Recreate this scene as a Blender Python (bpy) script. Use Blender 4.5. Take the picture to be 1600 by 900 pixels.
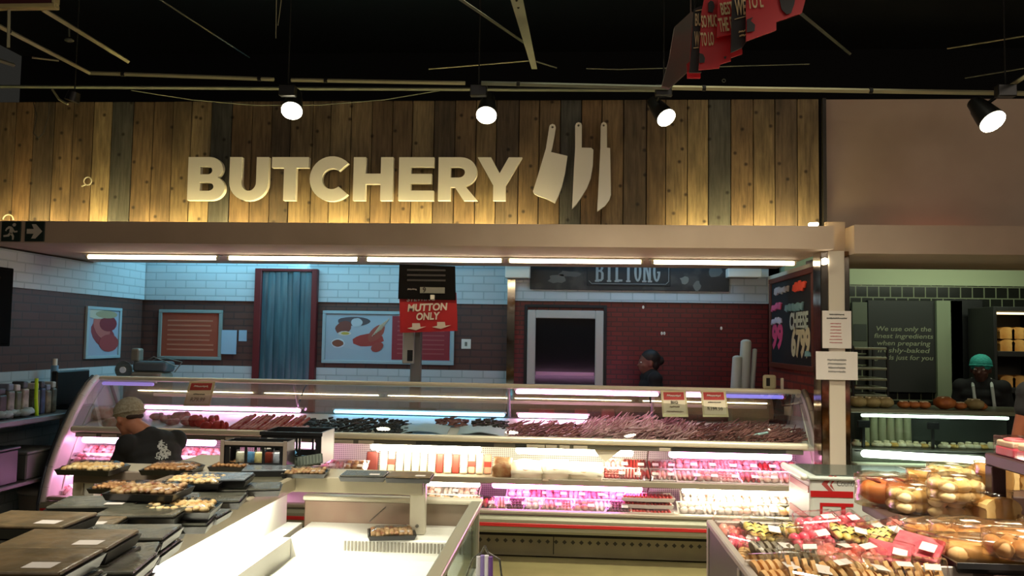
import bpy, bmesh, math, random
from mathutils import Vector, Matrix, geometry
random.seed(7)
for o in list(bpy.data.objects): bpy.data.objects.remove(o)
scene = bpy.context.scene
COL = scene.collection
# ------------------------------------------------------------------ camera
F, VX, VY, ROLL, CAMZ = 1300.0, 890.0, 530.0, 0.016, 1.70
cam_d = bpy.data.cameras.new('camera'); cam = bpy.data.objects.new('camera', cam_d); COL.objects.link(cam)
cam_d.sensor_width = 36.0; cam_d.lens = 36.0 * F / 1600.0; cam_d.clip_start = 0.05; cam_d.clip_end = 100
yaw = math.atan((VX - 800) / F); pitch = math.atan((VY - 450) / F)
RM = Matrix.Rotation(yaw, 3, 'Z') @ Matrix.Rotation(math.pi / 2 + pitch, 3, 'X') @ Matrix.Rotation(ROLL, 3, 'Z')
cam.matrix_world = Matrix.Translation((0, 0, CAMZ)) @ RM.to_4x4()
scene.camera = cam
# ------------------------------------------------------------------ view, world
scene.view_settings.view_transform = 'Standard'
scene.view_settings.look = 'None'
scene.view_settings.exposure = 0.0
scene.view_settings.gamma = 1.0
scene.view_settings.use_curve_mapping = False
scene.cycles.use_denoising = True
scene.cycles.max_bounces = 7
scene.cycles.transparent_max_bounces = 24
scene.cycles.sample_clamp_indirect = 4.0
world = bpy.data.worlds.new('world'); scene.world = world; world.use_nodes = True
world.node_tree.nodes['Background'].inputs[0].default_value = (0.75, 0.72, 0.62, 1)
world.node_tree.nodes['Background'].inputs[1].default_value = 0.025


def area(name, loc, size, power, col, target=None, size_y=None, spread=180):
    l = bpy.data.lights.new(name, 'AREA'); l.energy = power; l.color = col
    l.spread = math.radians(spread); l.shape = 'RECTANGLE'; l.size = size; l.size_y = size_y or size
    o = bpy.data.objects.new(name, l); COL.objects.link(o); o.location = loc
    d = (Vector(target) - Vector(loc)) if target else Vector((0, 0, -1))
    o.rotation_euler = d.to_track_quat('-Z', 'Y').to_euler()
    return o

# shop ceiling lights behind and above the camera, back-room lights, bakery light, added fills
area('store_and_fill_light', (-0.5, -1.0, 4.3), 6.5, 54, (1.0, 0.84, 0.70), (-0.5, 4.2, 1.4), 4.0)
area('store_and_fill_light', (5.0, -0.5, 4.3), 3.0, 62, (1.0, 0.84, 0.68), (4.5, 6.0, 2.6), 2.0)  # fill lamp added to lift the dim plain wall at the right
area('aisle_fill', (0.8, 4.9, 4.6), 2.6, 46, (1.0, 0.95, 0.72), (0.8, 5.6, 0.0), 0.3, 70)  # fill lamp added to brighten the aisle floor and kick panel
area('store_and_fill_light', (-1.6, 2.4, 4.2), 1.6, 36, (1.0, 0.93, 0.76), (-1.6, 3.3, 0.9), 0.6, 75)
area('store_and_fill_light', (2.3, 2.6, 4.2), 1.4, 62, (1.0, 0.90, 0.70), (1.9, 3.9, 0.9), 0.6, 75)
area('back_and_fill_light', (-2.7, 8.1, 2.95), 3.9, 40, (0.30, 0.76, 1.0), (-2.4, 8.8, 1.0), 0.3)
area('back_and_fill_light', (0.9, 8.2, 2.95), 1.2, 9, (0.40, 0.72, 1.0), (0.9, 9.0, 1.5), 0.3)
area('back_and_fill_light', (-2.6, 8.6, 2.56), 1.4, 22, (0.30, 0.78, 1.0), (-4.8, 7.0, 2.05), 0.12)  # added blue fill that tints the left side wall
area('bakery_light', (3.6, 7.6, 2.6), 1.6, 14, (0.88, 1.0, 0.74), (3.6, 8.2, 1.6), 0.3)


# ------------------------------------------------------------------ pixel -> point
def P(px, py, X=None, Y=None, Z=None):
    d = RM @ Vector(((px - 800) / F, -(py - 450) / F, -1.0))
    if Y is not None: t = Y / d.y
    elif X is not None: t = X / d.x
    else: t = (Z - CAMZ) / d.z
    return Vector((0, 0, CAMZ)) + d * t

# ------------------------------------------------------------------ materials
def lin(c):
    r = []
    for v in c[:3]:
        v /= 255.0
        r.append(v / 12.92 if v <= 0.04045 else ((v + 0.055) / 1.055) ** 2.4)
    return (*r, 1.0)
MATS = {}
def mat(name, col, rough=0.5, metal=0.0, col2=None, scale=8.0, bump=0.0, detail=3.0, spec=0.5, emit=0.0, ecol=None, stretch=None, coat=0.0, sharp=None):
    if name in MATS: return MATS[name]
    m = bpy.data.materials.new(name); m.use_nodes = True; MATS[name] = m
    nt = m.node_tree; b = nt.nodes['Principled BSDF']
    b.inputs['Base Color'].default_value = lin(col); b.inputs['Roughness'].default_value = rough
    b.inputs['Metallic'].default_value = metal; b.inputs['Specular IOR Level'].default_value = spec
    b.inputs['Coat Weight'].default_value = coat
    if emit:
        b.inputs['Emission Color'].default_value = lin(ecol or col); b.inputs['Emission Strength'].default_value = emit
    if col2 or bump:
        tc = nt.nodes.new('ShaderNodeTexCoord'); mp = nt.nodes.new('ShaderNodeMapping')
        if stretch: mp.inputs['Scale'].default_value = stretch
        nz = nt.nodes.new('ShaderNodeTexNoise'); nz.inputs['Scale'].default_value = scale; nz.inputs['Detail'].default_value = detail
        nt.links.new(tc.outputs['Object'], mp.inputs[0]); nt.links.new(mp.outputs[0], nz.inputs['Vector'])
        if col2:
            r = nt.nodes.new('ShaderNodeValToRGB')
            a, z = sharp or (0.35, 0.65)
            r.color_ramp.elements[0].position = a; r.color_ramp.elements[1].position = z
            r.color_ramp.elements[0].color = lin(col); r.color_ramp.elements[1].color = lin(col2)
            nt.links.new(nz.outputs['Fac'], r.inputs[0]); nt.links.new(r.outputs[0], b.inputs['Base Color'])
        if bump:
            bp = nt.nodes.new('ShaderNodeBump'); bp.inputs['Strength'].default_value = bump; bp.inputs['Distance'].default_value = 0.01
            nt.links.new(nz.outputs['Fac'], bp.inputs['Height']); nt.links.new(bp.outputs[0], b.inputs['Normal'])
    return m

def film(name, tint=(255, 255, 255), gloss=0.16, rough=0.08):
    if name in MATS: return MATS[name]
    m = bpy.data.materials.new(name); m.use_nodes = True; MATS[name] = m
    nt = m.node_tree; nt.nodes.clear()
    o = nt.nodes.new('ShaderNodeOutputMaterial'); mx = nt.nodes.new('ShaderNodeMixShader')
    t = nt.nodes.new('ShaderNodeBsdfTransparent'); g = nt.nodes.new('ShaderNodeBsdfGlossy')
    t.inputs[0].default_value = lin(tint); g.inputs['Roughness'].default_value = rough
    lw = nt.nodes.new('ShaderNodeLayerWeight'); lw.inputs[0].default_value = 0.35
    mt = nt.nodes.new('ShaderNodeMath'); mt.operation = 'MULTIPLY_ADD'; mt.inputs[1].default_value = 0.45; mt.inputs[2].default_value = gloss * 0.5
    nt.links.new(lw.outputs['Fresnel'], mt.inputs[0]); nt.links.new(mt.outputs[0], mx.inputs[0])
    nt.links.new(t.outputs[0], mx.inputs[1]); nt.links.new(g.outputs[0], mx.inputs[2]); nt.links.new(mx.outputs[0], o.inputs[0])
    return m

def brick(name, c1, c2, mortar, w=0.22, h=0.075, m_=0.012, rough=0.6, bump=0.3, axis='x'):
    if name in MATS: return MATS[name]
    m = bpy.data.materials.new(name); m.use_nodes = True; MATS[name] = m
    nt = m.node_tree; b = nt.nodes['Principled BSDF']; b.inputs['Roughness'].default_value = rough
    tc = nt.nodes.new('ShaderNodeTexCoord'); s = nt.nodes.new('ShaderNodeSeparateXYZ'); c = nt.nodes.new('ShaderNodeCombineXYZ')
    ad = nt.nodes.new('ShaderNodeMath'); ad.operation = 'ADD'
    nt.links.new(tc.outputs['Object'], s.inputs[0]); nt.links.new(s.outputs[0], ad.inputs[0]); nt.links.new(s.outputs[1], ad.inputs[1])
    nt.links.new(ad.outputs[0], c.inputs[0]); nt.links.new(s.outputs[2], c.inputs[1])
    br = nt.nodes.new('ShaderNodeTexBrick'); nt.links.new(c.outputs[0], br.inputs['Vector'])
    br.inputs['Color1'].default_value = lin(c1); br.inputs['Color2'].default_value = lin(c2); br.inputs['Mortar'].default_value = lin(mortar)
    br.inputs['Scale'].default_value = 1.0; br.inputs['Mortar Size'].default_value = m_
    br.inputs['Brick Width'].default_value = w; br.inputs['Row Height'].default_value = h
    nt.links.new(br.outputs['Color'], b.inputs['Base Color'])
    bp = nt.nodes.new('ShaderNodeBump'); bp.inputs['Strength'].default_value = bump; bp.inputs['Distance'].default_value = 0.01; bp.invert = True
    nt.links.new(br.outputs['Fac'], bp.inputs['Height']); nt.links.new(bp.outputs[0], b.inputs['Normal'])
    return m

# ------------------------------------------------------------------ mesh builder
class MB:
    def __init__(s): s.v = []; s.f = []; s.sm = []; s.cols = []
    def add(s, vs, fs, smooth=False):
        n = len(s.v); s.v += [Vector(v) for v in vs]
        s.f += [tuple(i + n for i in f) for f in fs]; s.sm += [smooth] * len(fs)
        return s
    def box(s, x0, x1, y0, y1, z0, z1):
        return s.add([(x0,y0,z0),(x1,y0,z0),(x1,y1,z0),(x0,y1,z0),(x0,y0,z1),(x1,y0,z1),(x1,y1,z1),(x0,y1,z1)],
                     [(0,3,2,1),(4,5,6,7),(0,1,5,4),(1,2,6,5),(2,3,7,6),(3,0,4,7)])
    def rbox(s, x0, x1, y0, y1, z0, z1, r=0.01, n=1):
        """box with bevelled edges"""
        bm = bmesh.new(); bmesh.ops.create_cube(bm, size=1)
        for v in bm.verts: v.co = Vector(((x0+x1)/2 + v.co.x*(x1-x0), (y0+y1)/2 + v.co.y*(y1-y0), (z0+z1)/2 + v.co.z*(z1-z0)))
        r = min(r, 0.45*abs(x1-x0), 0.45*abs(y1-y0), 0.45*abs(z1-z0))
        bmesh.ops.bevel(bm, geom=list(bm.edges), offset=r, segments=n, affect='EDGES', profile=0.5)
        s.frombm(bm); return s
    def frombm(s, bm, smooth=False):
        bm.verts.index_update()
        s.add([v.co.copy() for v in bm.verts], [tuple(v.index for v in f.verts) for f in bm.faces], smooth); bm.free()
    def cyl(s, a, b, r, r2=None, n=12, cap=True, smooth=True):
        a = Vector(a); b = Vector(b); r2 = r if r2 is None else r2
        q = (b - a).to_track_quat('Z', 'Y'); vs = []
        for p, rr in ((a, r), (b, r2)):
            for i in range(n):
                t = 2*math.pi*i/n; vs.append(p + q @ Vector((rr*math.cos(t), rr*math.sin(t), 0)))
        s.add(vs, [(i, (i+1) % n, n+(i+1) % n, n+i) for i in range(n)], smooth)
        if cap: s.add([v.copy() for v in vs], [tuple(range(n))[::-1], tuple(range(n, 2*n))])
        return s
    def tube(s, pts, r, n=8):
        for a, b in zip(pts, pts[1:]): s.cyl(a, b, r, n=n)
        return s
    def ell(s, c, r, seg=12, rings=8, M=None, jit=0.0):
        c = Vector(c); vs = [c + (M @ Vector((0, 0, r[2])) if M else Vector((0, 0, r[2])))]
        for i in range(1, rings):
            th = math.pi*i/rings
            for j in range(seg):
                ph = 2*math.pi*j/seg; k = 1 + random.uniform(-jit, jit)
                p = Vector((k*r[0]*math.sin(th)*math.cos(ph), k*r[1]*math.sin(th)*math.sin(ph), k*r[2]*math.cos(th)))
                vs.append(c + (M @ p if M else p))
        vs.append(c + (M @ Vector((0, 0, -r[2])) if M else Vector((0, 0, -r[2]))))
        fs = [(0, 1+j, 1+(j+1) % seg) for j in range(seg)]
        for i in range(rings-2):
            for j in range(seg):
                a = 1+i*seg+j; b = 1+i*seg+(j+1) % seg; fs.append((a, a+seg, b+seg, b))
        l = 1+(rings-2)*seg; e = len(vs)-1
        fs += [(e, l+(j+1) % seg, l+j) for j in range(seg)]
        return s.add(vs, fs, True)
    def cap(s, a, b, r1, r2=None, n=12):
        r2 = r1 if r2 is None else r2
        s.cyl(a, b, r1, r2, n=n); s.ell(a, (r1,)*3, n, 6); s.ell(b, (r2,)*3, n, 6); return s
    def prism(s, pts, holes, fr, depth):
        """pts: 2d outline; fr(u,v,w)->point, w along depth"""
        loops = [[Vector((p[0], p[1], 0)) for p in pts]] + [[Vector((p[0], p[1], 0)) for p in h] for h in holes]
        tris = geometry.tessellate_polygon(loops); flat = [p for l in loops for p in l]; n = len(flat)
        vs = [fr(p.x, p.y, 0) for p in flat] + [fr(p.x, p.y, depth) for p in flat]
        fs = []
        for t in tris:
            a, b, c = t
            area2 = (flat[b]-flat[a]).cross(flat[c]-flat[a]).z
            if area2 < 0: a, c = c, a
            fs.append((c, b, a)); fs.append((a+n, b+n, c+n))
        o = 0
        for l in loops:
            k = len(l)
            for i in range(k): fs.append((o+i, o+(i+1) % k, o+(i+1) % k+n, o+i+n))
            o += k
        return s.add(vs, fs)
    def merge(s, other, M=None):
        return s.add([M @ v if M else v for v in other.v], other.f, other.sm[0] if other.sm else False)
    def xf(s, M):
        s.v = [M @ v for v in s.v]; return s

def root_offset(p):
    o = Vector((0, 0, 0))
    while p is not None: o += p.location; p = p.parent
    return o

def obj(name, mb, m, parent=None, origin=None, fix=False):
    off = root_offset(parent) if parent is not None else Vector(origin or (0, 0, 0))
    me = bpy.data.meshes.new(name); me.from_pydata([v - off for v in mb.v], [], mb.f)
    for p, sm in zip(me.polygons, mb.sm): p.use_smooth = sm
    me.materials.append(m); me.update()
    if fix:
        bm = bmesh.new(); bm.from_mesh(me); bmesh.ops.recalc_face_normals(bm, faces=bm.faces); bm.to_mesh(me); bm.free()
    o = bpy.data.objects.new(name, me); COL.objects.link(o)
    if parent is not None: o.parent = parent
    else: o.location = off
    return o

def tag(o, label=None, cat=None, group=None, kind=None):
    if label: o['label'] = label
    if cat: o['category'] = cat
    if group: o['group'] = group
    if kind: o['kind'] = kind
    return o

def thing(name, label, cat, loc=(0, 0, 0), group=None, rz=0):
    o = bpy.data.objects.new(name, None); COL.objects.link(o); o.location = loc; o.rotation_euler.z = rz
    o.empty_display_size = 0.1
    return tag(o, label, cat, group)

def struct(name, mb, m, parent=None):
    o = obj(name, mb, m, parent)
    if parent is None: o['kind'] = 'structure'
    return o

def one(name, mb, m, label, cat, group=None, origin=None):
    if origin is None:
        c = sum(mb.v, Vector()) / len(mb.v); origin = (c.x, c.y, min(v.z for v in mb.v))
    return tag(obj(name, mb, m, None, origin), label, cat, group)

def kids(o): return [c for c in bpy.data.objects if c.parent is o]
KID = {}
def copy_tree(o, parent=None):
    if o not in KID: KID[o] = kids(o)
    c = o.copy(); COL.objects.link(c)
    if parent is not None: c.parent = parent
    for ch in KID[o]: copy_tree(ch, c)
    return c

def text_mb(s, w=None, h=None, depth=0.004, bold=0.0, shear=0.0, align='CENTER', space=1.0):
    """letters in the XZ plane facing -Y, centred, scaled into w x h"""
    cu = bpy.data.curves.new('lettering', 'FONT'); cu.body = s; cu.offset = bold; cu.shear = shear; cu.space_line = space
    cu.align_x = align; cu.extrude = 0.0; cu.resolution_u = 3
    o = bpy.data.objects.new('tmp', cu); COL.objects.link(o)
    dg = bpy.context.evaluated_depsgraph_get(); me = bpy.data.meshes.new_from_object(o.evaluated_get(dg))
    bpy.data.objects.remove(o); bpy.data.curves.remove(cu)
    xs = [v.co.x for v in me.vertices]; ys = [v.co.y for v in me.vertices]
    x0, x1, y0, y1 = min(xs), max(xs), min(ys), max(ys)
    sx = w/(x1-x0) if w else None; sy = h/(y1-y0) if h else sx
    sx = sx or sy
    mb = MB(); n = len(me.vertices)
    vs = [Vector(((v.co.x-(x0+x1)/2)*sx, 0, (v.co.y-(y0+y1)/2)*sy)) for v in me.vertices]
    fs = [tuple(p.vertices) for p in me.polygons]
    cnt = {}
    for f in fs:
        for a, b in zip(f, f[1:]+f[:1]): cnt[(a, b)] = 1
    side = [(a, b, b+n, a+n) for (a, b) in cnt if (b, a) not in cnt]
    mb.add([v + Vector((0, -depth, 0)) for v in vs] + vs, fs + [(a+0, a+n, b+n, b) for (a, b, _, _) in side])
    bpy.data.meshes.remove(me)
    return mb

def at(mb, loc, rz=0, rx=0, s=1.0, ry=0):
    return mb.xf(Matrix.Translation(loc) @ Matrix.Rotation(rz, 4, 'Z') @ Matrix.Rotation(rx, 4, 'X') @ Matrix.Rotation(ry, 4, 'Y') @ Matrix.Scale(s, 4))

def voxel(name, mb, m, parent, size=0.012, smooth=4):
    """one continuous surface grown from overlapping volumes"""
    o = obj(name, mb, m, parent)
    md = o.modifiers.new('r', 'REMESH'); md.mode = 'VOXEL'; md.voxel_size = size; md.use_smooth_shade = True
    ms = o.modifiers.new('s', 'SMOOTH'); ms.factor = 0.5; ms.iterations = smooth
    dg = bpy.context.evaluated_depsgraph_get(); me = bpy.data.meshes.new_from_object(o.evaluated_get(dg))
    o.modifiers.clear(); o.data = me
    if not me.materials: me.materials.append(m)
    for p in me.polygons: p.use_smooth = True
    return o

def scribble(w, h, rows=1, r=None, seed=1):
    """illegible handwriting: wavy pen lines in the XZ plane, centred"""
    rg = random.Random(seed); mb = MB(); rh = h/rows; r = r or rh*.09
    for k in range(rows):
        zc = h/2-rh*(k+.5); n = max(8, int(w/rh*5)); ww = w*rg.uniform(.82, 1)
        pts = [Vector((-ww/2+ww*i/n, 0, zc+(rh*.30 if i % 2 else -rh*.30)*rg.uniform(.35, 1))) for i in range(n+1)]
        mb.tube(pts, r, 4)
    return mb

ORD = ['first', 'second', 'third', 'fourth', 'fifth', 'sixth', 'seventh', 'eighth', 'ninth', 'tenth', 'eleventh', 'twelfth', 'thirteenth', 'fourteenth', 'fifteenth', 'sixteenth', 'seventeenth', 'eighteenth', 'nineteenth', 'twentieth', 'twenty-first', 'twenty-second']

# ------------------------------------------------------------------ shared materials
M_paint = mat('cream_paint', (186, 164, 144), 0.7, col2=(176, 154, 134), scale=2.0)
M_dark = mat('black_void', (16, 15, 14), 0.9)
M_blackpl = mat('black_plastic', (20, 20, 21), 0.35)
M_white = mat('white_enamel', (226, 222, 212), 0.35)
M_cream = mat('cream_metal', (214, 208, 186), 0.35)
M_steel = mat('brushed_steel', (150, 148, 138), 0.32, metal=0.85, col2=(120, 118, 108), scale=6, stretch=(1, 1, 30))
M_grey = mat('grey_metal', (128, 124, 112), 0.45, metal=0.3)
M_taupe = mat('taupe_metal', (150, 140, 122), 0.45, metal=0.1)
M_red = mat('red_plastic', (176, 28, 30), 0.4)
M_letter = mat('cream_letter', (242, 236, 222), 0.55)
M_paper = mat('paper_white', (205, 196, 188), 0.8)
M_ink = mat('dark_ink', (40, 36, 34), 0.8)
M_film = film('clear_film')
M_glass = film('clear_glass', (238, 246, 244), 0.12, 0.02)
M_tubeW = mat('tube_white', (255, 250, 235), 0.4, emit=14.0, ecol=(255, 248, 222))
M_tubeK = mat('tube_counter', (255, 250, 235), 0.4, emit=13.0, ecol=(255, 236, 196))
M_tubeP = mat('tube_pink', (255, 210, 245), 0.4, emit=20, ecol=(255, 176, 232))
M_glowB = mat('glow_blue', (190, 225, 255), 0.4, emit=6, ecol=(130, 205, 255))
# ================================================================== STRUCTURE
def boxm(*a): return MB().box(*a)
M_floor = mat('vinyl_floor', (150, 140, 96), 0.22, col2=(138, 128, 88), scale=3.0)
struct('floor', boxm(-7, 7.5, -3, 11, -0.05, 0), M_floor)
M_void = mat('ceiling_void', (70, 68, 60), .9)
struct('ceiling', boxm(-7, 7.5, -3, 11, 5.2, 5.25), M_void)
BK = 9.0
M_dbrick = brick('brown_brick', (88, 55, 46), (80, 49, 42), (64, 44, 40), 0.23, 0.075, 0.008, 0.55)
M_wbrick = brick('white_brick', (186, 194, 198), (180, 188, 192), (158, 168, 172), 0.23, 0.085, 0.007, 0.55, 0.5)
M_rbrick = brick('red_brick', (112, 32, 32), (96, 27, 28), (70, 28, 28), 0.12, 0.05, 0.007, 0.4)
M_obrick = brick('orange_brick', (150, 60, 44), (128, 48, 36), (92, 50, 44), 0.23, 0.075, 0.01, 0.6)
M_tile = brick('dark_tile', (34, 36, 30), (28, 30, 26), (120, 126, 100), 0.115, 0.115, 0.006, 0.25, 0.2)
M_green = mat('pale_green_paint', (176, 186, 150), 0.7)
z_w1 = P(350, 470, Y=BK).z; z_w0 = P(700, 578, Y=BK).z
xr = P(798, 500, Y=BK).x
# butchery back wall, left part: white band, brown brick, white band
struct('wall_back', boxm(-4.8, xr, BK, BK+.15, z_w0, z_w1), M_dbrick)
struct('wall_back_top', boxm(-4.8, xr, BK-.02, BK+.15, z_w1, 3.1), M_wbrick)
struct('wall_back_bottom', boxm(-4.8, xr, BK-.03, BK+.15, 0, z_w0), M_wbrick)
# biltong wall, right part, standing a little forward
BR = 8.8
z_r1 = P(980, 472, Y=BR).z
xR = 2.06
struct('wall_right_back', boxm(xr, xR, BR, BR+.35, 0, z_r1), M_rbrick)
struct('wall_right_back_top', boxm(xr, xR, BR-.03, BR+.35, z_r1, 3.1), M_wbrick)
M_mirror = mat('polished_steel', (190, 180, 165), 0.12, metal=1.0, col2=(120, 90, 60), scale=5, sharp=(.45, .6))
struct('trim_1', boxm(xr-.02, xr+.06, BR-.06, BR-.031, 0.9, 2.45), M_mirror)
# left wall
struct('wall_left', boxm(-4.9, -4.75, 5.4, BK-.03, z_w0, z_w1), M_dbrick)
struct('wall_left_top', MB().box(-4.9, -4.73, 5.4, 7.95, z_w1, 2.39).box(-4.9, -4.73, 7.95, BK-.03, z_w1, 3.09), M_wbrick)
struct('wall_left_bottom', boxm(-4.9, -4.72, 5.4, BK-.03, 0, z_w0), M_wbrick)
# side wall carrying the chalkboard
struct('wall_right', boxm(xR, xR+.12, 6.78, BR-.04, 0, P(1278, 456, Y=6.78).z), M_obrick)
struct('wall_right_top', boxm(xR-.01, xR+.13, 6.77, BR-.04, P(1278, 456, Y=6.78).z, 2.39), mat('off_white_paint', (206, 196, 176), 0.6))
struct('wall_far', boxm(-7, 7.5, 9.95, 10.1, 0, 5.2), M_dark)
struct('ceiling_back_room', boxm(-4.9, 6.5, 7.92, 9.9, 3.1, 3.15), mat('back_ceiling', (150, 150, 150), .8))
# bulkhead over the counter
zb = P(800, 385, Y=6.3).z; zt = P(800, 350, Y=6.3).z
xb = P(1303, 375, Y=6.3).x
m = MB(); m.box(-4.9, xb, 6.3, 6.36, zb, zt); m.box(-4.9, xb, 6.36, P(800, 416, Z=zb).y, zb, zb+.06)
struct('trim_2', m, M_paint)
xk = P(1335, 375, Y=6.3).x
zkb = P(1450, 397, Y=6.3).z
struct('trim_3', boxm(xb+.002, xk-.002, 6.50, 6.58, zb-.03, zt+.06), M_paint)
m = MB(); m.box(xk, xk+.05, 6.3605, 6.62, zkb+.0605, P(1450, 352, Y=6.3).z); m.box(xk, 6.8, 6.3, 6.36, zkb, P(1450, 352, Y=6.3).z); m.box(xk, 6.8, 6.36, P(1450, 421, Z=zkb).y, zkb, zkb+.06)
struct('trim_4', m, M_paint)
# plain upper wall on the right and backing of the cladding
YW = 6.6
xw = P(1286, 250, Y=YW-.03).x
zwt = P(800, 158, Y=YW).z
struct('wall_upper_right', boxm(xw+.02, 6.8, YW, YW+.12, zt+.03, P(1440, 155, Y=YW).z), M_paint)
struct('wall_upper', boxm(-5.6, xw+.02, YW, YW+.12, zb+.062, zwt), M_dark)
# timber cladding: one board after another, each with its own tone
def wood_mat():
    m = bpy.data.materials.new('reclaimed_timber'); m.use_nodes = True; nt = m.node_tree; b = nt.nodes['Principled BSDF']
    b.inputs['Roughness'].default_value = 0.7
    L = nt.links.new
    at_ = nt.nodes.new('ShaderNodeAttribute'); at_.attribute_name = 'tone'
    tc = nt.nodes.new('ShaderNodeTexCoord')
    mp = nt.nodes.new('ShaderNodeMapping'); mp.inputs['Scale'].default_value = (9, 1, 0.8)
    n1 = nt.nodes.new('ShaderNodeTexNoise'); n1.inputs['Scale'].default_value = 5; n1.inputs['Detail'].default_value = 6; n1.inputs['Roughness'].default_value = .65
    L(tc.outputs['Object'], mp.inputs[0]); L(mp.outputs[0], n1.inputs['Vector'])
    r1 = nt.nodes.new('ShaderNodeValToRGB'); r1.color_ramp.elements[0].position = .3; r1.color_ramp.elements[1].position = .75
    r1.color_ramp.elements[0].color = (.42, .40, .38, 1); r1.color_ramp.elements[1].color = (1.15, 1.12, 1.05, 1)
    L(n1.outputs['Fac'], r1.inputs[0])
    mul = nt.nodes.new('ShaderNodeMix'); mul.data_type = 'RGBA'; mul.blend_type = 'MULTIPLY'; mul.inputs[0].default_value = 1
    L(at_.outputs['Color'], mul.inputs[6]); L(r1.outputs[0], mul.inputs[7])
    # blotches
    mp2 = nt.nodes.new('ShaderNodeMapping'); mp2.inputs['Scale'].default_value = (2.2, 1, 0.9)
    n2 = nt.nodes.new('ShaderNodeTexNoise'); n2.inputs['Scale'].default_value = 2.3; n2.inputs['Detail'].default_value = 3
    L(tc.outputs['Object'], mp2.inputs[0]); L(mp2.outputs[0], n2.inputs['Vector'])
    r2 = nt.nodes.new('ShaderNodeValToRGB'); r2.color_ramp.elements[0].position = .35; r2.color_ramp.elements[1].position = .6
    r2.color_ramp.elements[0].color = (.6, .6, .6, 1); r2.color_ramp.elements[1].color = (1, 1, 1, 1)
    L(n2.outputs['Fac'], r2.inputs[0])
    mu2 = nt.nodes.new('ShaderNodeMix'); mu2.data_type = 'RGBA'; mu2.blend_type = 'MULTIPLY'; mu2.inputs[0].default_value = 1
    L(mul.outputs[2], mu2.inputs[6]); L(r2.outputs[0], mu2.inputs[7])
    # knots
    mp3 = nt.nodes.new('ShaderNodeMapping'); mp3.inputs['Rotation'].default_value = (math.pi/2, 0, 0)
    vo = nt.nodes.new('ShaderNodeTexVoronoi'); vo.voronoi_dimensions = '2D'; vo.inputs['Scale'].default_value = 4.6; vo.inputs['Randomness'].default_value = 1
    L(tc.outputs['Object'], mp3.inputs[0]); L(mp3.outputs[0], vo.inputs['Vector'])
    r3 = nt.nodes.new('ShaderNodeValToRGB'); r3.color_ramp.elements[0].position = .03; r3.color_ramp.elements[1].position = .09
    r3.color_ramp.elements[0].color = (.10, .07, .05, 1); r3.color_ramp.elements[1].color = (1, 1, 1, 1)
    L(vo.outputs['Distance'], r3.inputs[0])
    mu3 = nt.nodes.new('ShaderNodeMix'); mu3.data_type = 'RGBA'; mu3.blend_type = 'MULTIPLY'; mu3.inputs[0].default_value = .9
    L(mu2.outputs[2], mu3.inputs[6]); L(r3.outputs[0], mu3.inputs[7])
    L(mu3.outputs[2], b.inputs['Base Color'])
    bp = nt.nodes.new('ShaderNodeBump'); bp.inputs['Strength'].default_value = .35; bp.inputs['Distance'].default_value = .01
    L(n1.outputs['Fac'], bp.inputs['Height']); L(bp.outputs[0], b.inputs['Normal'])
    return m
M_wood = wood_mat()
lines = [-90,-58,-24,-10,22,50,82,112,143,172,205,237,268,297,328,360,392,423,452,487,515,547,580,612,643,677,710,743,775,810,842,875,908,940,974,1010,1040,1074,1107,1142,1177,1211,1246,1280]
tones = 'bgbbokbblgbbtlgbbkttltbblkbtkbbgobkbtlgbtktb'
TC = {'b': (136, 114, 84), 'o': (142, 114, 80), 'k': (112, 96, 76), 't': (152, 132, 98), 'l': (170, 150, 112), 'g': (92, 92, 86)}
m = MB(); tc_ = []
for i, (a, b) in enumerate(zip(lines, lines[1:])):
    x0 = P(a, 250, Y=YW-.03).x + .003; x1 = P(b, 250, Y=YW-.03).x - .003
    n0 = len(m.f); m.rbox(x0, x1, YW-.03+random.uniform(-.004, .004), YW-.001, zb+.064, zwt - .002, .003)
    c = lin(TC[tones[i % len(tones)]]); k = random.uniform(.88, 1.1)
    tc_ += [(c[0]*k, c[1]*k, c[2]*k, 1)] * (len(m.f)-n0)
o = struct('wall_upper_cladding', m, M_wood)
ca = o.data.color_attributes.new('tone', 'FLOAT_COLOR', 'CORNER'); li = 0
for p in o.data.polygons:
    for _ in p.loop_indices: ca.data[li].color = tc_[p.index]; li += 1
struct('trim_5', boxm(xw-.008, xw+.018, YW-.06, YW-.001, zb+.064, zwt-.002), mat('dark_trim', (40, 36, 30), .6))

# cove light strips lying on the bulkhead behind its upstand
M_cove = mat('cove_emitter', (255, 230, 150), .5, emit=62.0, ecol=(255, 236, 166))
M_coveP = mat('cove_emitter_pink', (255, 190, 170), .5, emit=3.0, ecol=(255, 150, 120))
def cove(px0, px1, label, m_, Y=6.42):
    x0 = P(px0, 350, Y=Y).x; x1 = P(px1, 350, Y=Y).x
    z = zb + .062
    t = thing('cove_light_strip', label, 'light', ((x0+x1)/2, Y, z))
    obj('base', MB().rbox(x0, x1, Y-.02, Y+.02, z, z+.025, .004), M_white, t)
    obj('diffuser', MB().rbox(x0+.01, x1-.01, Y-.014, Y+.014, z+.025, z+.045, .006), m_, t)
cove(-40, 470, 'warm cove light strip hidden behind the ledge, left of the sign letters', M_cove)
cove(480, 850, 'warm cove light strip hidden behind the ledge, below the sign letters', M_cove)
cove(1062, 1276, 'warm cove light strip behind the ledge at the right end of the timber wall', M_cove)
t = thing('led_lamp', 'small glowing lamp end poking above the ledge at the timber corner', 'light', P(1271, 352, Y=6.42))
q = P(1271, 351, Y=6.40)
obj('bulb', MB().cap(q-Vector((.025, 0, 0)), q+Vector((.025, 0, .004)), .014), M_tubeW, t)
x0 = P(1395, 350, Y=6.47).x; x1 = P(1530, 350, Y=6.47).x; zz = zkb+.062
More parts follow.
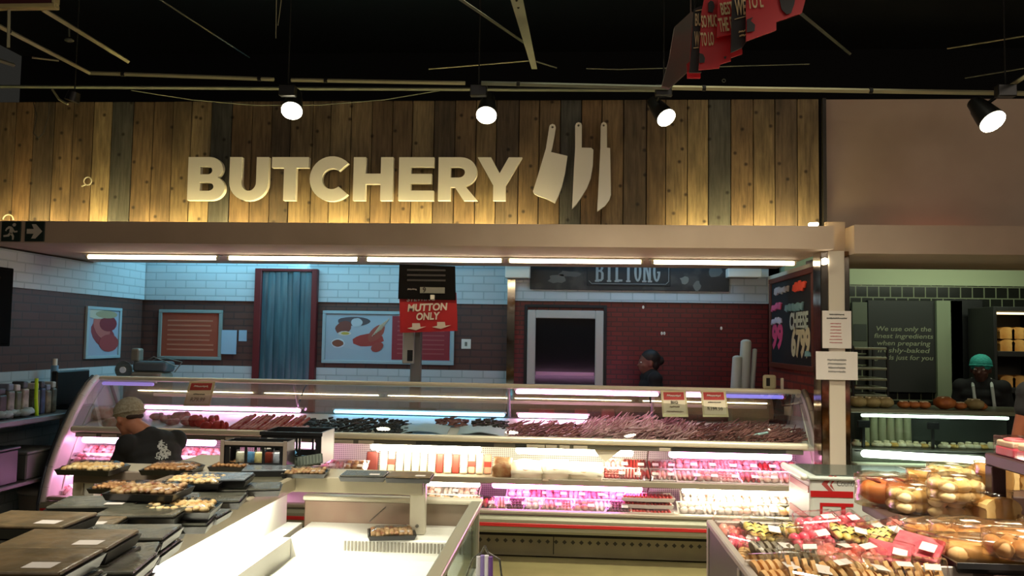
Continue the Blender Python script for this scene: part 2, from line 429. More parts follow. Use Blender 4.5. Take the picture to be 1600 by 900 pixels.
t = thing('cove_light_strip', 'pink cove light strip on the bakery ledge at the plain wall', 'light', ((x0+x1)/2, 6.5, zz))
obj('base', MB().rbox(x0, x1, 6.48, 6.52, zz, zz+.025, .004), M_white, t)
obj('diffuser', MB().rbox(x0+.01, x1-.01, 6.486, 6.514, zz+.025, zz+.045, .006), M_coveP, t)

# five fluorescent battens under the bulkhead
YT = P(800, 406, Z=zb-.02).y
for i, (a, b) in enumerate([(137, 340), (357, 560), (573, 785), (795, 1003), (1020, 1242)]):
    x0 = P(a, 403, Y=YT).x; x1 = P(b, 403, Y=YT).x
    t = thing('fluorescent_light', 'glowing fluorescent batten under the ledge, ' + ['leftmost of five', 'second from the left', 'middle of five, behind the ledge centre', 'fourth from the left, above the dark window', 'rightmost of five, by the chalkboard'][i], 'light', ((x0+x1)/2, YT, zb), 'fluorescent battens under the ledge')
    obj('batten', MB().rbox(x0-.03, x1+.03, YT-.04, YT+.04, zb-.012, zb-.001, .004), M_cream, t)
    obj('tube', MB().cap((x0+.02, YT, zb-.028), (x1-.02, YT, zb-.028), .018), M_tubeK, t)
    for s in (x0, x1): obj('end_cap', MB().cyl((s-.008, YT, zb-.03), (s+.008, YT, zb-.03), .019), M_cream, t)

# ================================================================== SIGN LETTERS
def arc(cx, cy, rx, ry, a0, a1, n=14):
    return [(cx+rx*math.cos(math.radians(a0+(a1-a0)*i/n)), cy+ry*math.sin(math.radians(a0+(a1-a0)*i/n))) for i in range(n+1)]
def glyph(ch, w):
    S, H = .285, .235
    if ch == 'B':
        o = [(0, 0), (0, 1)] + arc(w-.37, .735, .31, .265, 90, -50) + arc(w-.33, .285, .33, .285, 52, -90)
        h1 = [(S, .60)] + arc(w-.40, .69, .10, .09, -90, 90, 8) + [(S, .78)]
        h2 = [(S, .22)] + arc(w-.38, .315, .12, .095, -90, 90, 8) + [(S, .41)]
        return o, [h1, h2]
    if ch == 'U':
        r = w/2
        return [(0, 1), (0, .42)] + arc(r, .42, r, .43, 180, 360) + [(w, 1), (w-S, 1), (w-S, .42)] + arc(r, .42, r-S, .20, 360, 180) + [(S, 1)], []
    if ch == 'T':
        return [(0, 1), (w, 1), (w, 1-H-.01), (w/2+S/2, 1-H-.01), (w/2+S/2, 0), (w/2-S/2, 0), (w/2-S/2, 1-H-.01), (0, 1-H-.01)], []
    if ch == 'C':
        r = .52; cx = .53
        return arc(cx, .5, r, r, 44, 316, 26) + arc(cx, .5, .235, .24, 312, 48, 18), []
    if ch == 'H':
        return [(0, 0), (0, 1), (S, 1), (S, .62), (w-S, .62), (w-S, 1), (w, 1), (w, 0), (w-S, 0), (w-S, .38), (S, .38), (S, 0)], []
    if ch == 'E':
        return [(0, 0), (0, 1), (w, 1), (w, .77), (S, .77), (S, .615), (w-.05, .615), (w-.05, .39), (S, .39), (S, .23), (w, .23), (w, 0)], []
    if ch == 'R':
        return [(0, 0), (0, 1)] + arc(w-.40, .655, .38, .345, 90, -72) + [(w, 0), (w-.32, 0), (w-.53, .31), (S, .31), (S, 0)], [[(S, .53)] + arc(w-.44, .65, .14, .12, -90, 90, 8) + [(S, .77)]]
    if ch == 'Y':
        return [(0, 1), (.31, 1), (w/2, .63), (w-.31, 1), (w, 1), (w/2+S/2, .35), (w/2+S/2, 0), (w/2-S/2, 0), (w/2-S/2, .35)], []
YL = YW-.11
for ch, a, b in [('B', 292, 350), ('U', 357, 418), ('T', 423, 480.5), ('C', 482, 546), ('H', 551, 613), ('E', 622, 677), ('R', 684, 746), ('Y', 745, 815)]:
    p0 = P(a, 313.3 + (a-800)*.001, Y=YL); p1 = P(b, 313.3 + (a-800)*.001, Y=YL); q = P(a, 245.8 + (a-800)*.001, Y=YL)
    H = q.z - p0.z; W = (p1.x-p0.x)/H
    o_, hs = glyph(ch, W)
    if ch == 'Y': W_ = W
    base = Vector((p0.x, YL, p0.z))
    m = MB().prism(o_, hs, lambda u, v, w: base + Vector((u*H, -w, v*H)), -.05)
    one('sign_letter', m, M_letter, 'raised cream capital letter %s of the word BUTCHERY on the timber wall' % ch, 'letter', 'BUTCHERY sign letters', origin=(p0.x, YL, p0.z))
def knife(name, label, pts, hole):
    f = lambda u, v: P(820+u/5.625, 180+v/5.625, Y=YL)
    c = f(sum(p[0] for p in pts)/len(pts), sum(p[1] for p in pts)/len(pts))
    pp = [(f(u, v).x, f(u, v).z) for u, v in pts]
    hh = [[(f(hole[0]+10*math.cos(t*.785), hole[1]+10*math.sin(t*.785)).x, f(hole[0]+10*math.cos(t*.785), hole[1]+10*math.sin(t*.785)).z) for t in range(8)]]
    m = MB().prism(pp, hh, lambda u, v, w: Vector((u, YL-w, v)), -.04)
    one(name, m, M_letter, label, 'sign', 'cream knife cut-outs beside the word')
knife('cleaver_sign', 'cream cleaver cut-out, leftmost of the three knives on the timber wall',
      [(215,100),(222,85),(243,76),(265,85),(272,105),(262,170),(238,300),(228,322),(375,358),(355,500),(325,630),(295,710),(265,770),(180,728),(110,705),(85,690),(72,668),(115,530),(180,310),(185,295)], (243, 105))
knife('chef_knife_sign', 'cream broad pointed knife cut-out, middle of the three on the timber wall',
      [(443,90),(452,70),(472,60),(495,70),(502,90),(500,285),(585,287),(603,305),(598,440),(580,550),(545,640),(500,715),(455,780),(415,822),(430,500),(443,280)], (472, 90))
knife('slicing_knife_sign', 'cream slim knife cut-out with curved tip, rightmost of the three',
      [(668,90),(675,70),(693,58),(715,70),(722,90),(722,285),(750,288),(757,700),(745,740),(705,795),(637,845),(650,580),(665,280)], (693, 90))

# ================================================================== EXIT SIGNS on the fascia
M_exit = mat('exit_green', (22, 40, 32), .5)
YE = 6.3
def exit_sign(a, b, label, fn):
    p0 = P(a, 377, Y=YE-.012); p1 = P(b, 346, Y=YE-.012)
    t = thing('exit_sign', label, 'sign', ((p0.x+p1.x)/2, YE-.006, p0.z))
    obj('panel', MB().rbox(p0.x, p1.x, YE-.012, YE-.001, p0.z, p1.z, .003), M_exit, t)
    w = p1.x-p0.x; h = p1.z-p0.z; mm = MB(); fn(mm, lambda u, v: (p0.x+u*w, p0.z+v*h))
    obj('pictogram', mm, mat('sign_white', (200, 190, 176), .6), t)
fr2 = lambda u, v, w: Vector((u, YE-.013-w, v))
def runner(mm, g):
    def pl(pts): mm.prism([g(*p) for p in pts], [], fr2, -.003)
    pl([(.56,.82),(.60,.90),(.70,.92),(.76,.85),(.72,.76),(.62,.74)])
    pl([(.38,.76),(.52,.74),(.62,.66),(.60,.42),(.50,.36),(.42,.46),(.44,.62)])
    pl([(.38,.76),(.44,.66),(.30,.58),(.26,.50),(.20,.54),(.26,.66)])
    pl([(.60,.66),(.70,.52),(.84,.54),(.84,.46),(.68,.44),(.58,.52)])
    pl([(.48,.44),(.60,.40),(.68,.26),(.66,.08),(.58,.08),(.58,.24),(.50,.34)])
    pl([(.44,.46),(.52,.38),(.42,.24),(.14,.22),(.12,.30),(.34,.34)])
def arrow(mm, g):
    mm.prism([g(*p) for p in [(.10,.38),(.46,.38),(.34,.14),(.56,.14),(.90,.50),(.56,.86),(.34,.86),(.46,.62),(.10,.62)]], [], fr2, -.003)
exit_sign(1, 33, 'small dark green running man exit sign on the ledge', runner)
exit_sign(38, 70, 'small dark green arrow exit sign on the ledge, right of the running man', arrow)

# ================================================================== CEILING SERVICES
M_cond = mat('cream_conduit', (150, 146, 116), .5)
M_gcond = mat('grey_conduit', (92, 96, 84), .5)
def rail(name, label, pts, w, m_, cat='pipe', fx=None):
    mm = MB()
    for a, b in zip(pts, pts[1:]): mm.cyl(a, b, w, n=4, smooth=False)
    if fx: fx(mm)
    return one(name, mm, m_, label, cat)
def cable_tray(name, label, pts, w, m_):
    t = thing(name, label, 'pipe', pts[0])
    mm = MB()
    for a, b in zip(pts, pts[1:]): mm.cyl(a, b, w, n=4, smooth=False)
    obj('channel', mm, m_, t)
    for a, b in zip(pts, pts[1:]):
        c = a.lerp(b, .2); d = (b-a).normalized()
        obj('clip', MB().cyl(c-d*.012, c+d*.012, w*1.25, n=8), M_dark, t)
    return t
cable_tray('ceiling_conduit', 'cream lighting rail bending from upper left along the dark ceiling', [P(-30, 26, Y=4.2), P(140, 114, Y=5.6), P(400, 123, Y=5.7), P(428, 124, Y=5.7)], .014, M_cond)
cable_tray('ceiling_conduit', 'cream lighting rail between the first and second spotlight', [P(455, 125, Y=5.7), P(727, 130, Y=5.75)], .014, M_cond)
cable_tray('ceiling_conduit', 'grey lighting rail between the second spotlight and the red hanging cards', [P(752, 130, Y=5.75), P(1045, 137, Y=5.75)], .016, M_gcond)
cable_tray('ceiling_conduit', 'cream lighting rail right of the third spotlight', [P(1050, 137, Y=5.75), P(1300, 141, Y=5.8), P(1600, 146, Y=5.9)], .017, M_cond)
rail('ceiling_pipe', 'long green-grey pipe running just above the timber wall', [P(-30, 135, Y=6.35), P(400, 138, Y=6.35), P(1040, 141, Y=6.35)], .014, M_gcond)
rail('ceiling_beam', 'thin cream strut sloping down from the hanging sign at top left', [P(66, 14, Y=4.6), P(200, 96, Y=6.0)], .016, M_cond)
rail('ceiling_beam', 'faint dark strut sloping across the ceiling left of centre', [P(245, -4, Y=4.8), P(390, 90, Y=7.2)], .006, M_gcond)
rail('ceiling_beam', 'dark grey strut sloping toward the vertical bracket at top centre', [P(712, -6, Y=4.8), P(818, 66, Y=6.2)], .012, M_gcond)
rail('ceiling_beam', 'dark strut sloping down right of the red hanging cards', [P(1250, 20, Y=5.0), P(1328, 84, Y=6.6)], .014, M_gcond)
rail('ceiling_beam', 'cream strut at the far right edge above the last spotlight', [P(1610, 114, Y=5.2), P(1570, 140, Y=5.8)], .016, M_cond)
rail('ceiling_cable', 'thin pale wire rising to the right edge of the ceiling', [P(1480, 76, Y=6.4), P(1610, 55, Y=5.6)], .005, M_cond)
rail('ceiling_cable', 'second faint wire below the pale one at the right edge', [P(1508, 122, Y=6.4), P(1610, 105, Y=5.8)], .005, M_gcond)
rail('ceiling_cable', 'thin wire right of the vertical bracket crossing to the left', [P(670, 108, Y=6.3), P(828, 95, Y=6.0)], .005, M_cond)
rail('ceiling_cable', 'thin wire sloping right from the vertical bracket', [P(838, 96, Y=6.0), P(870, 106, Y=6.2)], .006, M_gcond)
rail('ceiling_cable', 'short faint wire in the middle of the dark ceiling', [P(916, 107, Y=6.0), P(966, 108.5, Y=6.0), P(1265, 100, Y=6.0)], .004, M_gcond)
rail('ceiling_cable', 'pair of thin wires hanging at the top left of centre', [P(432, -4, Y=5.5), P(431, 60, Y=5.5)], .003, M_cond)
rail('ceiling_cable', 'pale short wire hanging beside the pair at top left of centre', [P(440, -4, Y=5.5), P(437, 20, Y=5.5), P(434, 40, Y=5.5)], .003, M_cond)
pts = [P(52+10*0, 160, Y=6.5)]
rail('ceiling_cable', 'dark looped cable hanging over the first timber boards', [P(52, 160, Y=6.5), P(58, 182, Y=6.5), P(52, 208, Y=6.5), P(60, 216, Y=6.5), P(68, 208, Y=6.5), P(76, 180, Y=6.5), P(77, 160, Y=6.5)], .004, M_ink)
rail('ceiling_cable', 'long sagging cable crossing from the grey pipe to the second spotlight', [P(205, 141, Y=6.3), P(300, 156, Y=6.3), P(400, 164.5, Y=6.3), P(500, 164, Y=6.3), P(600, 156, Y=6.3), P(690, 141, Y=6.3)], .004, M_gcond)
rail('ceiling_cable', 'short pale wire meeting the cream rail at upper left', [P(50, 90, Y=5.2), P(92, 95, Y=5.3)], .006, M_cond)
rail('ceiling_beam', 'stub of grey strut at the left edge below the rail', [P(-20, 88, Y=5.0), P(22, 102, Y=5.2)], .014, M_gcond)
rail('ceiling_bracket', 'thin cream drop rod hanging at the far left under the red sign', [P(14, 16, Y=4.4), P(13, 74, Y=4.4)], .010, M_cond)
m = MB(); m.cyl(P(108, 40, Y=5.2), P(108, 58, Y=5.2), .006); m.ell(P(108, 63, Y=5.2), (.03, .03, .012))
one('sprinkler_head', m, M_gcond, 'small sprinkler head on a drop pipe at upper left', 'sprinkler')
# vertical bracket at top centre
a = P(805, -8, Y=5.3); b = P(833, 106, Y=5.9)
t = thing('ceiling_bracket', 'pale grey steel upright dropping from the ceiling at top centre', 'bracket', b)
d = (b-a).normalized(); sx = Vector((1, 0, 0))
m = MB(); n0 = [a-sx*.04, a+sx*.045, b+sx*.028, b-sx*.012]; m.add([p for p in n0] + [p+Vector((0, .03, 0)) for p in n0], [(0,1,2,3),(7,6,5,4),(0,4,5,1),(1,5,6,2),(2,6,7,3),(3,7,4,0)])
obj('upright', m, mat('bracket_grey', (112, 116, 98), .5), t, fix=True)
for k in (.07, .16):
    c = a.lerp(b, k); obj('bolt_hole', MB().cyl(c+Vector((0, -.003, 0)), c+Vector((0, .001, 0)), .008), M_dark, t)
# big slanted dark column with grey face beside the red cards
pl = [(1092, 22), (1112, 66), (1082, 104), (1046, 137), (1034, 134), (1046, 90), (1054, 42), (1080, 18)]
m = MB().prism([(P(u, v, Y=4.6).x, P(u, v, Y=4.6).z) for u, v in pl], [], lambda u, v, w: Vector((u, 4.6+w, v)), .04)
m.cyl((P(1080, 18, Y=4.6).x, 4.62, P(1080, 22, Y=4.6).z), (P(1080, 18, Y=4.6).x, 4.62, 5.19), .004, n=6)
one('hanging_banner', m, mat('banner_back', (74, 68, 58), .6, col2=(96, 60, 50), scale=4), 'slanting grey-brown banner panel edge left of the red cards', 'banner')

# spotlights
M_spot = mat('spot_emitter', (255, 250, 235), .4, emit=30.0, ecol=(255, 246, 214))
def spotlight(px, py, rx, ry, ang, label, Y=5.9, side=0):
    c = P(px, py, Y=Y)
    t = thing('track_spotlight', label, 'spotlight', c, 'track spotlights under the dark ceiling')
    sc = Y/F
    # disc faces between camera and floor; axis from the ellipse
    ax = Vector((math.sin(math.radians(ang))*.75, -.62, -.78 if abs(ang) < 50 else -.5)).normalized()
    r = rx*sc
    back = c - ax*.15
    obj('lens', MB().cyl(c, c+ax*.006, r, n=24), M_spot, t)
    obj('housing', MB().cyl(back, c-ax*.001, r*.8, r*1.06, n=24), M_blackpl, t)
    obj('heat_sink', MB().cyl(back-ax*.07, back, r*.62, r*.75, n=16), M_blackpl, t)
    top = P(px+side, 140, Y=Y-.1)
    obj('drop_rod', MB().cyl((top.x, top.y, top.z+.03), (top.x, top.y, 5.19), .005, n=6), M_dark, t)
    obj('yoke', MB().tube([back+Vector((.0, 0, 0)), (back+top)/2+Vector((side*.001, 0, .01)), top], .012), M_blackpl, t)
    obj('track_adapter', MB().rbox(top.x-.06, top.x+.06, top.y-.03, top.y+.03, top.z-.05, top.z+.03, .006), M_blackpl, t)
    l = bpy.data.lights.new('spot_beam', 'SPOT'); l.energy = 22; l.color = (1, .9, .7); l.spot_size = 1.7; l.spot_blend = .8; l.shadow_soft_size = .05
    lo = bpy.data.objects.new('spot_beam', l); COL.objects.link(lo); lo.parent = t; lo.location = ax*.012
    lo.rotation_euler = ax.to_track_quat('-Z', 'Y').to_euler()
spotlight(456, 173, 16.5, 12, 8, 'leftmost glowing track spotlight over the letter T of BUTCHERY', side=-6)
spotlight(760, 180, 16, 13, 0, 'glowing track spotlight over the letter Y of BUTCHERY', side=-12)
spotlight(1041, 184, 15, 12, 35, 'glowing tilted track spotlight right of the knife cut-outs', side=-4)
spotlight(1551, 190, 19, 15, 18, 'rightmost glowing track spotlight against the plain beige wall', Y=5.6, side=20)
# switched-off spot at the far left
c = P(112, 158, Y=6.1)
t = thing('track_spotlight', 'unlit black spotlight above the fourth timber board at the left', 'spotlight', c, 'track spotlights under the dark ceiling')
obj('housing', MB().cyl(c+Vector((.02, 0, .07)), c, .045, .055, n=16), M_blackpl, t)
obj('drop_rod', MB().cyl(c+Vector((.02, 0, .06)), (c.x+.02, c.y, 5.19), .005, n=6), M_dark, t)
obj('yoke', MB().tube([P(82, 140, Y=6.15), P(92, 155, Y=6.12), P(106, 163, Y=6.1)], .008), M_cond, t)
# round loop hooks on the boards
def ring(c, r, w, n=16, yy=.008):
    mm = MB(); pts = [c+Vector((r*math.cos(6.283*i/n), 0, r*math.sin(6.283*i/n))) for i in range(n+1)]
    return mm.tube(pts, w, 6)
c = P(137, 283, Y=YW-.05)
m = ring(c, .033, .005); m.tube([c+Vector((-.02, 0, -.03)), c+Vector((-.05, 0, -.045))], .006)
one('cable_clip', m, M_cream, 'small cream ring fitting fixed to the sixth timber board', 'fitting')
c = P(13, 340, Y=YW-.06)
one('cable_clip', MB().tube([c+Vector((.045*math.cos(a_*.31), 0, .045*math.sin(a_*.31)-.02)) for a_ in range(0, 11)], .005, 6), M_cream, 'pale arched cable hoop above the running man exit sign', 'fitting')

# red and black hanging cards at the top right
M_card = mat('red_card', (178, 16, 24), .45); M_cardk = mat('black_card', (26, 24, 22), .5)
def card(name, label, pts, Y, m_, texts=(), extra=()):
    pp = [(P(u, v, Y=Y).x, P(u, v, Y=Y).z) for u, v in pts]
    c = P(pts[0][0], max(p[1] for p in pts), Y=Y)
    t = thing(name, label, 'sign', c, 'promotional cards hanging from the ceiling')
    obj('board', MB().prism(pp, [], lambda u, v, w: Vector((u, Y-w, v)), -.012), m_, t)
    xm_ = (min(p[0] for p in pp)+max(p[0] for p in pp))/2; obj('suspension_wire', MB().cyl((xm_, Y+.006, max(p[1] for p in pp)-.01), (xm_, Y+.006, 5.19), .003, n=6), M_dark, t)
    for s, cx, cy, w, h, sl in texts:
        mm = scribble(w*Y/F, h*Y/F, 2) if s == '~' else text_mb(s, w*Y/F, h*Y/F, .002, .02)
        mm.xf(Matrix.Translation(P(cx, cy, Y=Y-.0125)) @ Matrix.Rotation(math.radians(sl), 4, 'Y'))
        obj('lettering', mm, mat('card_cream', (206, 186, 140), .6), t)
    for e, em in extra:
        pe = [(P(u, v, Y=Y).x, P(u, v, Y=Y).z) for u, v in e]
        obj('print', MB().prism(pe, [], lambda u, v, w: Vector((u, Y-.0125-w, v)), -.002), em, t)
cc = mat('card_cream', (206, 186, 140), .6)
card('hanging_card', 'narrow red card strip with bright red foot, leftmost of the hanging cards', [(1082, 40), (1088, 20), (1096, 14), (1094, 122), (1074, 122), (1073, 100), (1078, 96)], 4.34, M_card,
     extra=[([(1073, 114), (1094, 115), (1094, 123), (1073, 122)], mat('bright_red', (255, 50, 60), .5))])
card('hanging_card', 'narrow black card with cream letters behind the SO MUCH card', [(1084, 14), (1098, 8), (1096, 113), (1077, 113), (1080, 80)], 4.26, M_cardk,
     texts=[('BU', 1091, 31, 10, 20, 0), ('W', 1089, 61, 8, 24, 0)], extra=[([(1086, 18), (1097, 15.5), (1097, 17), (1086, 19.5)], cc), ([(1083, 75.5), (1091, 74.5), (1091, 76), (1083, 77)], cc)])
card('hanging_card', 'red card reading SO MUCH TO LOVE with a black puzzle notch', [(1101, -6), (1096, 20), (1092, 109), (1124, 106), (1126, 100), (1142, 95), (1142, 90), (1160, 84), (1156, -6)], 4.2, M_card,
     texts=[('SO MUC', 1108, 33, 24, 20, -4), ('TO LO', 1105, 61, 20, 22, -4)],
     extra=[([(1106, 6), (1110, 2), (1114, 4), (1116, 12), (1113, 21), (1106, 20)], M_cardk), ([(1092, 84), (1098, 86), (1101, 92), (1100, 99), (1092, 100)], M_cardk), ([(1130, 90), (1135, 89), (1132.5, 94)], M_cardk)])
card('hanging_card', 'red card reading BEST THE in slanted cream letters', [(1122, -6), (1146, -6), (1146, 52), (1120, 58)], 4.14, M_card,
     texts=[('BEST', 1136, 13, 20, 20, -8), ('THE B', 1134, 38, 22, 22, -8)])
card('hanging_card', 'black card reading WE with a curled lower corner', [(1144, -6), (1168, -6), (1167, 64), (1160, 74), (1142, 82)], 4.06, M_cardk,
     texts=[('WE', 1157, 11, 17, 26, -4), ('~', 1160, 52, 12, 13, -10)], extra=[([(1147, 31), (1165, 26), (1165, 27.3), (1147, 32.3)], cc)])
card('hanging_card', 'large red card reading TO LOVE, rightmost of the hanging cards, with notched lower edge', [(1166, -6), (1260, -6), (1253, 20), (1213, 34), (1213, 47), (1166, 64)], 3.98, M_card,
     texts=[('TO L', 1180, 3, 24, 20, -6)],
     extra=[([(1216, -5), (1242, -5), (1240, 8), (1235, 22), (1228, 24), (1220, 16)], M_cardk), ([(1166, 32), (1176, 28), (1172, 34), (1179, 40), (1178, 50), (1166, 52)], M_cardk)])
t0 = P(1290, 126, Y=6.2)
one('ceiling_hook', ring(P(1131, 126, Y=6.0), .012, .003, 10), M_gcond, 'tiny metal ring below the red hanging cards', 'hook')
# hanging sign box top left
Yh = 4.4
p0 = P(-20, 12, Y=Yh); p1 = P(88, -16, Y=Yh)
t = thing('hanging_sign', 'dark red sign board with cream frame hanging at the top left corner', 'sign', p0)
obj('panel', MB().box(p0.x, p1.x-.02, Yh, Yh+.03, p0.z+.02, p0.z+.5), mat('maroon_panel', (70, 20, 22), .5), t)
m = MB(); m.rbox(p0.x, p1.x, Yh-.01, Yh+.04, p0.z-.005, p0.z+.02, .004); m.rbox(p1.x-.02, p1.x, Yh-.01, Yh+.04, p0.z+.0201, p0.z+.5, .004)
obj('frame', m, mat('frame_cream', (172, 158, 110), .5), t)
obj('suspension_wire', MB().cyl((p0.x+.3, Yh+.015, p0.z+.5), (p0.x+.3, Yh+.015, 5.19), .004, n=6), M_dark, t)
# ================================================================== BUTCHERY DISPLAY CASE
XL, XR = -4.12, 1.93
def dots_mat(name, base, dot, sc):
    m = bpy.data.materials.new(name); m.use_nodes = True; nt = m.node_tree; b = nt.nodes['Principled BSDF']; L = nt.links.new
    tc = nt.nodes.new('ShaderNodeTexCoord'); mp = nt.nodes.new('ShaderNodeMapping'); mp.inputs['Rotation'].default_value = (math.pi/2, 0, 0)
    vo = nt.nodes.new('ShaderNodeTexVoronoi'); vo.voronoi_dimensions = '2D'; vo.inputs['Scale'].default_value = sc; vo.inputs['Randomness'].default_value = 0
    r = nt.nodes.new('ShaderNodeValToRGB'); r.color_ramp.elements[0].position = .25; r.color_ramp.elements[1].position = .33
    r.color_ramp.elements[0].color = lin(dot); r.color_ramp.elements[1].color = lin(base)
    L(tc.outputs['Object'], mp.inputs[0]); L(mp.outputs[0], vo.inputs[0]); L(vo.outputs['Distance'], r.inputs[0]); L(r.outputs[0], b.inputs[0])
    b.inputs['Roughness'].default_value = .4
    return m
M_perf = dots_mat('perforated_sheet', (212, 206, 202), (110, 104, 108), 60)
case = thing('meat_display_counter', 'long curved-glass white refrigerated butchery counter with three decks below the timber sign wall', 'display counter', ((XL+XR)/2, 6.9, 0))
prof = [(7.12, 1.305), (7.02, 1.25), (6.90, 1.15), (6.79, 1.03), (6.69, .90), (6.60, .76), (6.52, .61), (6.47, .46), (6.44, .33), (6.44, .22)]
M_endw = mat('case_end_white', (222, 214, 212), .3)
M_trimd = mat('case_trim', (120, 108, 96), .4, metal=.3)
def end_panel(x, w, ins):
    pts = [(y, z) for y, z in prof] + [(7.5, .22), (7.5, 1.02), (7.36, 1.30)]
    e = obj('end_panel', MB().prism(pts, [], lambda u, v, w_: Vector((x + w_, u, v)), w), M_endw, case)
    # rounded outer rim following the curve and a recess line inside it
    obj('rim', MB().tube([(x+w/2, y-.012, z) for y, z in prof], .030 if ins > 0 else .026, 8), M_endw if ins > 0 else M_trimd, e)
    if ins > 0: obj('edge_strip', MB().tube([(x-.012, y-.020, z+.01) for y, z in prof], .016, 8), mat('edge_dark', (70, 76, 84), .25, metal=.5), e)
    obj('gasket', MB().tube([(x+w+ins*.004 if ins > 0 else x-.004, y+.16, z-.02) for y, z in prof[1:-1]], .007, 6), M_white, e)
end_panel(XL-.05, .05, 1); end_panel(XR, .05, -1)
# body behind, bottom pan, kick
obj('rear_body', MB().rbox(XL, XR, 7.30, 7.5, .22, .98, .01), M_white, case)
obj('rear_liner', MB().box(XL+.002, XR-.002, 7.26, 7.295, .30, .93), M_perf, case)
obj('base_tank', MB().rbox(XL, XR, 6.5, 7.498, .20, .30, .01), M_white, case)
obj('kick_panel', MB().rbox(XL+.05, XR-.02, 6.62, 6.64, .012, .198, .003), mat('kick_steel', (150, 144, 118), .4, metal=.3, col2=(132, 126, 104), scale=3), case)
m = MB()
for i in range(100):
    x = P(750+i*13.2, 850, Y=6.615).x
    if x > XR-.1: break
    if 38 < (i % 47) < 41: continue
    m.prism([(x-.018, .125), (x, .107), (x+.018, .125), (x, .143)], [], lambda u, v, w: Vector((u, 6.619-w, v)), -.003)
obj('air_slots', m, mat('slot_dark', (60, 58, 50), .6), case)['kind'] = 'stuff'
for px in (865, 1235): 
    x = P(px, 840, Y=6.61).x
    obj('kick_seam', MB().box(x-.003, x+.003, 6.615, 6.6195, .03, .19), M_dark, case)
# bumper with red insert
bp_ = [(6.44, .36), (6.40, .355), (6.385, .335), (6.385, .255), (6.40, .235), (6.44, .225)]
M_bump = mat('bumper_olive', (140, 138, 116), .4, metal=.2)
obj('bumper', MB().prism(bp_, [], lambda u, v, w: Vector((XL-.03+w, u, v)), XR-XL+.06), M_bump, case)
obj('bumper_insert', MB().rbox(XL-.02, XR+.02, 6.374, 6.384, .285, .313, .003), M_red, case)
obj('lower_lip', MB().rbox(XL, XR, 6.42, 6.50, .365, .395, .008), M_taupe, case)
obj('gap_shade_strip', MB().box(XL, XR, 6.46, 6.60, .20, .225), M_dark, case)  # black strip put in as the shade in the gap under the bumper
# bottom deck pan
obj('deck', MB().rbox(XL, XR, 6.50, 7.25, .335, .35, .004), M_white, case)
# middle shelf
m = MB().rbox(XL, XR, 6.62, 7.22, .575, .59, .004); m.rbox(XL, XR, 6.595, 6.62, .565, .612, .006)
obj('shelf', m, M_taupe, case)
for k in range(7):
    x = XL+.1 + k*(XR-XL-.2)/6
    obj('shelf_bracket', MB().prism([(7.25, .574), (6.80, .574), (7.25, .50)], [], lambda u, v, w: Vector((x+w, u, v)), .008), M_grey, case)
# top deck: sloped tray, front rail, ticket strip
sl = [(6.74, .86), (7.36, .99), (7.36, 1.005), (6.74, .878)]
obj('top_deck', MB().prism(sl, [], lambda u, v, w: Vector((XL+w, u, v)), XR-XL), M_white, case)
obj('front_rail', MB().rbox(XL+.02, XR-.06, 6.655, 6.735, .875, .925, .02, 4), mat('rail_cream', (245, 240, 216), .32, metal=.35), case)
r_ = obj('ticket_strip', MB().rbox(XL+.06, XR-.10, 6.672, 6.735, .838, .872, .004), mat('ticket_strip', (110, 108, 96), .4), case)
M_tlab = mat('ticket_label', (200, 190, 170), .6)
M_tdark = mat('strip_dark', (50, 52, 48), .4)
for a, b in [(650, 772), (805, 822), (1050, 1228)]:
    obj('dark_strip', MB().box(P(a, 690, Y=6.67).x, P(b, 690, Y=6.67).x, 6.668, 6.6715, .840, .870), M_tdark, r_)
for a, b in [(118, 150), (158, 182), (352, 376), (405, 440), (520, 552), (560, 584), (823, 851), (853, 870), (874, 890), (896, 918), (1030, 1048)]:
    obj('price_ticket', MB().rbox(P(a, 692, Y=6.665).x, P(b, 692, Y=6.665).x, 6.660, 6.6655, .842, .868, .002), M_tlab, r_)
# frame: top rail, rear rail, rear glass, uprights
obj('top_rail', MB().rbox(XL, XR, 7.08, 7.16, 1.280, 1.320, .018, 4), mat('rail_cream', (245, 240, 216), .32, metal=.35), case)
zr = P(600, 624, Y=7.40).z
obj('rear_rail', MB().rbox(P(240, 622, Y=7.40).x, P(1198, 630, Y=7.40).x, 7.385, 7.41, zr-.014, zr+.014, .006), M_cream, case)
M_frame = mat('glass_frame_grey', (120, 116, 124), .4, metal=.3)
for px in (150, 468, 796, 1018, 1232):
    p0 = P(px, 650, Y=7.38); p0.x = max(p0.x, XL+.03)
    obj('upright', MB().tube([(p0.x, 7.40, .99), (p0.x+.0, 7.20, 1.29)], .014, 8), M_frame, case)
obj('rear_glass', MB().box(XL+.02, XR-.02, 7.415, 7.42, 1.0, 1.28), M_glass, case)
for a, b in [(-4.10, P(467, 640, Y=6.9).x), (P(469, 640, Y=6.9).x, P(795, 640, Y=6.9).x), (P(798, 640, Y=6.9).x, P(1016, 640, Y=6.9).x), (P(1019, 640, Y=6.9).x, 1.91)]:
    vs = [(x, y-.01, z) for y, z in prof[:5] for x in (a, b)]
    g = MB().add(vs, [(2*i, 2*i+1, 2*i+3, 2*i+2) for i in range(4)], True)
    obj('front_glass', g, M_glass, case)
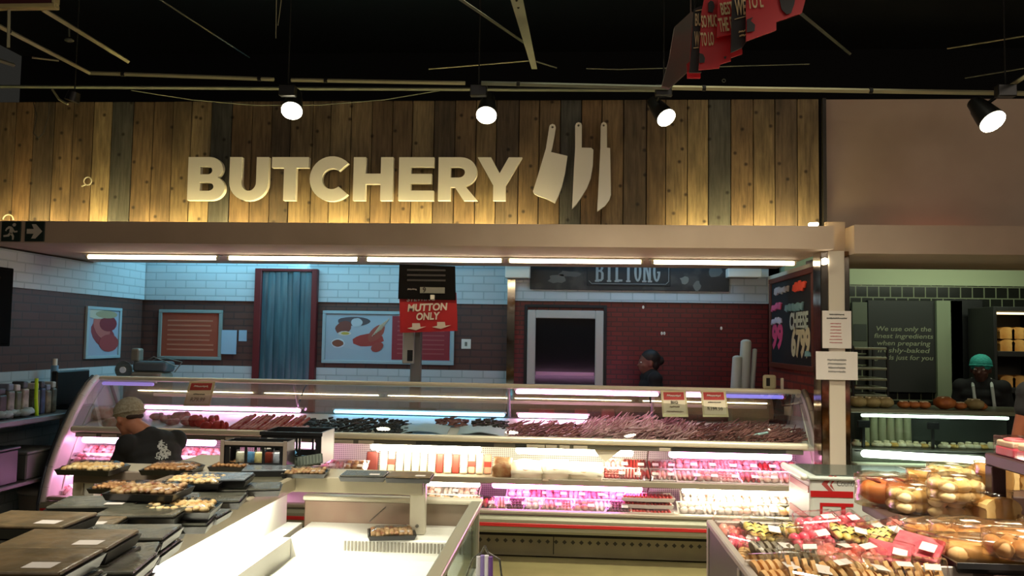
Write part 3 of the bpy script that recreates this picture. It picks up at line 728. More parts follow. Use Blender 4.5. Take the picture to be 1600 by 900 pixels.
# tubes
def tube(a, b, y, z, m_, name='light_tube', r=.016):
    x0 = P(a, 650, Y=y).x; x1 = P(b, 650, Y=y).x
    o = obj(name, MB().cap((x0, y, z), (x1, y, z), r, n=10), m_, case)
    obj('lamp_holder', MB().box(x0-.03, x1+.03, y+.0, y+r*1.6, z+r*.6, z+r*1.6), M_white, o)
zt_ = P(900, 614, Y=7.12).z
tube(808, 1026, 7.12, zt_, M_tubeP); tube(1068, 1095, 7.12, zt_, M_tubeP); tube(1134, 1222, 7.12, zt_, mat('tube_violet', (190, 180, 255), .4, emit=1.6, ecol=(150, 140, 255)))
tube(160, 236, 7.12, zt_, mat('tube_violet2', (190, 180, 255), .4, emit=1.2, ecol=(170, 140, 235)))
tube(228, 467, 7.33, 1.035, M_tubeP); tube(524, 786, 7.33, 1.035, M_glowB); tube(812, 916, 7.33, 1.035, M_tubeP)  # glowing bars added for tube reflections along the back of the deck
M_tubeWW = mat('tube_hot', (255, 250, 235), .4, emit=48.0, ecol=(255, 244, 212))
for a, b, m_ in [(135, 208, M_tubeP), (280, 335, M_tubeP), (440, 512, M_tubeP), (585, 748, M_tubeWW), (812, 985, M_tubeWW), (1050, 1232, M_tubeP)]:
    tube(a, b, 6.80, .80, m_, r=.026)
M_tubePP = mat('tube_magenta', (255, 210, 245), .4, emit=36, ecol=(255, 130, 225))
for a, b, m_ in [(116, 440, M_tubeP), (665, 748, M_tubeW), (775, 1000, M_tubePP), (1070, 1230, M_tubeWW)]:
    tube(a, b, 6.70, .535, m_, r=.022)
obj('divider_cord', MB().tube([P(1013, 702, Y=6.7), P(1011, 722, Y=6.62), P(1017, 746, Y=6.6), P(1011, 772, Y=6.75)], .006), mat('cord_red', (70, 20, 20), .5), case)

# ------------------------------------------------------------------ goods in the counter
M_foam = mat('white_foam', (226, 220, 212), .5); M_foamk = mat('black_foam', (30, 29, 28), .45)
def meatmat(n, a, b, s=22): return mat(n, a, .35, col2=b, scale=s, bump=.3, coat=.3)
MM = {'pink': meatmat('meat_pink', (206, 104, 104), (232, 196, 188)), 'red': meatmat('meat_red', (150, 22, 26), (196, 60, 56)),
      'pale': meatmat('meat_pale', (232, 176, 160), (244, 222, 206)), 'dark': meatmat('meat_dark', (60, 24, 22), (104, 52, 46), 30),
      'tan': meatmat('meat_tan', (180, 120, 74), (226, 190, 140)), 'white': meatmat('meat_white', (236, 214, 204), (250, 240, 232))}
def tray_mb(w, d, h, t=.004):
    m = MB(); i = .012
    o_ = [(-w/2+i, -d/2+i, 0), (w/2-i, -d/2+i, 0), (w/2-i, d/2-i, 0), (-w/2+i, d/2-i, 0), (-w/2, -d/2, h), (w/2, -d/2, h), (w/2, d/2, h), (-w/2, d/2, h),
          (-w/2+.012, -d/2+.012, h), (w/2-.012, -d/2+.012, h), (w/2-.012, d/2-.012, h), (-w/2+.012, d/2-.012, h),
          (-w/2+i+.01, -d/2+i+.01, t), (w/2-i-.01, -d/2+i+.01, t), (w/2-i-.01, d/2-i-.01, t), (-w/2+i+.01, d/2-i-.01, t)]
    f = [(3, 2, 1, 0)]
    for k in range(4):
        n = (k+1) % 4; f += [(k, n, n+4, k+4), (k+4, n+4, n+8, k+8), (k+8, n+8, n+12, k+12)]
    f.append((12, 13, 14, 15)); return m.add(o_, f)
def meat_mb(kind, w, d):
    m = MB()
    if kind == 'slabs':
        for i in range(5):
            x = -w*.36+w*.18*i
            m.ell((x, 0, .024), (w*.10, d*.36, .018), 10, 6, Matrix.Rotation(.5, 3, 'Y'), .08)
    elif kind == 'mince':
        for i in range(7):
            for j in range(4): m.ell((-w*.36+w*.12*i, -d*.3+d*.2*j, .026), (w*.075, d*.12, .014), 8, 5, None, .12)
    elif kind == 'sausage':
        for i in range(7): m.cap((-w*.36+w*.12*i, -d*.32, .026), (-w*.36+w*.12*i, d*.32, .026), .012, n=8)
    elif kind == 'chicken':
        for i in range(3):
            for j in range(2): m.ell((-w*.27+w*.27*i, -d*.17+d*.34*j, .03), (w*.15, d*.19, .024), 10, 7, Matrix.Rotation(random.uniform(0, 3), 3, 'Z'), .06)
    elif kind == 'steak':
        m.ell((-w*.17, .0, .024), (w*.24, d*.38, .014), 12, 6, None, .1); m.ell((w*.2, .005, .022), (w*.2, d*.36, .014), 12, 6, None, .1)
    return m
PACKS = {}
def pack(kind, colr, foam='w', w=.21, d=.15):
    key = (kind, colr, foam, w)
    if key in PACKS: return copy_tree(PACKS[key])
    t = thing('meat_tray', 'x', 'meat pack')
    obj('tray', tray_mb(w, d, .026), M_foam if foam == 'w' else M_foamk, t)
    obj('meat', meat_mb(kind, w, d), MM[colr], t)
    fm = MB(); fm.add([(-w/2, -d/2, .027), (w/2, -d/2, .027), (w/2, d/2, .027), (-w/2, d/2, .027), (-w*.33, -d*.3, .053), (w*.33, -d*.3, .053), (w*.33, d*.3, .053), (-w*.33, d*.3, .053)],
                      [(0, 1, 5, 4), (1, 2, 6, 5), (2, 3, 7, 6), (3, 0, 4, 7), (4, 5, 6, 7)])
    obj('wrap', fm, M_film, t)
    obj('price_label', MB().box(w*.12, w*.36, -d*.28, -d*.05, .0535, .0545), M_paper, t)
    PACKS[key] = t
    return t
LOOK = {('chicken', 'pale'): 'pale pink chicken pieces', ('chicken', 'pink'): 'pink poultry pieces', ('chicken', 'white'): 'whitish poultry pieces', ('slabs', 'pink'): 'sliced pink chops', ('mince', 'red'): 'bright red mince', ('sausage', 'tan'): 'tan sausages', ('sausage', 'pink'): 'pink sausages',
        ('slabs', 'red'): 'sliced red meat', ('steak', 'pink'): 'pink steaks', ('steak', 'tan'): 'crumbed tan steaks', ('sausage', 'red'): 'red sausages', ('mince', 'dark'): 'dark mince', ('slabs', 'white'): 'pale fatty slices', ('steak', 'red'): 'dark red steaks', ('mince', 'pink'): 'pink mince', ('chicken', 'tan'): 'golden crumbed pieces'}
cnt_ = {}
def put_row(px0, px1, n, kinds, Y, z, shelf, rise=0.0, tilt=.55, foam='w', stack=1, grp=None, near='', sc=1.0):
    x0 = P(px0, 700, Y=Y).x; x1 = P(px1, 700, Y=Y).x
    for i in range(n):
        x = x0+(x1-x0)*(i+.5)/n
        for s in range(stack):
            k = kinds[(i+s) % len(kinds)] if stack == 1 else kinds[i % len(kinds)]
            t = pack(k[0], k[1], foam if len(k) < 3 else k[2])
            t.location = (x+random.uniform(-.01, .01), Y+random.uniform(-.01, .01)+.0*s, z+rise+s*.055)
            t.rotation_euler = (tilt if stack == 1 else .0, 0, random.uniform(-.12, .12))
            t.scale = (sc,)*3; t['category'] = 'meat pack'; t['group'] = grp or ('meat packs on the %s shelf' % shelf)
            lk = LOOK.get(k[:2], 'meat')
            pos = (ORD[i]+' from left, ' if n > 1 else '') + ('%s up, ' % ORD[s] if stack > 1 else '')
            t['label'] = '%s, %s%s' % ({'w': 'white tray, ', 'k': 'black tray, '}[foam if len(k) < 3 else k[2]]+lk, pos, near)
Zm, Zb = .592, .352
# middle shelf
put_row(100, 192, 4, [('slabs', 'dark', 'k'), ('chicken', 'pink'), ('chicken', 'white'), ('chicken', 'pale')], 6.76, Zm, 'middle', .035, near='middle shelf left of bending man')
put_row(100, 192, 4, [('chicken', 'pale'), ('chicken', 'white'), ('chicken', 'pink')], 6.95, Zm, 'middle', .08, near='middle shelf rear, left of bending man')
put_row(280, 350, 3, [('chicken', 'pale'), ('chicken', 'pink'), ('chicken', 'white')], 6.76, Zm, 'middle', .035, near='middle shelf right of bending man')
put_row(280, 350, 3, [('chicken', 'pale'), ('chicken', 'pink')], 6.95, Zm, 'middle', .08, near='middle shelf rear, right of bending man')
put_row(500, 570, 3, [('chicken', 'pink'), ('slabs', 'pink'), ('chicken', 'tan')], 6.76, Zm, 'middle', .035, near='middle shelf left of upright packs')
put_row(950, 1050, 4, [('mince', 'red'), ('sausage', 'red'), ('slabs', 'red'), ('slabs', 'pink')], 6.74, Zm, 'middle', .035, near='middle shelf left of red cord')
put_row(955, 1050, 4, [('slabs', 'pink'), ('sausage', 'red'), ('slabs', 'red')], 6.94, Zm, 'middle', .08, near='middle shelf rear, left of red cord')
put_row(1060, 1244, 6, [('slabs', 'pink'), ('chicken', 'pink'), ('mince', 'pink'), ('slabs', 'red'), ('chicken', 'pale')], 6.74, Zm, 'middle', .035, near='middle shelf front row right of cord', sc=1.05)
put_row(1058, 1240, 6, [('chicken', 'pink'), ('slabs', 'pink'), ('mince', 'pink'), ('chicken', 'pink'), ('slabs', 'red')], 6.93, Zm, 'middle', .09, near='middle shelf rear row right of cord', sc=1.05)
put_row(1056, 1160, 3, [('mince', 'pink'), ('chicken', 'pink'), ('slabs', 'pink')], 7.08, Zm, 'middle', .14, near='middle shelf highest row right of cord')
# bottom shelf
put_row(78, 112, 1, [('slabs', 'pink')], 6.66, Zb, 'bottom', .03, near='bottom shelf far left corner')
put_row(140, 195, 2, [('mince', 'red'), ('slabs', 'pink')], 6.66, Zb, 'bottom', .03, near='bottom shelf behind left bridge post')
put_row(664, 748, 3, [('chicken', 'tan', 'k'), ('steak', 'tan', 'k'), ('sausage', 'tan', 'k')], 6.66, Zb, 'bottom', .035, foam='k', near='bottom shelf right of island bridge', sc=1.1)
put_row(664, 748, 3, [('chicken', 'pale'), ('slabs', 'white')], 6.87, Zb, 'bottom', .08, near='bottom shelf rear, right of island bridge')
put_row(748, 800, 2, [('slabs', 'red', 'k'), ('sausage', 'tan', 'k')], 6.65, Zb, 'bottom', .035, near='bottom shelf behind island corner')
put_row(798, 978, 7, [('mince', 'dark'), ('chicken', 'white'), ('slabs', 'pink'), ('mince', 'pink'), ('chicken', 'pink'), ('slabs', 'white')], 6.65, Zb, 'bottom', .035, near='bottom shelf front row left of red stack')
put_row(800, 974, 6, [('chicken', 'white'), ('slabs', 'pink'), ('chicken', 'pink'), ('slabs', 'white'), ('slabs', 'pink')], 6.84, Zb, 'bottom', .085, near='bottom shelf rear row left of red stack', sc=1.05)
put_row(978, 1046, 2, [('mince', 'red'), ('sausage', 'red')], 6.66, Zb, 'bottom', .0, stack=3, near='bottom shelf below red cord', sc=1.1)
put_row(1064, 1240, 6, [('chicken', 'white'), ('slabs', 'white'), ('chicken', 'white'), ('chicken', 'pale'), ('slabs', 'white'), ('steak', 'tan', 'k')], 6.65, Zb, 'bottom', .035, near='bottom shelf front row at right end', sc=1.05)
put_row(1070, 1236, 6, [('chicken', 'white'), ('chicken', 'pale')], 6.84, Zb, 'bottom', .085, near='bottom shelf rear row at right end', sc=1.05)

# upright boxes / sliced packs and bags on the middle shelf
M_pk = [mat('pack_cream', (232, 214, 184), .5), mat('pack_red_stripe', (176, 60, 48), .5), mat('pack_salmon', (226, 168, 140), .5), mat('pack_brown', (104, 40, 34), .5)]
def upright_pack(px, w, h, m_, label, grp, Y=6.85, lean=.25, base=Zm+.003, d=.03, band=None):
    x = P(px, 720, Y=Y).x
    t = thing('vacuum_pack', label, 'meat pack', (x, Y, base), grp)
    obj('pouch', at(MB().rbox(-w/2, w/2, 0, d, 0, h, .01, 2), (x, Y, base), 0, -lean), m_, t)
    if band: obj('band', at(MB().box(-w/2-.001, w/2+.001, -.0015, d*.5, h*.35, h*.62), (x, Y, base), 0, -lean), band, t)
    obj('sealed_edge', at(MB().box(-w/2, w/2, d*.4, d*.5, h, h+.012), (x, Y, base), 0, -lean), M_film, t)
upright_pack(580, .10, .16, M_pk[3], 'dark brown upright vacuum pack, first at the left of the lit pack row', 'upright packs on the middle shelf')
cols = [0, 2, 0, 0, 0, 0, 0, 1, 0, 1, 0, 2, 0, 2]
for i in range(14):
    upright_pack(598+i*12.6, .058, .155+.012*random.random(), M_pk[cols[i]], '%s upright pack, %s from left, under the bright tube' % (['cream', 'red striped', 'salmon'][cols[i] if cols[i] < 3 else 0], ORD[i]), 'upright packs on the middle shelf', Y=6.84+.02*(i % 2), band=M_pk[1] if cols[i] == 2 else None)
M_bag = mat('white_paper_bag', (240, 230, 208), .7, bump=.5, scale=6)
def bag(px, w, h, d, label, Y=6.72, rz=0, base=Zm+.002, m_=None, tilt=.3, prn=True):
    x = P(px, 720, Y=Y).x
    t = thing('paper_bag', label, 'bag', (x, Y, base), 'white bags on the middle shelf')
    bm = bmesh.new(); bmesh.ops.create_cube(bm, size=1); bmesh.ops.subdivide_edges(bm, edges=bm.edges, cuts=4, use_grid_fill=True)
    for v in bm.verts:
        c = v.co; k = 1-.5*max(0, abs(c.x)-.2)-.3*abs(c.y)
        v.co = Vector((c.x*w, c.y*d, (c.z*k+.5)*h)) + Vector([random.uniform(-.006, .006) for _ in range(3)])
    mm = MB(); mm.frombm(bm, True); z0 = min(v.z for v in mm.v); mm.xf(Matrix.Translation((0, 0, -z0)))
    at(mm, (x, Y, base+.02), rz, tilt)
    obj('sack', mm, m_ or M_bag, t)
    if prn:
        q = MB().ell((0, -d*.3, h*.97), (w*.16, d*.12, .004)); obj('printed_patch', at(q, (x, Y, base+.02), rz, tilt), MM['tan'], t)
bag(786, .15, .13, .16, 'upright buff ticketed bag left of the big white paper bags', m_=mat('buff_bag', (214, 184, 140), .6, col2=(180, 120, 80), scale=14))
bag(826, .26, .09, .22, 'large white paper bag with a brown oval print, first of the white bags')
bag(868, .24, .10, .22, 'large white paper bag with upturned corner, second of the white bags', rz=.2)
bag(916, .26, .085, .22, 'large white paper bag at the right end of the white bags', rz=-.1)
x = P(940, 700, Y=6.72)
one('paper_sheet', MB().add([P(928, 702, Y=6.70), P(975, 700, Y=6.70), P(946, 722, Y=6.68), P(936, 714, Y=6.68)] + [p+Vector((0, .003, 0)) for p in (P(928, 702, Y=6.70), P(975, 700, Y=6.70), P(946, 722, Y=6.68), P(936, 714, Y=6.68))], [(0,3,2,1),(4,5,6,7),(0,1,5,4),(1,2,6,5),(2,3,7,6),(3,0,4,7)]), M_bag, 'white paper corner hanging down from the ticket strip over the bags', 'paper')

# top deck: loose meat
def deckz(Y): return .878+(Y-6.74)*(1.005-.878)/.62
def lumps(name, label, cat, px0, px1, n, r, m_, Y0=6.80, Y1=7.15, h=.04, grp=None, each=True, flat=.5):
    for i in range(n):
        Y = random.uniform(Y0, Y1); x = P(px0+(px1-px0)*(i+.5)/n, 670, Y=Y).x
        rr = r*random.uniform(.8, 1.2); m = MB()
        z = deckz(Y)+rr*flat*.8
        R_ = Matrix.Rotation(random.uniform(0, 3), 3, 'Z')
        m.ell((x, Y, z), (rr, rr*.62, rr*flat), 14, 9, R_, .07); m.ell((x+rr*.6, Y+.02, z+.006), (rr*.5, rr*.5, rr*flat*.9), 10, 7, R_, .1)
        one(name, m, m_, label % ORD[i], cat, grp)
lumps('meat_cut', 'pale pink chicken on the top deck left of the hairnet, %s from left', 'meat', 128, 182, 4, .10, MM['pale'], 6.85, 7.1, grp='poultry pieces on the top deck', flat=.55)
lumps('meat_cut', 'pink meat cut on the top deck right of the hairnet, %s from left', 'meat', 236, 300, 5, .07, MM['pink'], grp='pink cuts on the top deck')
lumps('meat_cut', 'bright red meat piece on the top deck under the price card, %s from left', 'meat', 300, 352, 6, .05, mat('meat_scarlet', (190, 26, 24), .35, col2=(220, 70, 60), scale=22, coat=.3), 6.82, 6.98, grp='red cuts on the top deck', flat=.9)
def ribs(px, label):
    Y = 6.9; x = P(px, 668, Y=Y).x; m = MB()
    t = thing('rib_rack', label, 'meat', (x, Y, deckz(Y)), 'rib racks on the top deck')
    for k in range(7):
        a = Vector((x-.12+.035*k, Y-.08, deckz(6.82)+.02)); m.cap(a, a+Vector((.09, .16, .085+.01*(k % 3))), .018, .014, 8)
    obj('ribs', m, meatmat('rib_red', (176, 40, 36), (226, 140, 126)), t)
    m = MB()
    for k in range(7):
        a = Vector((x-.12+.035*k, Y-.08, deckz(6.82)+.02))+Vector((.09, .16, .085+.01*(k % 3))); m.ell(a, (.010, .012, .010), 8, 5)
    obj('bone_ends', m, mat('bone', (226, 206, 186), .5), t)
for i, px in enumerate((385, 415, 445)): ribs(px, 'red rib rack leaning on the top deck, %s of three' % ['leftmost', 'middle', 'rightmost, tallest'][i])
lumps('meat_cut', 'brown-pink cured piece on the top deck by the glass divider, %s from left', 'meat', 452, 480, 2, .06, MM['pink'], 6.82, 6.92, grp='cured pieces by the divider')
# dried sausage heap: nobody could count it
def sticks(label, px0, px1, n, m_, Y0, Y1, hz, L_=.14, r=.007, up=.5):
    m = MB()
    for i in range(n):
        u = random.random(); Y = random.uniform(Y0, Y1); x = P(px0+(px1-px0)*u, 670, Y=Y).x
        prof_ = math.sin(math.pi*min(max(u, .08), .92))**.5
        z = deckz(Y)+.012+random.random()*hz*prof_
        a = random.uniform(-.9, 1.4); e = random.uniform(0, up)
        d = Vector((math.cos(a)*math.cos(e), math.sin(a)*math.cos(e)*.6, math.sin(e)))*L_*random.uniform(.5, 1)
        c = Vector((x, Y, z)); m.cyl(c-d*.3, c+d*.7, r*random.uniform(.7, 1.3), r*.6, 5)
    o = one('dried_meat_sticks', m, m_, label, 'dried meat', origin=(P((px0+px1)/2, 670, Y=6.95).x, 6.95, deckz(6.95)))
    o['kind'] = 'stuff'
M_bil = mat('biltong', (96, 52, 48), .5, col2=(160, 104, 98), scale=12)
M_bilk = mat('biltong_black', (34, 32, 34), .5, col2=(70, 64, 62), scale=12)
M_bilp = mat('biltong_mauve', (214, 172, 176), .5, col2=(160, 108, 112), scale=12)
sticks('brown dried sausage sticks heaped behind the rail below the dark window', 795, 915, 330, M_bil, 6.78, 7.12, .05, .11)
sticks('tall heap of long mauve dried sausage sticks in the middle of the right deck', 908, 1075, 620, M_bilp, 6.78, 7.12, .10, .17, up=.9)
sticks('dark brown dried meat strips heaped at the right end of the top deck', 1060, 1250, 620, M_bil, 6.78, 7.12, .075, .13, up=.7)
sticks('nearly black dried meat chunks spread in the blue-lit deck section', 470, 640, 420, M_bilk, 6.80, 7.15, .03, .06, .011, .3)
sticks('small dark pile of dried meat at the back of the blue-lit deck', 682, 728, 90, M_bil, 7.05, 7.2, .04, .06, .010, .3)
sticks('dark pile of dried meat beside the steel corner strip', 738, 790, 130, M_bilk, 7.0, 7.18, .045, .06, .010, .3)
def liner(px0, px1, label, Y0=6.80, Y1=7.05):
    m = MB(); n = 9; x0 = P(px0, 670, Y=6.9).x; x1 = P(px1, 670, Y=6.9).x; vs = []
    for j in range(4):
        for i in range(n):
            u = i/(n-1); Y = Y0+(Y1-Y0)*j/3; vs.append((x0+(x1-x0)*u, Y, deckz(Y)+.015+.035*math.sin(u*3.1)*(1-j*.15)+random.uniform(-.004, .004)))
    m.add(vs, [(j*n+i, j*n+i+1, (j+1)*n+i+1, (j+1)*n+i) for j in range(3) for i in range(n-1)], True)
    b_ = [v+Vector((0, 0, -.003)) for v in m.v]; m.add(b_, [f[::-1] for f in m.f], True)
    one('plastic_liner', m, mat('liner', (196, 214, 222), .3), label, 'liner', 'plastic liners on the top deck')
liner(622, 700, 'crumpled pale plastic liner in the blue-lit deck section, left one')
liner(716, 788, 'crumpled pale plastic liner in the blue-lit deck section, next to the divider')
one('steel_scoop', MB().tube([P(1152, 685, Y=6.80), P(1200, 676, Y=6.84)], .012), mat('scoop_steel', (190, 225, 225), .2, metal=.6), 'shiny steel tongs lying on the dark meat strips at the right', 'tongs')

# price cards hanging on the front glass
def price_card(px0, py0, px1, py1, lines_, label, lean=0, Y=6.88):
    q = [P(px0, py0, Y=7.05), P(px1, py0, Y=7.05), P(px1-lean, py1, Y=Y), P(px0-lean, py1, Y=Y)]
    q = [v+Vector((0, -.02, 0)) for v in q]
    t = thing('price_card', label, 'price card', q[3], 'price cards on the counter glass')
    nrm = Vector((0, .004, 0)); U = q[1]-q[0]; V = q[3]-q[0]
    G = lambda u, v, w=0: q[0]+U*u+V*v+Vector((0, -w, 0))
    pl = lambda u0, u1, v0, v1, w, th: MB().add([G(u0, v1, w), G(u1, v1, w), G(u1, v0, w), G(u0, v0, w)]+[G(u0, v1, w-th), G(u1, v1, w-th), G(u1, v0, w-th), G(u0, v0, w-th)], [(0,1,2,3),(7,6,5,4),(0,4,5,1),(1,5,6,2),(2,6,7,3),(3,7,4,0)])
    obj('holder', pl(0, 1, 0, 1, 0, .006), mat('card_cream2', (190, 178, 140), .6), t)
    obj('paper', pl(.07, .93, .05, .90, .002, .0015), mat('card_paper', (214, 202, 178), .7), t)
    obj('red_header', pl(.09, .91, .06, .36, .004, .0015), mat('card_header', (160, 34, 30), .6), t)
    ang = math.atan2(-(V.y), -V.z)
    for i, (s, v, h, w_) in enumerate(lines_):
        mm = scribble(U.length*w_, V.length*h, 1, None, i+7) if s == '~' else text_mb(s, U.length*w_, V.length*h, .001, .02)
        mm.xf(Matrix.Translation(G(.5, v, .006)) @ Matrix.Shear('XY', 4, (0, 0)) @ Matrix.Rotation(math.atan2(V.y, V.z)+math.pi if False else -math.atan2(-V.y, -V.z), 4, 'X'))
        obj('lettering', mm, M_paper if i == 0 else M_ink, t)
price_card(298, 596, 338, 634, [('~', .2, .16, .62), ('~', .52, .08, .5), ('R79.99', .74, .16, .55)], 'price card with red header reading R79.99 at the left of the counter glass', lean=10)
price_card(1032, 610, 1071, 651, [('~', .2, .16, .62), ('BIG', .45, .1, .28), ('~', .62, .12, .42), ('~', .8, .10, .72)], 'price card with red header, left one of the pair at the right end', lean=-3)
price_card(1094, 610, 1133, 651, [('~', .2, .16, .62), ('~', .45, .07, .6), ('R199.99', .70, .13, .6)], 'price card with red header, right one of the pair at the right end', lean=-4)

# ================================================================== BEHIND THE COUNTER
def wallpanel(px0, py0, px1, py1, Y, d=.02):
    a = P(px0, py1, Y=Y); b = P(px1, py0, Y=Y); return a.x, b.x, a.z, b.z
M_pframe = mat('poster_frame', (150, 170, 176), .5)
# curtain doorway
x0, x1, z0, z1 = wallpanel(396, 421, 499, 600, BK-.03)
t = thing('strip_curtain_doorway', 'tall doorway with blue plastic strip curtain and dark red jambs', 'doorway', ((x0+x1)/2, BK-.06, 0))
M_jamb = mat('jamb_red', (90, 14, 18), .5)
obj('frame', MB().rbox(x0, x0+.075, BK-.10, BK-.031, 0.001, z1, .004).rbox(x1-.06, x1, BK-.10, BK-.031, 0.001, z1, .004).rbox(x0+.075, x1-.06, BK-.10, BK-.031, z1-.03, z1, .004), M_jamb, t)
M_strip = mat('curtain_strip', (50, 76, 86), .3, col2=(66, 94, 102), scale=3, stretch=(8, 1, .7), sharp=(.4, .6))
nst = 8; wst = (x1-x0-.14)/nst
for i in range(nst):
    a = x0+.078+wst*i; yy = BK-.066-.012*(i % 2)
    vs = []; 
    for k in range(7):
        z = z1-.035-(z1-.1)*k/6
        dy = .008*math.sin(k*1.3+i*2.1)
        vs += [(a-.004, yy+dy, z), (a+wst*.5, yy+dy-.010, z), (a+wst+.004, yy+dy, z)]
    f = [(3*k+j, 3*k+3+j, 3*k+4+j, 3*k+1+j) for k in range(6) for j in (0, 1)]
    obj('plastic_strip', MB().add(vs, f, True), M_strip, t)
# posters
def poster(name, x0, x1, z0, z1, Y, label, fr_=.035, fm=None, bg=None):
    t = thing(name, label, 'poster', ((x0+x1)/2, Y, z0))
    obj('backing', MB().box(x0+fr_, x1-fr_, Y-.012, Y-.001, z0+fr_, z1-fr_), bg, t)
    m = MB()
    m.rbox(x0, x1, Y-.03, Y-.001, z0, z0+fr_, .004).rbox(x0, x1, Y-.03, Y-.001, z1-fr_, z1, .004).rbox(x0, x0+fr_, Y-.03, Y-.001, z0+fr_, z1-fr_, .003).rbox(x1-fr_, x1, Y-.03, Y-.001, z0+fr_, z1-fr_, .003)
    obj('frame', m, fm or M_pframe, t)
    return t
Mp_rust = mat('poster_rust', (150, 68, 46), .6); Mp_dred = mat('poster_red', (134, 32, 42), .6); Mp_blue = mat('poster_pale', (150, 166, 178), .6)
Mtxt = mat('poster_text', (176, 110, 84), .6); Mtxt2 = mat('poster_text2', (150, 70, 70), .6)
x0, x1, z0, z1 = wallpanel(247, 485, 349, 561, BK)
t = poster('text_poster', x0, x1, z0, z1, BK, 'rust red framed text poster left of the curtain doorway', bg=Mp_rust, fm=mat('poster_frame_grey', (128, 140, 136), .5))
m = MB(); random.seed(3)
for k in range(7):
    z = z1-.12-k*(z1-z0-.2)/6.6; m.box(x0+.10, x1-.09-random.uniform(0, .08), BK-.0135, BK-.0121, z-.009, z+.009)
obj('text_lines', m, Mtxt, t)
x0, x1, z0, z1 = wallpanel(347, 516, 372, 553, BK)
one('paper_notice', MB().box(x0, x1, BK-.034, BK-.031, z0, z1), mat('notice_blue', (150, 176, 196), .7), 'pale blue paper notice taped beside the rust text poster', 'notice')
x0, x1, z0, z1 = wallpanel(373, 516, 386, 533, BK)
one('paper_notice', MB().box(x0, x1, BK-.004, BK-.001, z0, z1), mat('notice_blue', (150, 176, 196), .7), 'small pale blue paper square next to the larger notice', 'notice')
# food picture poster with red text half
x0, x1, z0, z1 = wallpanel(503, 488, 711, 567, BK)
t = poster('food_poster', x0, x1, z0, z1, BK, 'pale framed poster with food picture and dark red text half behind the scale post', bg=Mp_blue)
xm = x0+(x1-x0)*.53
obj('red_panel', MB().box(xm, x1-.05, BK-.015, BK-.0121, z0+.05, z1-.05), Mp_dred, t)
m = MB()
for k in range(8):
    z = z1-.11-k*(z1-z0-.2)/7.6; m.box(xm+.06, x1-.11, BK-.017, BK-.0151, z-.007, z+.007)
obj('text_lines', m, Mtxt2, t)
W = x1-x0; Hh = z1-z0
def blob(cx, cz, rx, rz, col, w=.0, ang=0, n=18, jit=.06):
    pts = [(cx+rx*math.cos(a)*math.cos(ang)*(1+random.uniform(-jit, jit))-rz*math.sin(a)*math.sin(ang), cz+rx*math.cos(a)*math.sin(ang)+rz*math.sin(a)*math.cos(ang)*(1+random.uniform(-jit, jit))) for a in [6.283*i/n for i in range(n)]]
    return MB().prism(pts, [], lambda u, v, ww: Vector((u, BK-.0125-w-ww, v)), -.001)
g = lambda u, v: (x0+u*W, z0+v*Hh)
for (u, v, a, b, c, ang, w) in [(.26, .5, .19, .20, (158, 168, 178), 0, 0), (.24, .80, .16, .07, (78, 68, 72), 0, .0012), (.16, .68, .08, .10, (110, 60, 50), .4, .0014), (.26, .78, .055, .07, (170, 180, 186), 0, .0026),
                                (.35, .45, .15, .10, (150, 52, 44), .1, .002), (.41, .58, .10, .09, (150, 70, 56), .8, .003), (.12, .38, .065, .075, (190, 196, 200), 0, .0024), (.12, .38, .055, .055, (120, 66, 44), 0, .0036), (.17, .57, .06, .035, (196, 190, 180), 0, .0030), (.175, .57, .04, .022, (170, 150, 60), 0, .0042), (.42, .32, .06, .07, (150, 60, 50), .5, .0044)]:
    cx, cz = g(u, v); obj('picture', blob(cx, cz, a*W*.8, b*Hh*1.2, c, w, ang), mat('food_%d_%d_%d' % c, c, .6), t)
m = MB()
for k in range(5): a_ = g(.38+.016*k, .52+.03*k); m.cyl(Vector((a_[0], BK-.0185, a_[1])), Vector((a_[0]+.09, BK-.0185, a_[1]+.13)), .004, n=5)
obj('picture', m, mat('food_strip', (210, 190, 160), .6), t)
x0, x1, z0, z1 = wallpanel(721, 530, 736, 545, BK)
t = thing('wall_switch', 'small square white switch plate on the brown brick wall', 'switch', ((x0+x1)/2, BK-.005, z0))
obj('plate', MB().rbox(x0, x1, BK-.012, BK-.001, z0, z1, .002), M_white, t); obj('rocker', MB().rbox((x0+x1)/2-.015, (x0+x1)/2+.012, BK-.017, BK-.0121, z0+.03, z1-.03, .002), M_grey, t)
# poster on the left wall
XW = -4.75
def wl(px, py): return P(px, py, X=XW+.01)
qs = [wl(135, 478), wl(189, 482), wl(187, 560), wl(132, 560)]
t = thing('meat_poster', 'framed poster of raw meat on the left side wall', 'poster', qs[3])
ya, yb = qs[0].y, qs[1].y; za, zb2 = (qs[2].z+qs[3].z)/2, (qs[0].z+qs[1].z)/2
obj('backing', MB().box(XW+.001, XW+.014, ya+.04, yb-.04, za+.03, zb2-.03), mat('poster_lilac', (150, 158, 176), .6), t)
m = MB().rbox(XW+.001, XW+.028, ya, yb, za, za+.03, .003).rbox(XW+.001, XW+.028, ya, yb, zb2-.03, zb2, .003).rbox(XW+.001, XW+.028, ya, ya+.04, za+.03, zb2-.03, .003).rbox(XW+.001, XW+.028, yb-.04, yb, za+.03, zb2-.03, .003)
obj('frame', m, M_pframe, t)
def blobx(u, v, a, b, c, w, ang=0):
    cy = ya+(yb-ya)*u; cz = za+(zb2-za)*v; n = 16
    pts = [(cy+a*math.cos(q)*math.cos(ang)-b*math.sin(q)*math.sin(ang), cz+a*math.cos(q)*math.sin(ang)+b*math.sin(q)*math.cos(ang)) for q in [6.283*i/n for i in range(n)]]
    obj('picture', MB().prism(pts, [], lambda uu, vv, ww: Vector((XW+.0145+w+ww, uu, vv)), .001), mat('food_%d_%d_%d' % c, c, .6), t)
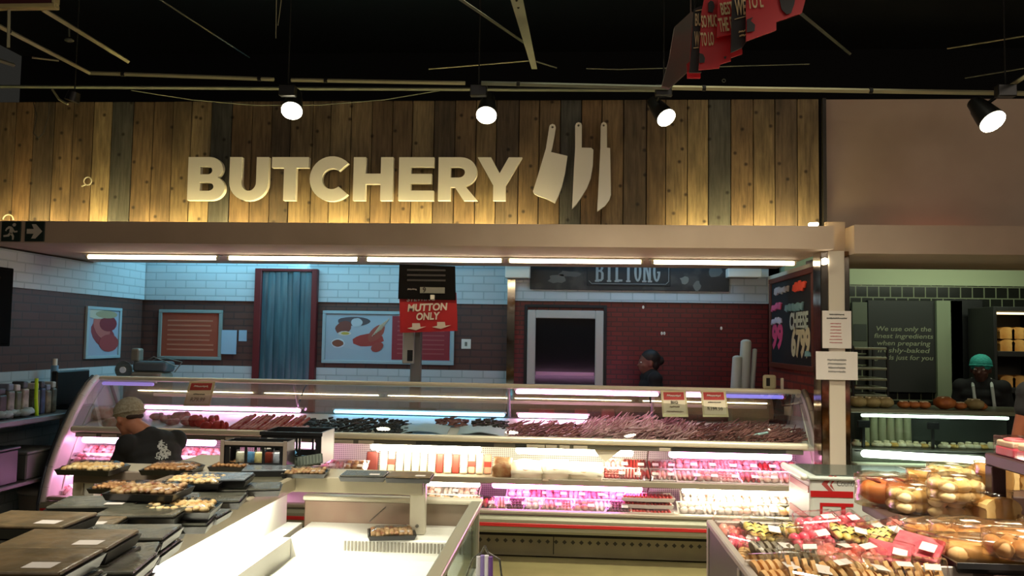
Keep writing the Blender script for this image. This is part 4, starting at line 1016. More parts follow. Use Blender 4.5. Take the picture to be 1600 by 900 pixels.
for q in [(.50, .45, .24, .12, (132, 52, 56), 0, -.35), (.44, .60, .17, .10, (170, 92, 86), .0012, -.5), (.62, .68, .16, .08, (120, 40, 48), .0024), (.66, .30, .18, .09, (150, 60, 60), .003), (.3, .86, .18, .05, (180, 176, 160), .0036), (.56, .86, .2, .04, (150, 140, 110), .0042)]: blobx(*q)
# dark opening on the left wall
a = P(-30, 530, X=XW); b = P(18, 425, X=XW)
t = thing('dark_cabinet', 'dark wall cabinet at the left edge of the frame', 'cabinet', (XW+.05, (a.y+b.y)/2, 1.25))
obj('carcass', MB().rbox(XW+.001, XW+.08, 5.6, P(19, 480, X=XW+.08).y, P(10, 541, X=XW+.08).z, P(10, 418, X=XW+.08).z, .006), mat('cabinet_dark', (16, 15, 15), .95, spec=.1), t)
obj('door', MB().rbox(XW+.081, XW+.095, 5.64, P(19, 480, X=XW+.08).y-.04, P(10, 537, X=XW+.08).z, P(10, 422, X=XW+.08).z, .004), mat('cabinet_door', (12, 11, 11), .95, spec=.1), t)
# little camera in the corner
q = P(208, 417, Y=8.9); t = thing('security_camera', 'tiny dark camera high in the back left corner', 'camera', q)
obj('body', MB().cyl(q+Vector((-.05, 0, -.03)), q+Vector((.03, 0, .03)), .018), M_blackpl, t); obj('bracket', MB().cyl(q, q+Vector((0, .06, .02)), .01), M_blackpl, t)

# BILTONG sign
x0, x1, z0, z1 = wallpanel(828, 400, 1139, 452, BR-.04)
t = thing('shop_sign', 'dark BILTONG banner with grey lettering half hidden by the ledge', 'sign', ((x0+x1)/2, BR-.05, z0))
obj('board', MB().rbox(x0, x1, BR-.055, BR-.031, z0, z1, .003), mat('banner_dark', (34, 33, 34), .5, col2=(58, 54, 52), scale=5, sharp=(.5, .62)), t)
xa, xb_, za_, zb_ = wallpanel(917, 404, 1048, 446, BR-.06)
obj('plaque', MB().rbox(xa, xb_, BR-.062, BR-.0551, za_, zb_, .02), mat('plaque_dark', (22, 22, 24), .5), t)
mm = MB()
loop = [Vector((xa+.02, BR-.063, za_+.05)), Vector((xa+.05, BR-.063, za_+.02)), Vector((xb_-.05, BR-.063, za_+.02)), Vector((xb_-.02, BR-.063, za_+.05)), Vector((xb_-.02, BR-.063, zb_-.02)), Vector((xa+.02, BR-.063, zb_-.02))]
obj('border_line', mm.tube(loop, .004, 5), mat('sign_grey', (120, 122, 122), .5), t)
za_, zb_ = P(980, 440, Y=BR-.06).z, P(980, 408, Y=BR-.06).z
LT = {'B': [[(.0,0),(.0,1),(.6,1),(.85,.85),(.85,.62),(.7,.52),(.9,.4),(.9,.12),(.65,0)], [(.3,.1),(.58,.1),(.62,.2),(.62,.4),(.5,.46),(.3,.46)], [(.3,.56),(.5,.56),(.58,.64),(.58,.84),(.5,.9),(.3,.9)]],
      'I': [[(.3,0),(.3,1),(.6,1),(.6,0)]], 'L': [[(.1,0),(.1,1),(.4,1),(.4,.1),(.9,.1),(.9,0)]], 'T': [[(.05,1),(.95,1),(.95,.9),(.65,.9),(.65,0),(.35,0),(.35,.9),(.05,.9)]],
      'O': [arc(.5,.5,.42,.5,0,345,20), arc(.5,.5,.14,.38,0,345,16)], 'N': [[(.05,0),(.05,1),(.35,1),(.68,.4),(.68,1),(.92,1),(.92,0),(.68,0),(.30,.62),(.30,0)]],
      'G': [arc(.5,.5,.42,.5,55,340,20)+[(.92,.5),(.55,.5),(.55,.42),(.68,.42)]+arc(.5,.5,.14,.38,320,60,14)]}
xs0 = P(931, 430, Y=BR-.06).x; xs1 = P(1034, 430, Y=BR-.06).x; stp = (xs1-xs0)/7
m = MB()
for i, ch in enumerate('BILTONG'):
    L_ = LT[ch]; wd = stp*.92
    m.prism(L_[0], L_[1:], lambda u, v, w: Vector((xs0+stp*i+u*wd, BR-.0625-w, za_+v*(zb_-za_))), -.004)
    for bx in ({'B': (0,), 'I': (.3,), 'L': (.1,), 'T': (.35,), 'N': (.02, .66)}.get(ch, ())):
        m.box(xs0+stp*i+(bx-.1)*wd, xs0+stp*i+(bx+.4)*wd, BR-.0665, BR-.0626, za_-.006, za_+.012)
obj('lettering', m, mat('sign_grey2', (138, 140, 138), .5), t)
for (u, v, a_, b_, c) in [(.14, .3, .10, .05, (96, 92, 86)), (.20, .45, .12, .03, (84, 80, 76)), (.78, .3, .05, .04, (110, 108, 100)), (.93, .55, .07, .07, (92, 94, 92)), (.84, .15, .04, .05, (100, 98, 92))]:
    cx = x0+(x1-x0)*u; cz = z0+(z1-z0)*v; n = 12
    pts = [(cx+a_*math.cos(q)*(1+random.uniform(-.3, .3)), cz+b_*math.sin(q)*(1+random.uniform(-.3, .3))) for q in [6.283*i/n for i in range(n)]]
    obj('print', MB().prism(pts, [], lambda uu, vv, ww: Vector((uu, BR-.056-ww, vv)), -.001), mat('food_%d_%d_%d' % c, c, .6), t)
# air unit boxes high up
for (a, b_, c, d_, lb) in [(789, 414, 828, 434, 'left of the BILTONG banner'), (1138, 419, 1190, 433, 'right of the BILTONG banner')]:
    x0, x1, z0, z1 = wallpanel(a, b_, c, d_, BR-.2)
    t = thing('wall_box', 'pale blue-lit box unit high on the wall ' + lb, 'box', ((x0+x1)/2, BR-.1, z0))
    obj('housing', MB().rbox(x0, x1, BR-.2, BR-.031, z0, z1, .01, 2), M_white, t); obj('underside_grille', MB().box(x0+.02, x1-.02, BR-.18, BR-.05, z0-.004, z0-.0005), M_grey, t)
# framed dark window
x0, x1, z0, z1 = wallpanel(823, 486, 943, 612, BR-.02)
t = thing('window_1', None, None, ((x0+x1)/2, BR-.05, z0)); t['kind'] = 'structure'
wf = .085
m = MB().rbox(x0, x0+wf, BR-.07, BR-.001, z0, z1, .006).rbox(x1-wf, x1, BR-.07, BR-.001, z0, z1, .006).rbox(x0+wf, x1-wf, BR-.07, BR-.001, z1-wf, z1, .006).rbox(x0+wf, x1-wf, BR-.07, BR-.001, z0, z0+wf, .006)
obj('window_frame', m, mat('window_white', (176, 178, 174), .5), t)
obj('outer_trim', MB().rbox(x0-.035, x0-.002, BR-.04, BR-.001, z0, z1+.06, .003).rbox(x1+.002, x1+.035, BR-.04, BR-.001, z0, z1+.06, .003).rbox(x0-.002, x1+.002, BR-.04, BR-.001, z1+.03, z1+.06, .003), M_ink, t)
obj('pane', MB().box(x0+wf, x1-wf, BR-.03, BR-.02, z0+wf, z1-wf), mat('dark_pane', (22, 22, 24), .12), t)
zz = P(880, 584, Y=BR-.05).z
obj('sill_strip', MB().box(x0+wf+.01, x1-wf-.01, BR-.05, BR-.031, zz-.018, zz+.018), mat('sill_pink', (200, 150, 186), .4), t)
# tiny chips in the tiles
for (u, v) in [(1034, 521), (1038, 521), (1127, 513), (1005, 480)]:
    q = P(u, v, Y=BR-.004)
    one('wall_hook', MB().ell(q, (.012, .004, .018)), M_white, 'tiny white wall fixing on the red tiles %s' % {1034: 'left of a close pair', 1038: 'right of a close pair', 1127: 'towards the right end', 1005: 'under the white band'}[u], 'hook', 'tiny fixings on the red tiles')
# scale with pole display and signs
YP = 7.90
a = P(645, 640, Y=YP)
t = thing('weighing_scale', 'grey counter scale post with black display behind the glass counter', 'scale', (a.x, YP, .94))
obj('base', MB().rbox(a.x-.2, a.x+.2, YP-.15, YP+.2, .941, 1.02, .02, 2), M_grey, t)
p0 = P(630, 568, Y=YP); p1 = P(650, 478, Y=YP); p2 = P(660, 478, Y=YP+.04)
M_post = mat('post_grey', (120, 116, 110), .5, metal=.2)
obj('display_housing', MB().rbox(p0.x, p1.x, YP-.06, YP, p0.z, p1.z+.02, .01, 2), mat('post_light', (160, 158, 150), .5), t)
q0 = P(636, 564, Y=YP-.065); q1 = P(645, 547, Y=YP-.065)
obj('display', MB().rbox(q0.x, q1.x, YP-.066, YP-.0605, q0.z, q1.z, .003), M_blackpl, t)
obj('pole', MB().rbox(p1.x-.045, p1.x+.055, YP+.001, YP+.08, 1.02, p1.z+.1, .008), M_post, t)
# rear work top that carries scale, slicer and rolls
m = MB().rbox(-4.2, 1.98, 7.62, 8.2, .90, .94, .008); m.box(-4.15, 1.93, 7.68, 8.15, .002, .90)
one('rear_work_counter', m, M_steel, 'low steel work counter behind the glass counter', 'counter')
def sign_board(name, label, quad, Y, m_, th=.012):
    pp = [(P(u, v, Y=Y).x, P(u, v, Y=Y).z) for u, v in quad]
    t = thing(name, label, 'sign', (sum(p[0] for p in pp)/4, Y, min(p[1] for p in pp)))
    obj('board', MB().prism(pp, [], lambda u, v, w: Vector((u, Y-w, v)), -th), m_, t)
    return t
t = sign_board('counter_sign', 'black sign board with a white 9 tag above the MUTTON ONLY sign', [(622, 467), (712, 469), (711, 416), (624, 413)], 7.66, mat('sign_black', (20, 18, 18), .9, spec=.1))
q0 = P(656, 458, Y=7.64); q1 = P(695, 449, Y=7.64)
obj('tag', MB().rbox(q0.x, q1.x, 7.639, 7.6475, q0.z, q1.z, .002), mat('tag_grey', (120, 120, 112), .6), t)
mm = text_mb('9', None, .05, .002, .03); mm.xf(Matrix.Translation(P(663, 453, Y=7.637))); obj('lettering', mm, M_ink, t)
q0 = P(657, 457, Y=7.63); q1 = P(669, 449.5, Y=7.63)
mm = scribble(.10, .03, 1); mm.xf(Matrix.Translation(P(644, 452, Y=7.645))); obj('lettering', mm, mat('sign_dim', (140, 134, 126), .6), t)
for k in range(3):
    q = P(666, 422+k*8, Y=7.645); obj('print', MB().box(q.x-.18, q.x+.18, 7.6445, 7.6479, q.z-.008, q.z+.008), mat('sign_vdim', (44, 40, 40), .6), t)
t = sign_board('counter_sign', 'red MUTTON ONLY sign with two white down arrows', [(625, 520), (715, 517), (713, 457), (624, 464)], 7.70, mat('sign_red', (168, 20, 28), .5))
M_sw = mat('sign_cream', (206, 196, 184), .6)
for s, cx, cy, w, h in [('MUTTON', 668, 480, 64, 12), ('ONLY', 669, 494, 38, 12), ('STEWING', 658, 467, 46, 7)]:
    mm = text_mb(s, w*7.7/F, h*7.7/F, .002, .035, .15); mm.xf(Matrix.Translation(P(cx, cy, Y=7.687)) @ Matrix.Rotation(math.radians(-3), 4, 'Y')); obj('lettering', mm, M_sw, t)
for cx, cy in ((650, 510), (689, 508)):
    pts = [(-6, -5), (6, -5), (7, 1), (16, 0), (0, 6), (-14, 3), (-6, 1)]
    pp = [(P(cx+u, cy+v, Y=7.688).x, P(cx+u, cy+v, Y=7.688).z) for u, v in pts]
    obj('arrow', MB().prism(pp, [], lambda u, v, w: Vector((u, 7.6879-w, v)), -.002), M_sw, t)
obj('clip', MB().rbox(P(673, 468, Y=7.65).x, P(679, 461, Y=7.65).x, 7.62, 7.685, P(673, 468, Y=7.65).z, P(679, 461, Y=7.65).z, .002), M_white, t)
# slicer
q = P(206, 577, Y=8.0); zc = .94
t = thing('meat_slicer', 'grey round-bladed meat slicer standing near the back left corner', 'slicer', (q.x+.15, 8.0, zc))
obj('body', MB().rbox(q.x-.02, q.x+.38, 7.86, 8.12, zc, q.z-.02, .04, 3), M_grey, t)
obj('motor_hood', MB().rbox(q.x+.05, q.x+.40, 7.9, 8.1, q.z-.02, q.z+.085, .03, 3), mat('slicer_grey', (96, 106, 108), .4, metal=.4), t)
obj('blade', MB().cyl((q.x, 7.84, q.z), (q.x, 7.86, q.z), .085, n=28), M_steel, t)
obj('blade_hub', MB().cyl((q.x, 7.825, q.z), (q.x, 7.84, q.z), .03, n=16), mat('hub_white', (220, 226, 230), .3), t)
obj('food_pusher', MB().rbox(q.x+.03, q.x+.12, 7.9, 8.0, q.z+.08, q.z+.21, .02, 2), M_grey, t)
obj('guard_wires', MB().tube([(q.x+.2, 7.9, q.z+.09), (q.x+.27, 7.9, q.z+.13), (q.x+.5, 7.9, q.z+.04)], .005).tube([(q.x+.22, 7.98, q.z+.09), (q.x+.29, 7.98, q.z+.13), (q.x+.52, 7.98, q.z+.08), (q.x+.46, 7.95, q.z-.02)], .005), M_steel, t)
# wrapping rolls
M_roll = mat('wrap_roll', (176, 190, 188), .6)
for i, (px, pt, r, lb) in enumerate([(1152, 556, .045, 'leftmost with sloping shoulder'), (1164, 531, .05, 'tallest one in the middle'), (1176, 545, .022, 'thin one at the right')]):
    Y = 8.0+.03*i; q = P(px, pt, Y=Y); m = MB()
    m.cyl((q.x-.03, Y, .94), (q.x+.01*i, Y, q.z-r*.4), r*1.25, r, 16); m.ell((q.x+.01*i, Y, q.z-r*.4), (r, r, r*.5), 16, 6)
    one('wrapping_roll', m, M_roll, 'tall pale wrapping roll by the red wall, '+lb, 'roll', 'wrapping rolls by the red wall')
# price scales on the top of the counter
q = P(1203, 606, Y=7.3)
t = thing('ticket_printer', 'small cream rounded printer on the counter top rail at the right end', 'printer', (q.x, 7.12, 1.319))
q0 = P(1193, 606, Y=7.1); q1 = P(1213, 586, Y=7.1)
obj('body', MB().rbox(q0.x, q1.x, 7.09, 7.15, 1.3185, q1.z, .02, 3), mat('printer_cream', (190, 182, 150), .5), t)
obj('display', MB().rbox(q0.x+.02, q0.x+.05, 7.084, 7.0905, 1.345, q1.z-.025, .002), M_ink, t)
q0 = P(1222, 602, Y=7.12)
one('ticket_stub', MB().rbox(q0.x-.012, q0.x+.012, 7.11, 7.13, 1.3185, q0.z+.06, .004), M_white, 'small white upright ticket right of the cream printer', 'ticket')
# red boxes seen through the rear glass
for i, (a, b_) in enumerate([(826, 866), (898, 918), (940, 960)]):
    q0 = P(a, 653, Y=7.7); q1 = P(b_, 641, Y=7.7)
    t = thing('carton', 'red carton behind the rear glass, %s from the left' % ORD[i], 'carton', ((q0.x+q1.x)/2, 7.7, .94), 'red cartons behind the rear glass')
    obj('box', MB().rbox(q0.x, q1.x, 7.68, 7.85, .9405, q1.z, .004), mat('carton_red', (190, 50, 50), .5), t); obj('label_patch', MB().box(q0.x+.02, q1.x-.02, 7.677, 7.6795, .97, .99), M_paper, t)
q0 = P(1146, 658, Y=7.6); q1 = P(1204, 638, Y=7.6)
t = thing('carton', 'beige carton behind the rear glass at the right end', 'carton', ((q0.x+q1.x)/2, 7.75, .94))
obj('box', MB().rbox(q0.x, q1.x, 7.66, 7.85, .9405, q1.z+.02, .004), mat('carton_beige', (150, 138, 112), .6), t); obj('lid', MB().rbox(q0.x-.005, q1.x+.005, 7.655, 7.855, q1.z+.0205, q1.z+.035, .003), mat('carton_beige', (150, 138, 112), .6), t)

# chalkboard on the side wall
XC = xR-.012
def cw(px, py): return P(px, py, X=XC-.03)
y_n = cw(1270, 500).y; y_f = cw(1196, 500).y
zt2 = (cw(1269, 418).z + cw(1197, 437).z)/2; zb3 = (cw(1270, 583).z + cw(1197, 572).z)/2
y_n = max(y_n, 6.82); y_f = min(y_f, 8.6)
t = thing('chalkboard', 'wood-framed chalkboard with coloured chalk prices on the brick side wall', 'chalkboard', (XC, (y_n+y_f)/2, zb3))
M_fr = mat('frame_wood', (96, 44, 26), .5)
obj('slate', MB().box(XC-.012, XC-.001, y_n+.06, y_f-.06, zb3+.05, zt2-.05), mat('slate', (24, 26, 28), .7), t)
m = MB().rbox(XC-.03, XC-.001, y_n, y_f, zb3, zb3+.05, .005).rbox(XC-.03, XC-.001, y_n, y_f, zt2-.05, zt2, .005).rbox(XC-.03, XC-.001, y_n, y_n+.06, zb3+.05, zt2-.05, .005).rbox(XC-.03, XC-.001, y_f-.06, y_f, zb3+.05, zt2-.05, .005)
obj('frame', m, M_fr, t)
def chalk(s, cy, cz, w, h, c, b=.03):
    mm = scribble(w, h, max(1, s.count('~')), h*.11, len(s)+int(cy*10)) if s[0] == '~' else text_mb(s, w, h, .002, b, .1)
    mm.xf(Matrix.Translation((XC-(.022 if s[0] == '~' else .0125), cy, cz)) @ Matrix.Rotation(-math.pi/2, 4, 'Z')); obj('chalk_lettering', mm, mat('chalk_%d_%d_%d' % c, c, .8), t)
yy = lambda u: y_f-.08-(y_f-y_n-.16)*u; zz_ = lambda v: zt2-.06-(zt2-zb3-.12)*v
chalk('~', yy(.3), zz_(.10), .6, .13, (170, 160, 160)); chalk('~', yy(.75), zz_(.10), .42, .16, (220, 80, 60))
chalk('~', yy(.16), zz_(.30), .38, .14, (206, 90, 130)); chalk('~', yy(.16), zz_(.48), .40, .12, (190, 180, 190)); chalk('99', yy(.15), zz_(.68), .42, .26, (216, 70, 110), .05)
chalk('~', yy(.62), zz_(.33), .6, .14, (110, 150, 160)); chalk('CHEESE', yy(.70), zz_(.50), .60, .16, (186, 200, 190), .04); chalk('6799', yy(.74), zz_(.75), .60, .28, (214, 206, 170), .05)
chalk('~', yy(.93), zz_(.88), .16, .1, (130, 180, 190))

# left side counter with clutter
a = P(95, 640, Z=1.02); b = P(0, 664, Z=1.02)
cx = -4.235
t = thing('side_counter', 'dark side work counter with slab top along the left wall', 'counter', (-4.5, 6.6, 0))
obj('worktop', MB().rbox(-4.715, cx, 5.5, 8.3, .97, 1.02, .01), mat('side_top', (92, 100, 104), .4), t)
obj('under_shelf', MB().rbox(-4.70, cx+.02, 5.55, 8.25, .50, .53, .005), mat('side_shelf', (70, 70, 66), .5), t)
for y in (5.6, 6.85, 8.2): obj('leg', MB().rbox(cx-.06, cx, y-.03, y+.03, .001, .97, .004), M_grey, t)
random.seed(12)
cl = [((172, 160, 130), .10, .26), ((60, 56, 50), .09, .24), ((150, 150, 140), .08, .27), ((96, 110, 80), .07, .26), ((180, 176, 160), .08, .28), ((200, 232, 40), .035, .30), ((120, 126, 104), .08, .26), ((70, 90, 130), .06, .27), ((150, 140, 120), .07, .24), ((110, 116, 110), .06, .26)]
nm = ['buff', 'dark grey', 'pale grey', 'green-grey', 'cream', 'fluorescent yellow-green', 'olive', 'blue', 'sandy', 'grey']
y = 5.98
for i, (c, w, h) in enumerate(cl):
    z = 1.0205; y += w/2+.006
    t = thing('squeeze_bottle' if i != 5 else 'hanging_strap', nm[i]+' lidded container on the left side counter, %s from the left' % ORD[i] if i != 5 else 'fluorescent yellow-green band draped over the left side counter clutter', 'container' if i != 5 else 'strap', (-4.38, y, z), 'containers on the left side counter' if i != 5 else None)
    if i != 5:
        obj('container', MB().rbox(-4.44, -4.32, y-w/2, y+w/2, z, z+h*.8, .015, 2), mat('cont_%d' % i, c, .5, col2=tuple(int(v*.6) for v in c), scale=14), t)
        obj('lid', MB().rbox(-4.43, -4.33, y-w*.4, y+w*.4, z+h*.8+.0005, z+h, .01, 2), mat('cont_lid_%d' % (i % 3), [(180, 180, 176), (60, 64, 70), (120, 130, 150)][i % 3], .5), t)
    else:
        obj('band', MB().tube([(-4.30, y+.04, z), (-4.30, y+.02, z+.14), (-4.31, y+.03, z+h)], .014), mat('neon', (190, 235, 30), .5), t)
    y += w/2+.006
q = P(90, 567, X=-4.6)
t = thing('monitor', 'black screen back standing on the left side counter', 'monitor', (-4.4, 7.15, 1.0205))
obj('screen', MB().rbox(-4.46, -4.40, 6.93, 7.42, 1.06, 1.36, .01), mat('monitor_black', (12, 12, 13), .4), t)
obj('stand', MB().rbox(-4.50, -4.36, 7.08, 7.26, 1.0205, 1.06, .005), M_blackpl, t)
t = thing('spray_bottle', 'small pale blue bottle above the black screen on the left wall', 'bottle', (-4.6, 7.2, 1.0205))
obj('bottle', MB().cyl((-4.60, 7.2, 1.0205), (-4.60, 7.2, 1.40), .035, .03, 12), mat('bottle_blue', (120, 160, 190), .4), t); obj('cap', MB().cyl((-4.60, 7.2, 1.4005), (-4.60, 7.2, 1.46), .02), M_white, t)
m = MB()
for k in range(7): m.ell((-4.33+random.uniform(-.03, .03), 6.12+.05*k, 1.05+random.uniform(-.005, .02)), (.05, .06, .03), 8, 6, None, .2)
one('crumpled_cloth', m, mat('cloth_pale', (150, 170, 170), .8), 'crumpled pale cloth at the front edge of the left side counter', 'cloth')
for i, (y0_, y1_, h, c, lb) in enumerate([(5.75, 6.25, .26, (14, 14, 15), 'black open crate on the under shelf of the left side counter'), (6.35, 6.75, .20, (88, 92, 90), 'grey tub on the under shelf of the left side counter')]):
    t = thing('storage_crate', lb, 'crate', (-4.45, (y0_+y1_)/2, .531))
    obj('box', MB().rbox(-4.66, -4.25, y0_, y1_, .531, .531+h, .01), mat('crate_c%d' % i, c, .5), t)
    obj('rim', MB().rbox(-4.67, -4.24, y0_-.01, y1_+.01, .5315+h, .55+h, .005), mat('crate_r%d' % i, tuple(v+14 for v in c), .5), t)
t = thing('waste_bag', 'pale plastic bag in a grey bin on the floor below the left side counter', 'bag', (-4.44, 6.85, .001))
obj('bin', MB().cyl((-4.44, 6.85, .001), (-4.44, 6.85, .34), .14, .17, 18), M_grey, t)
obj('bag', MB().ell((-4.44, 6.85, .36), (.17, .17, .07), 14, 8, None, .1), mat('bag_pale', (150, 154, 150), .5), t)
# ================================================================== ISLAND FREEZER in the foreground
IZ = .89
XI0, XI1, YI0, YI1 = -1.34, -.425, 1.35, 4.28
t = thing('island_freezer', 'open white-lit island freezer with steel rim in the foreground left of centre', 'freezer', ((XI0+XI1)/2, 2.9, 0))
M_well = mat('freezer_white', (238, 238, 228), .4)
M_rim = mat('freezer_rim', (168, 164, 140), .3, metal=.4)
obj('base', MB().rbox(XI0+.04, XI1-.03, YI0, YI1-.03, .002, .10, .01), M_blackpl, t)
m = MB().rbox(XI0, XI1, YI0, YI1, .10, .56, .015, 2)
obj('body', m, mat('freezer_body', (176, 176, 164), .4), t)
obj('well_floor', MB().rbox(XI0+.06, XI1-.05, YI0+.05, 3.90, .56, .665, .004), M_well, t)
# far ledge with grille face
obj('rear_ledge', MB().rbox(XI0+.04, XI1-.05, 3.905, 4.225, .562, .757, .006), M_well, t)
m = MB()
for i in range(34): m.box(XI0+.3+i*.017, XI0+.309+i*.017, 3.899, 3.9045, .70, .745)
obj('grille', m, M_grey, t)['kind'] = 'stuff'
obj('left_ledge', MB().prism([(XI0+.0, .562), (XI0+.045, .562), (XI0+.045, .752), (XI0+.0, .752)], [], lambda u, v, w: Vector((u, YI0+w, v)), 3.90-YI0), M_well, t)
# end wall, rims
obj('end_wall', MB().rbox(XI0+.001, XI1-.05, 4.23, 4.27, .56, .865, .006), mat('end_wall_grey', (150, 140, 122), .3, metal=.3, col2=(124, 100, 84), scale=2.5), t)
obj('end_rim', MB().rbox(XI0, XI1, 4.20, 4.28, .866, IZ, .008, 2), M_cream, t)
obj('side_rim', MB().rbox(XI1-.055, XI1, YI0, 4.199, .856, IZ, .008, 2), M_rim, t)
obj('side_glass', MB().box(XI1-.035, XI1-.025, YI0+.01, 4.22, .561, .855), M_glass, t)
obj('side_post', MB().rbox(XI1-.045, XI1-.012, 4.19, 4.225, .561, .855, .004), M_rim, t)
for y in (2.1, 3.15): obj('side_post', MB().rbox(XI1-.042, XI1-.018, y-.01, y+.01, .561, .855, .003), M_rim, t)
obj('centre_panel', MB().rbox(XI0-.10, XI0-.085, YI0, 4.22, .561, .985, .003).rbox(XI0-.084, XI0-.001, YI0, 4.22, .561, .752, .003), M_well, t)
obj('left_body', MB().rbox(-2.02, XI0-.001, YI0, 4.22, .10, .56, .01), M_taupe, t)
o = obj('light_tube', MB().cap((XI0-.035, YI0+.1, .980), (XI0-.035, 3.9, .980), .014, n=10), mat('tube_island', (255, 250, 235), .4, emit=180, ecol=(255, 250, 232)), t)

# bridge shelf over the freezer
SZ = 1.022
b = thing('bridge_shelf', 'taupe metal bridge shelf with posts over the island freezer, loaded with black platters', 'shelf', (-1.7, 3.0, .6))
M_sh = mat('shelf_taupe', (176, 166, 140), .4, col2=(160, 150, 126), scale=2)
M_shk = mat('shelf_front_taupe', (132, 118, 104), .45)
XSL = -1.87
obj('shelf_board', MB().rbox(XSL, -1.335, 1.3, 3.995, SZ-.022, SZ, .004), mat('shelf_top', (84, 82, 66), .35), b)
obj('side_rail', MB().rbox(-1.334, -1.305, 1.3, 3.99, SZ-.066, SZ+.004, .006), M_sh, b)
obj('side_rail', MB().rbox(XSL-.03, XSL-.001, 1.3, 3.99, SZ-.066, SZ+.004, .006), M_shk, b)
obj('cross_board', MB().rbox(-2.42, -.685, 4.0, 4.56 if False else 4.25, SZ-.022, SZ, .004), M_sh, b)
obj('cross_board', MB().rbox(-2.07, -1.335, 4.251, 4.62, SZ-.022, SZ, .004), M_sh, b)
obj('cross_rail', MB().rbox(-2.42, -1.3345, 3.975, 3.999, SZ-.060, SZ+.002, .004), M_shk, b)
obj('cross_rail', MB().rbox(-1.334, -.685, 3.975, 3.999, SZ-.072, SZ+.002, .004), M_sh, b)
def post(px0, px1, Y, z0, name='post', d=.05):
    a = P(px0, 800, Y=Y).x; c = P(px1, 800, Y=Y).x
    return obj(name, MB().rbox(a, c, Y, Y+d, z0, SZ-.023, .004), M_cream, b)
pp = post(640, 664, 4.01, .758); obj('post_bolt', MB().cyl((P(651, 833, Y=4.0).x, 4.002, .80), (P(651, 833, Y=4.0).x, 4.0095, .80), .008), M_steel, pp)
a = P(112, 780, Y=4.02).x; c = P(144, 780, Y=4.02).x
obj('post', MB().rbox(a, a+(c-a)*.5, 4.02, 4.10, .002, SZ-.023, .004), M_sh, b); obj('post', MB().rbox(a+(c-a)*.5+.001, c, 4.03, 4.10, .002, SZ-.023, .004), M_well, b)
obj('post', MB().rbox(XSL, XSL+.05, 1.4, 1.46, .60, SZ-.023, .004), M_sh, b)

# ------------------------------------------------------------------ platters
M_pt = mat('platter_black', (24, 23, 22), .3)
foods = {'nut': mat('food_nut', (120, 72, 36), .5, col2=(196, 150, 96), scale=26, bump=.5), 'gold': mat('food_gold', (206, 160, 92), .5, col2=(236, 214, 160), scale=20, bump=.5),
         'brown': mat('food_brown', (94, 70, 46), .55, col2=(132, 100, 66), scale=10, bump=.3), 'mix': mat('food_mix', (196, 170, 120), .5, col2=(140, 84, 52), scale=24, bump=.5), 'grey': mat('food_grey', (82, 80, 72), .5, col2=(116, 110, 96), scale=7)}
M_lidb = mat('lid_sheen_greyblue', (128, 138, 146), .22, spec=.8, bump=.5, scale=14, col2=(104, 112, 118)); M_lidt = mat('lid_taupe', (122, 102, 74), .28, col2=(92, 80, 58), scale=14, bump=.5); M_lidg = mat('lid_greygreen', (92, 92, 80), .25, spec=.8, bump=.5, scale=14, col2=(66, 66, 56))  # blue-grey lid colour carries the reflected sheen of a clear lid
PL = {}
def platter(kind, w=.30, d=.22):
    if kind in PL: return copy_tree(PL[kind])
    t = thing('food_platter', 'x', 'platter'); h = .03
    obj('tray', tray_mb(w, d, h), M_pt, t)
    f = {'b': 'brown', 'g': 'grey', 'k': 'grey', 't': 'brown'}.get(kind, kind)
    m = MB()
    if kind in foods:
        for i in range(9):
            for j in range(6): m.ell((-w*.38+w*.095*i, -d*.34+d*.136*j, .028+random.uniform(0, .012)), (w*.06, d*.085, .013), 8, 5, Matrix.Rotation(random.uniform(0, 3), 3, 'Z'), .1)
        obj('food', m, foods[kind], t)
        fm = MB().add([(-w*.49, -d*.49, h+.001), (w*.49, -d*.49, h+.001), (w*.49, d*.49, h+.001), (-w*.49, d*.49, h+.001), (-w*.3, -d*.28, h+.030), (w*.3, -d*.28, h+.030), (w*.3, d*.28, h+.030), (-w*.3, d*.28, h+.030)], [(0,1,5,4),(1,2,6,5),(2,3,7,6),(3,0,4,7),(4,5,6,7)], True)
        obj('film', fm, M_film, t)
        obj('price_label', MB().box(w*.16, w*.36, -d*.36, -d*.14, .0455, .0465), M_paper, t)
    else:
        lm = {'b': M_lidb, 't': M_lidt, 'g': M_lidg, 'k': M_lidg}[kind]
        obj('lid', MB().rbox(-w*.48, w*.48, -d*.48, d*.48, h+.0005, h+.012, .005, 2), lm, t)
        if kind in 'tg': obj('price_label', MB().box(w*.14, w*.36, -d*.34, -d*.12, h+.0121, h+.0128), M_paper, t)
    PL[kind] = t; return t
DES = {'nut': 'black platter of brown nutty pieces', 'gold': 'black platter of golden pastry pieces', 'mix': 'black platter of mixed golden snacks', 'brown': 'black platter of dull brown food', 'grey': 'black platter of greyish food', 'b': 'black platter with blue-grey sheen-coloured lid', 't': 'black platter with brown lid', 'g': 'black platter with grey-green lid', 'k': 'black platter with dark lid'}
random.seed(21)
PG = 'platters on the bridge shelf'
def put(px, py, kind, n, rz, where, z=SZ+.001, sc=1.0, tilt=(0, 0), ax=None):
    """a stack whose top platter shows at the pixel"""
    hh = .045
    top = z+(n-1)*hh
    q = P(px, py, Z=top+.03)
    for k in range(n):
        kd = kind if k == n-1 else 'k'
        t = platter(kd)
        t.location = (q.x+random.uniform(-.012, .012)*(k > 0), q.y+random.uniform(-.012, .012)*(k > 0), z+k*hh)
        t.rotation_euler = (0, 0, rz+random.uniform(-.06, .06)); t.scale = (sc,)*3
        t['group'] = PG
        t['label'] = DES[kd] + (', top of stack, ' if k == n-1 and n > 1 else ', %s up in stack, ' % ORD[k] if n > 1 else ' ') + where
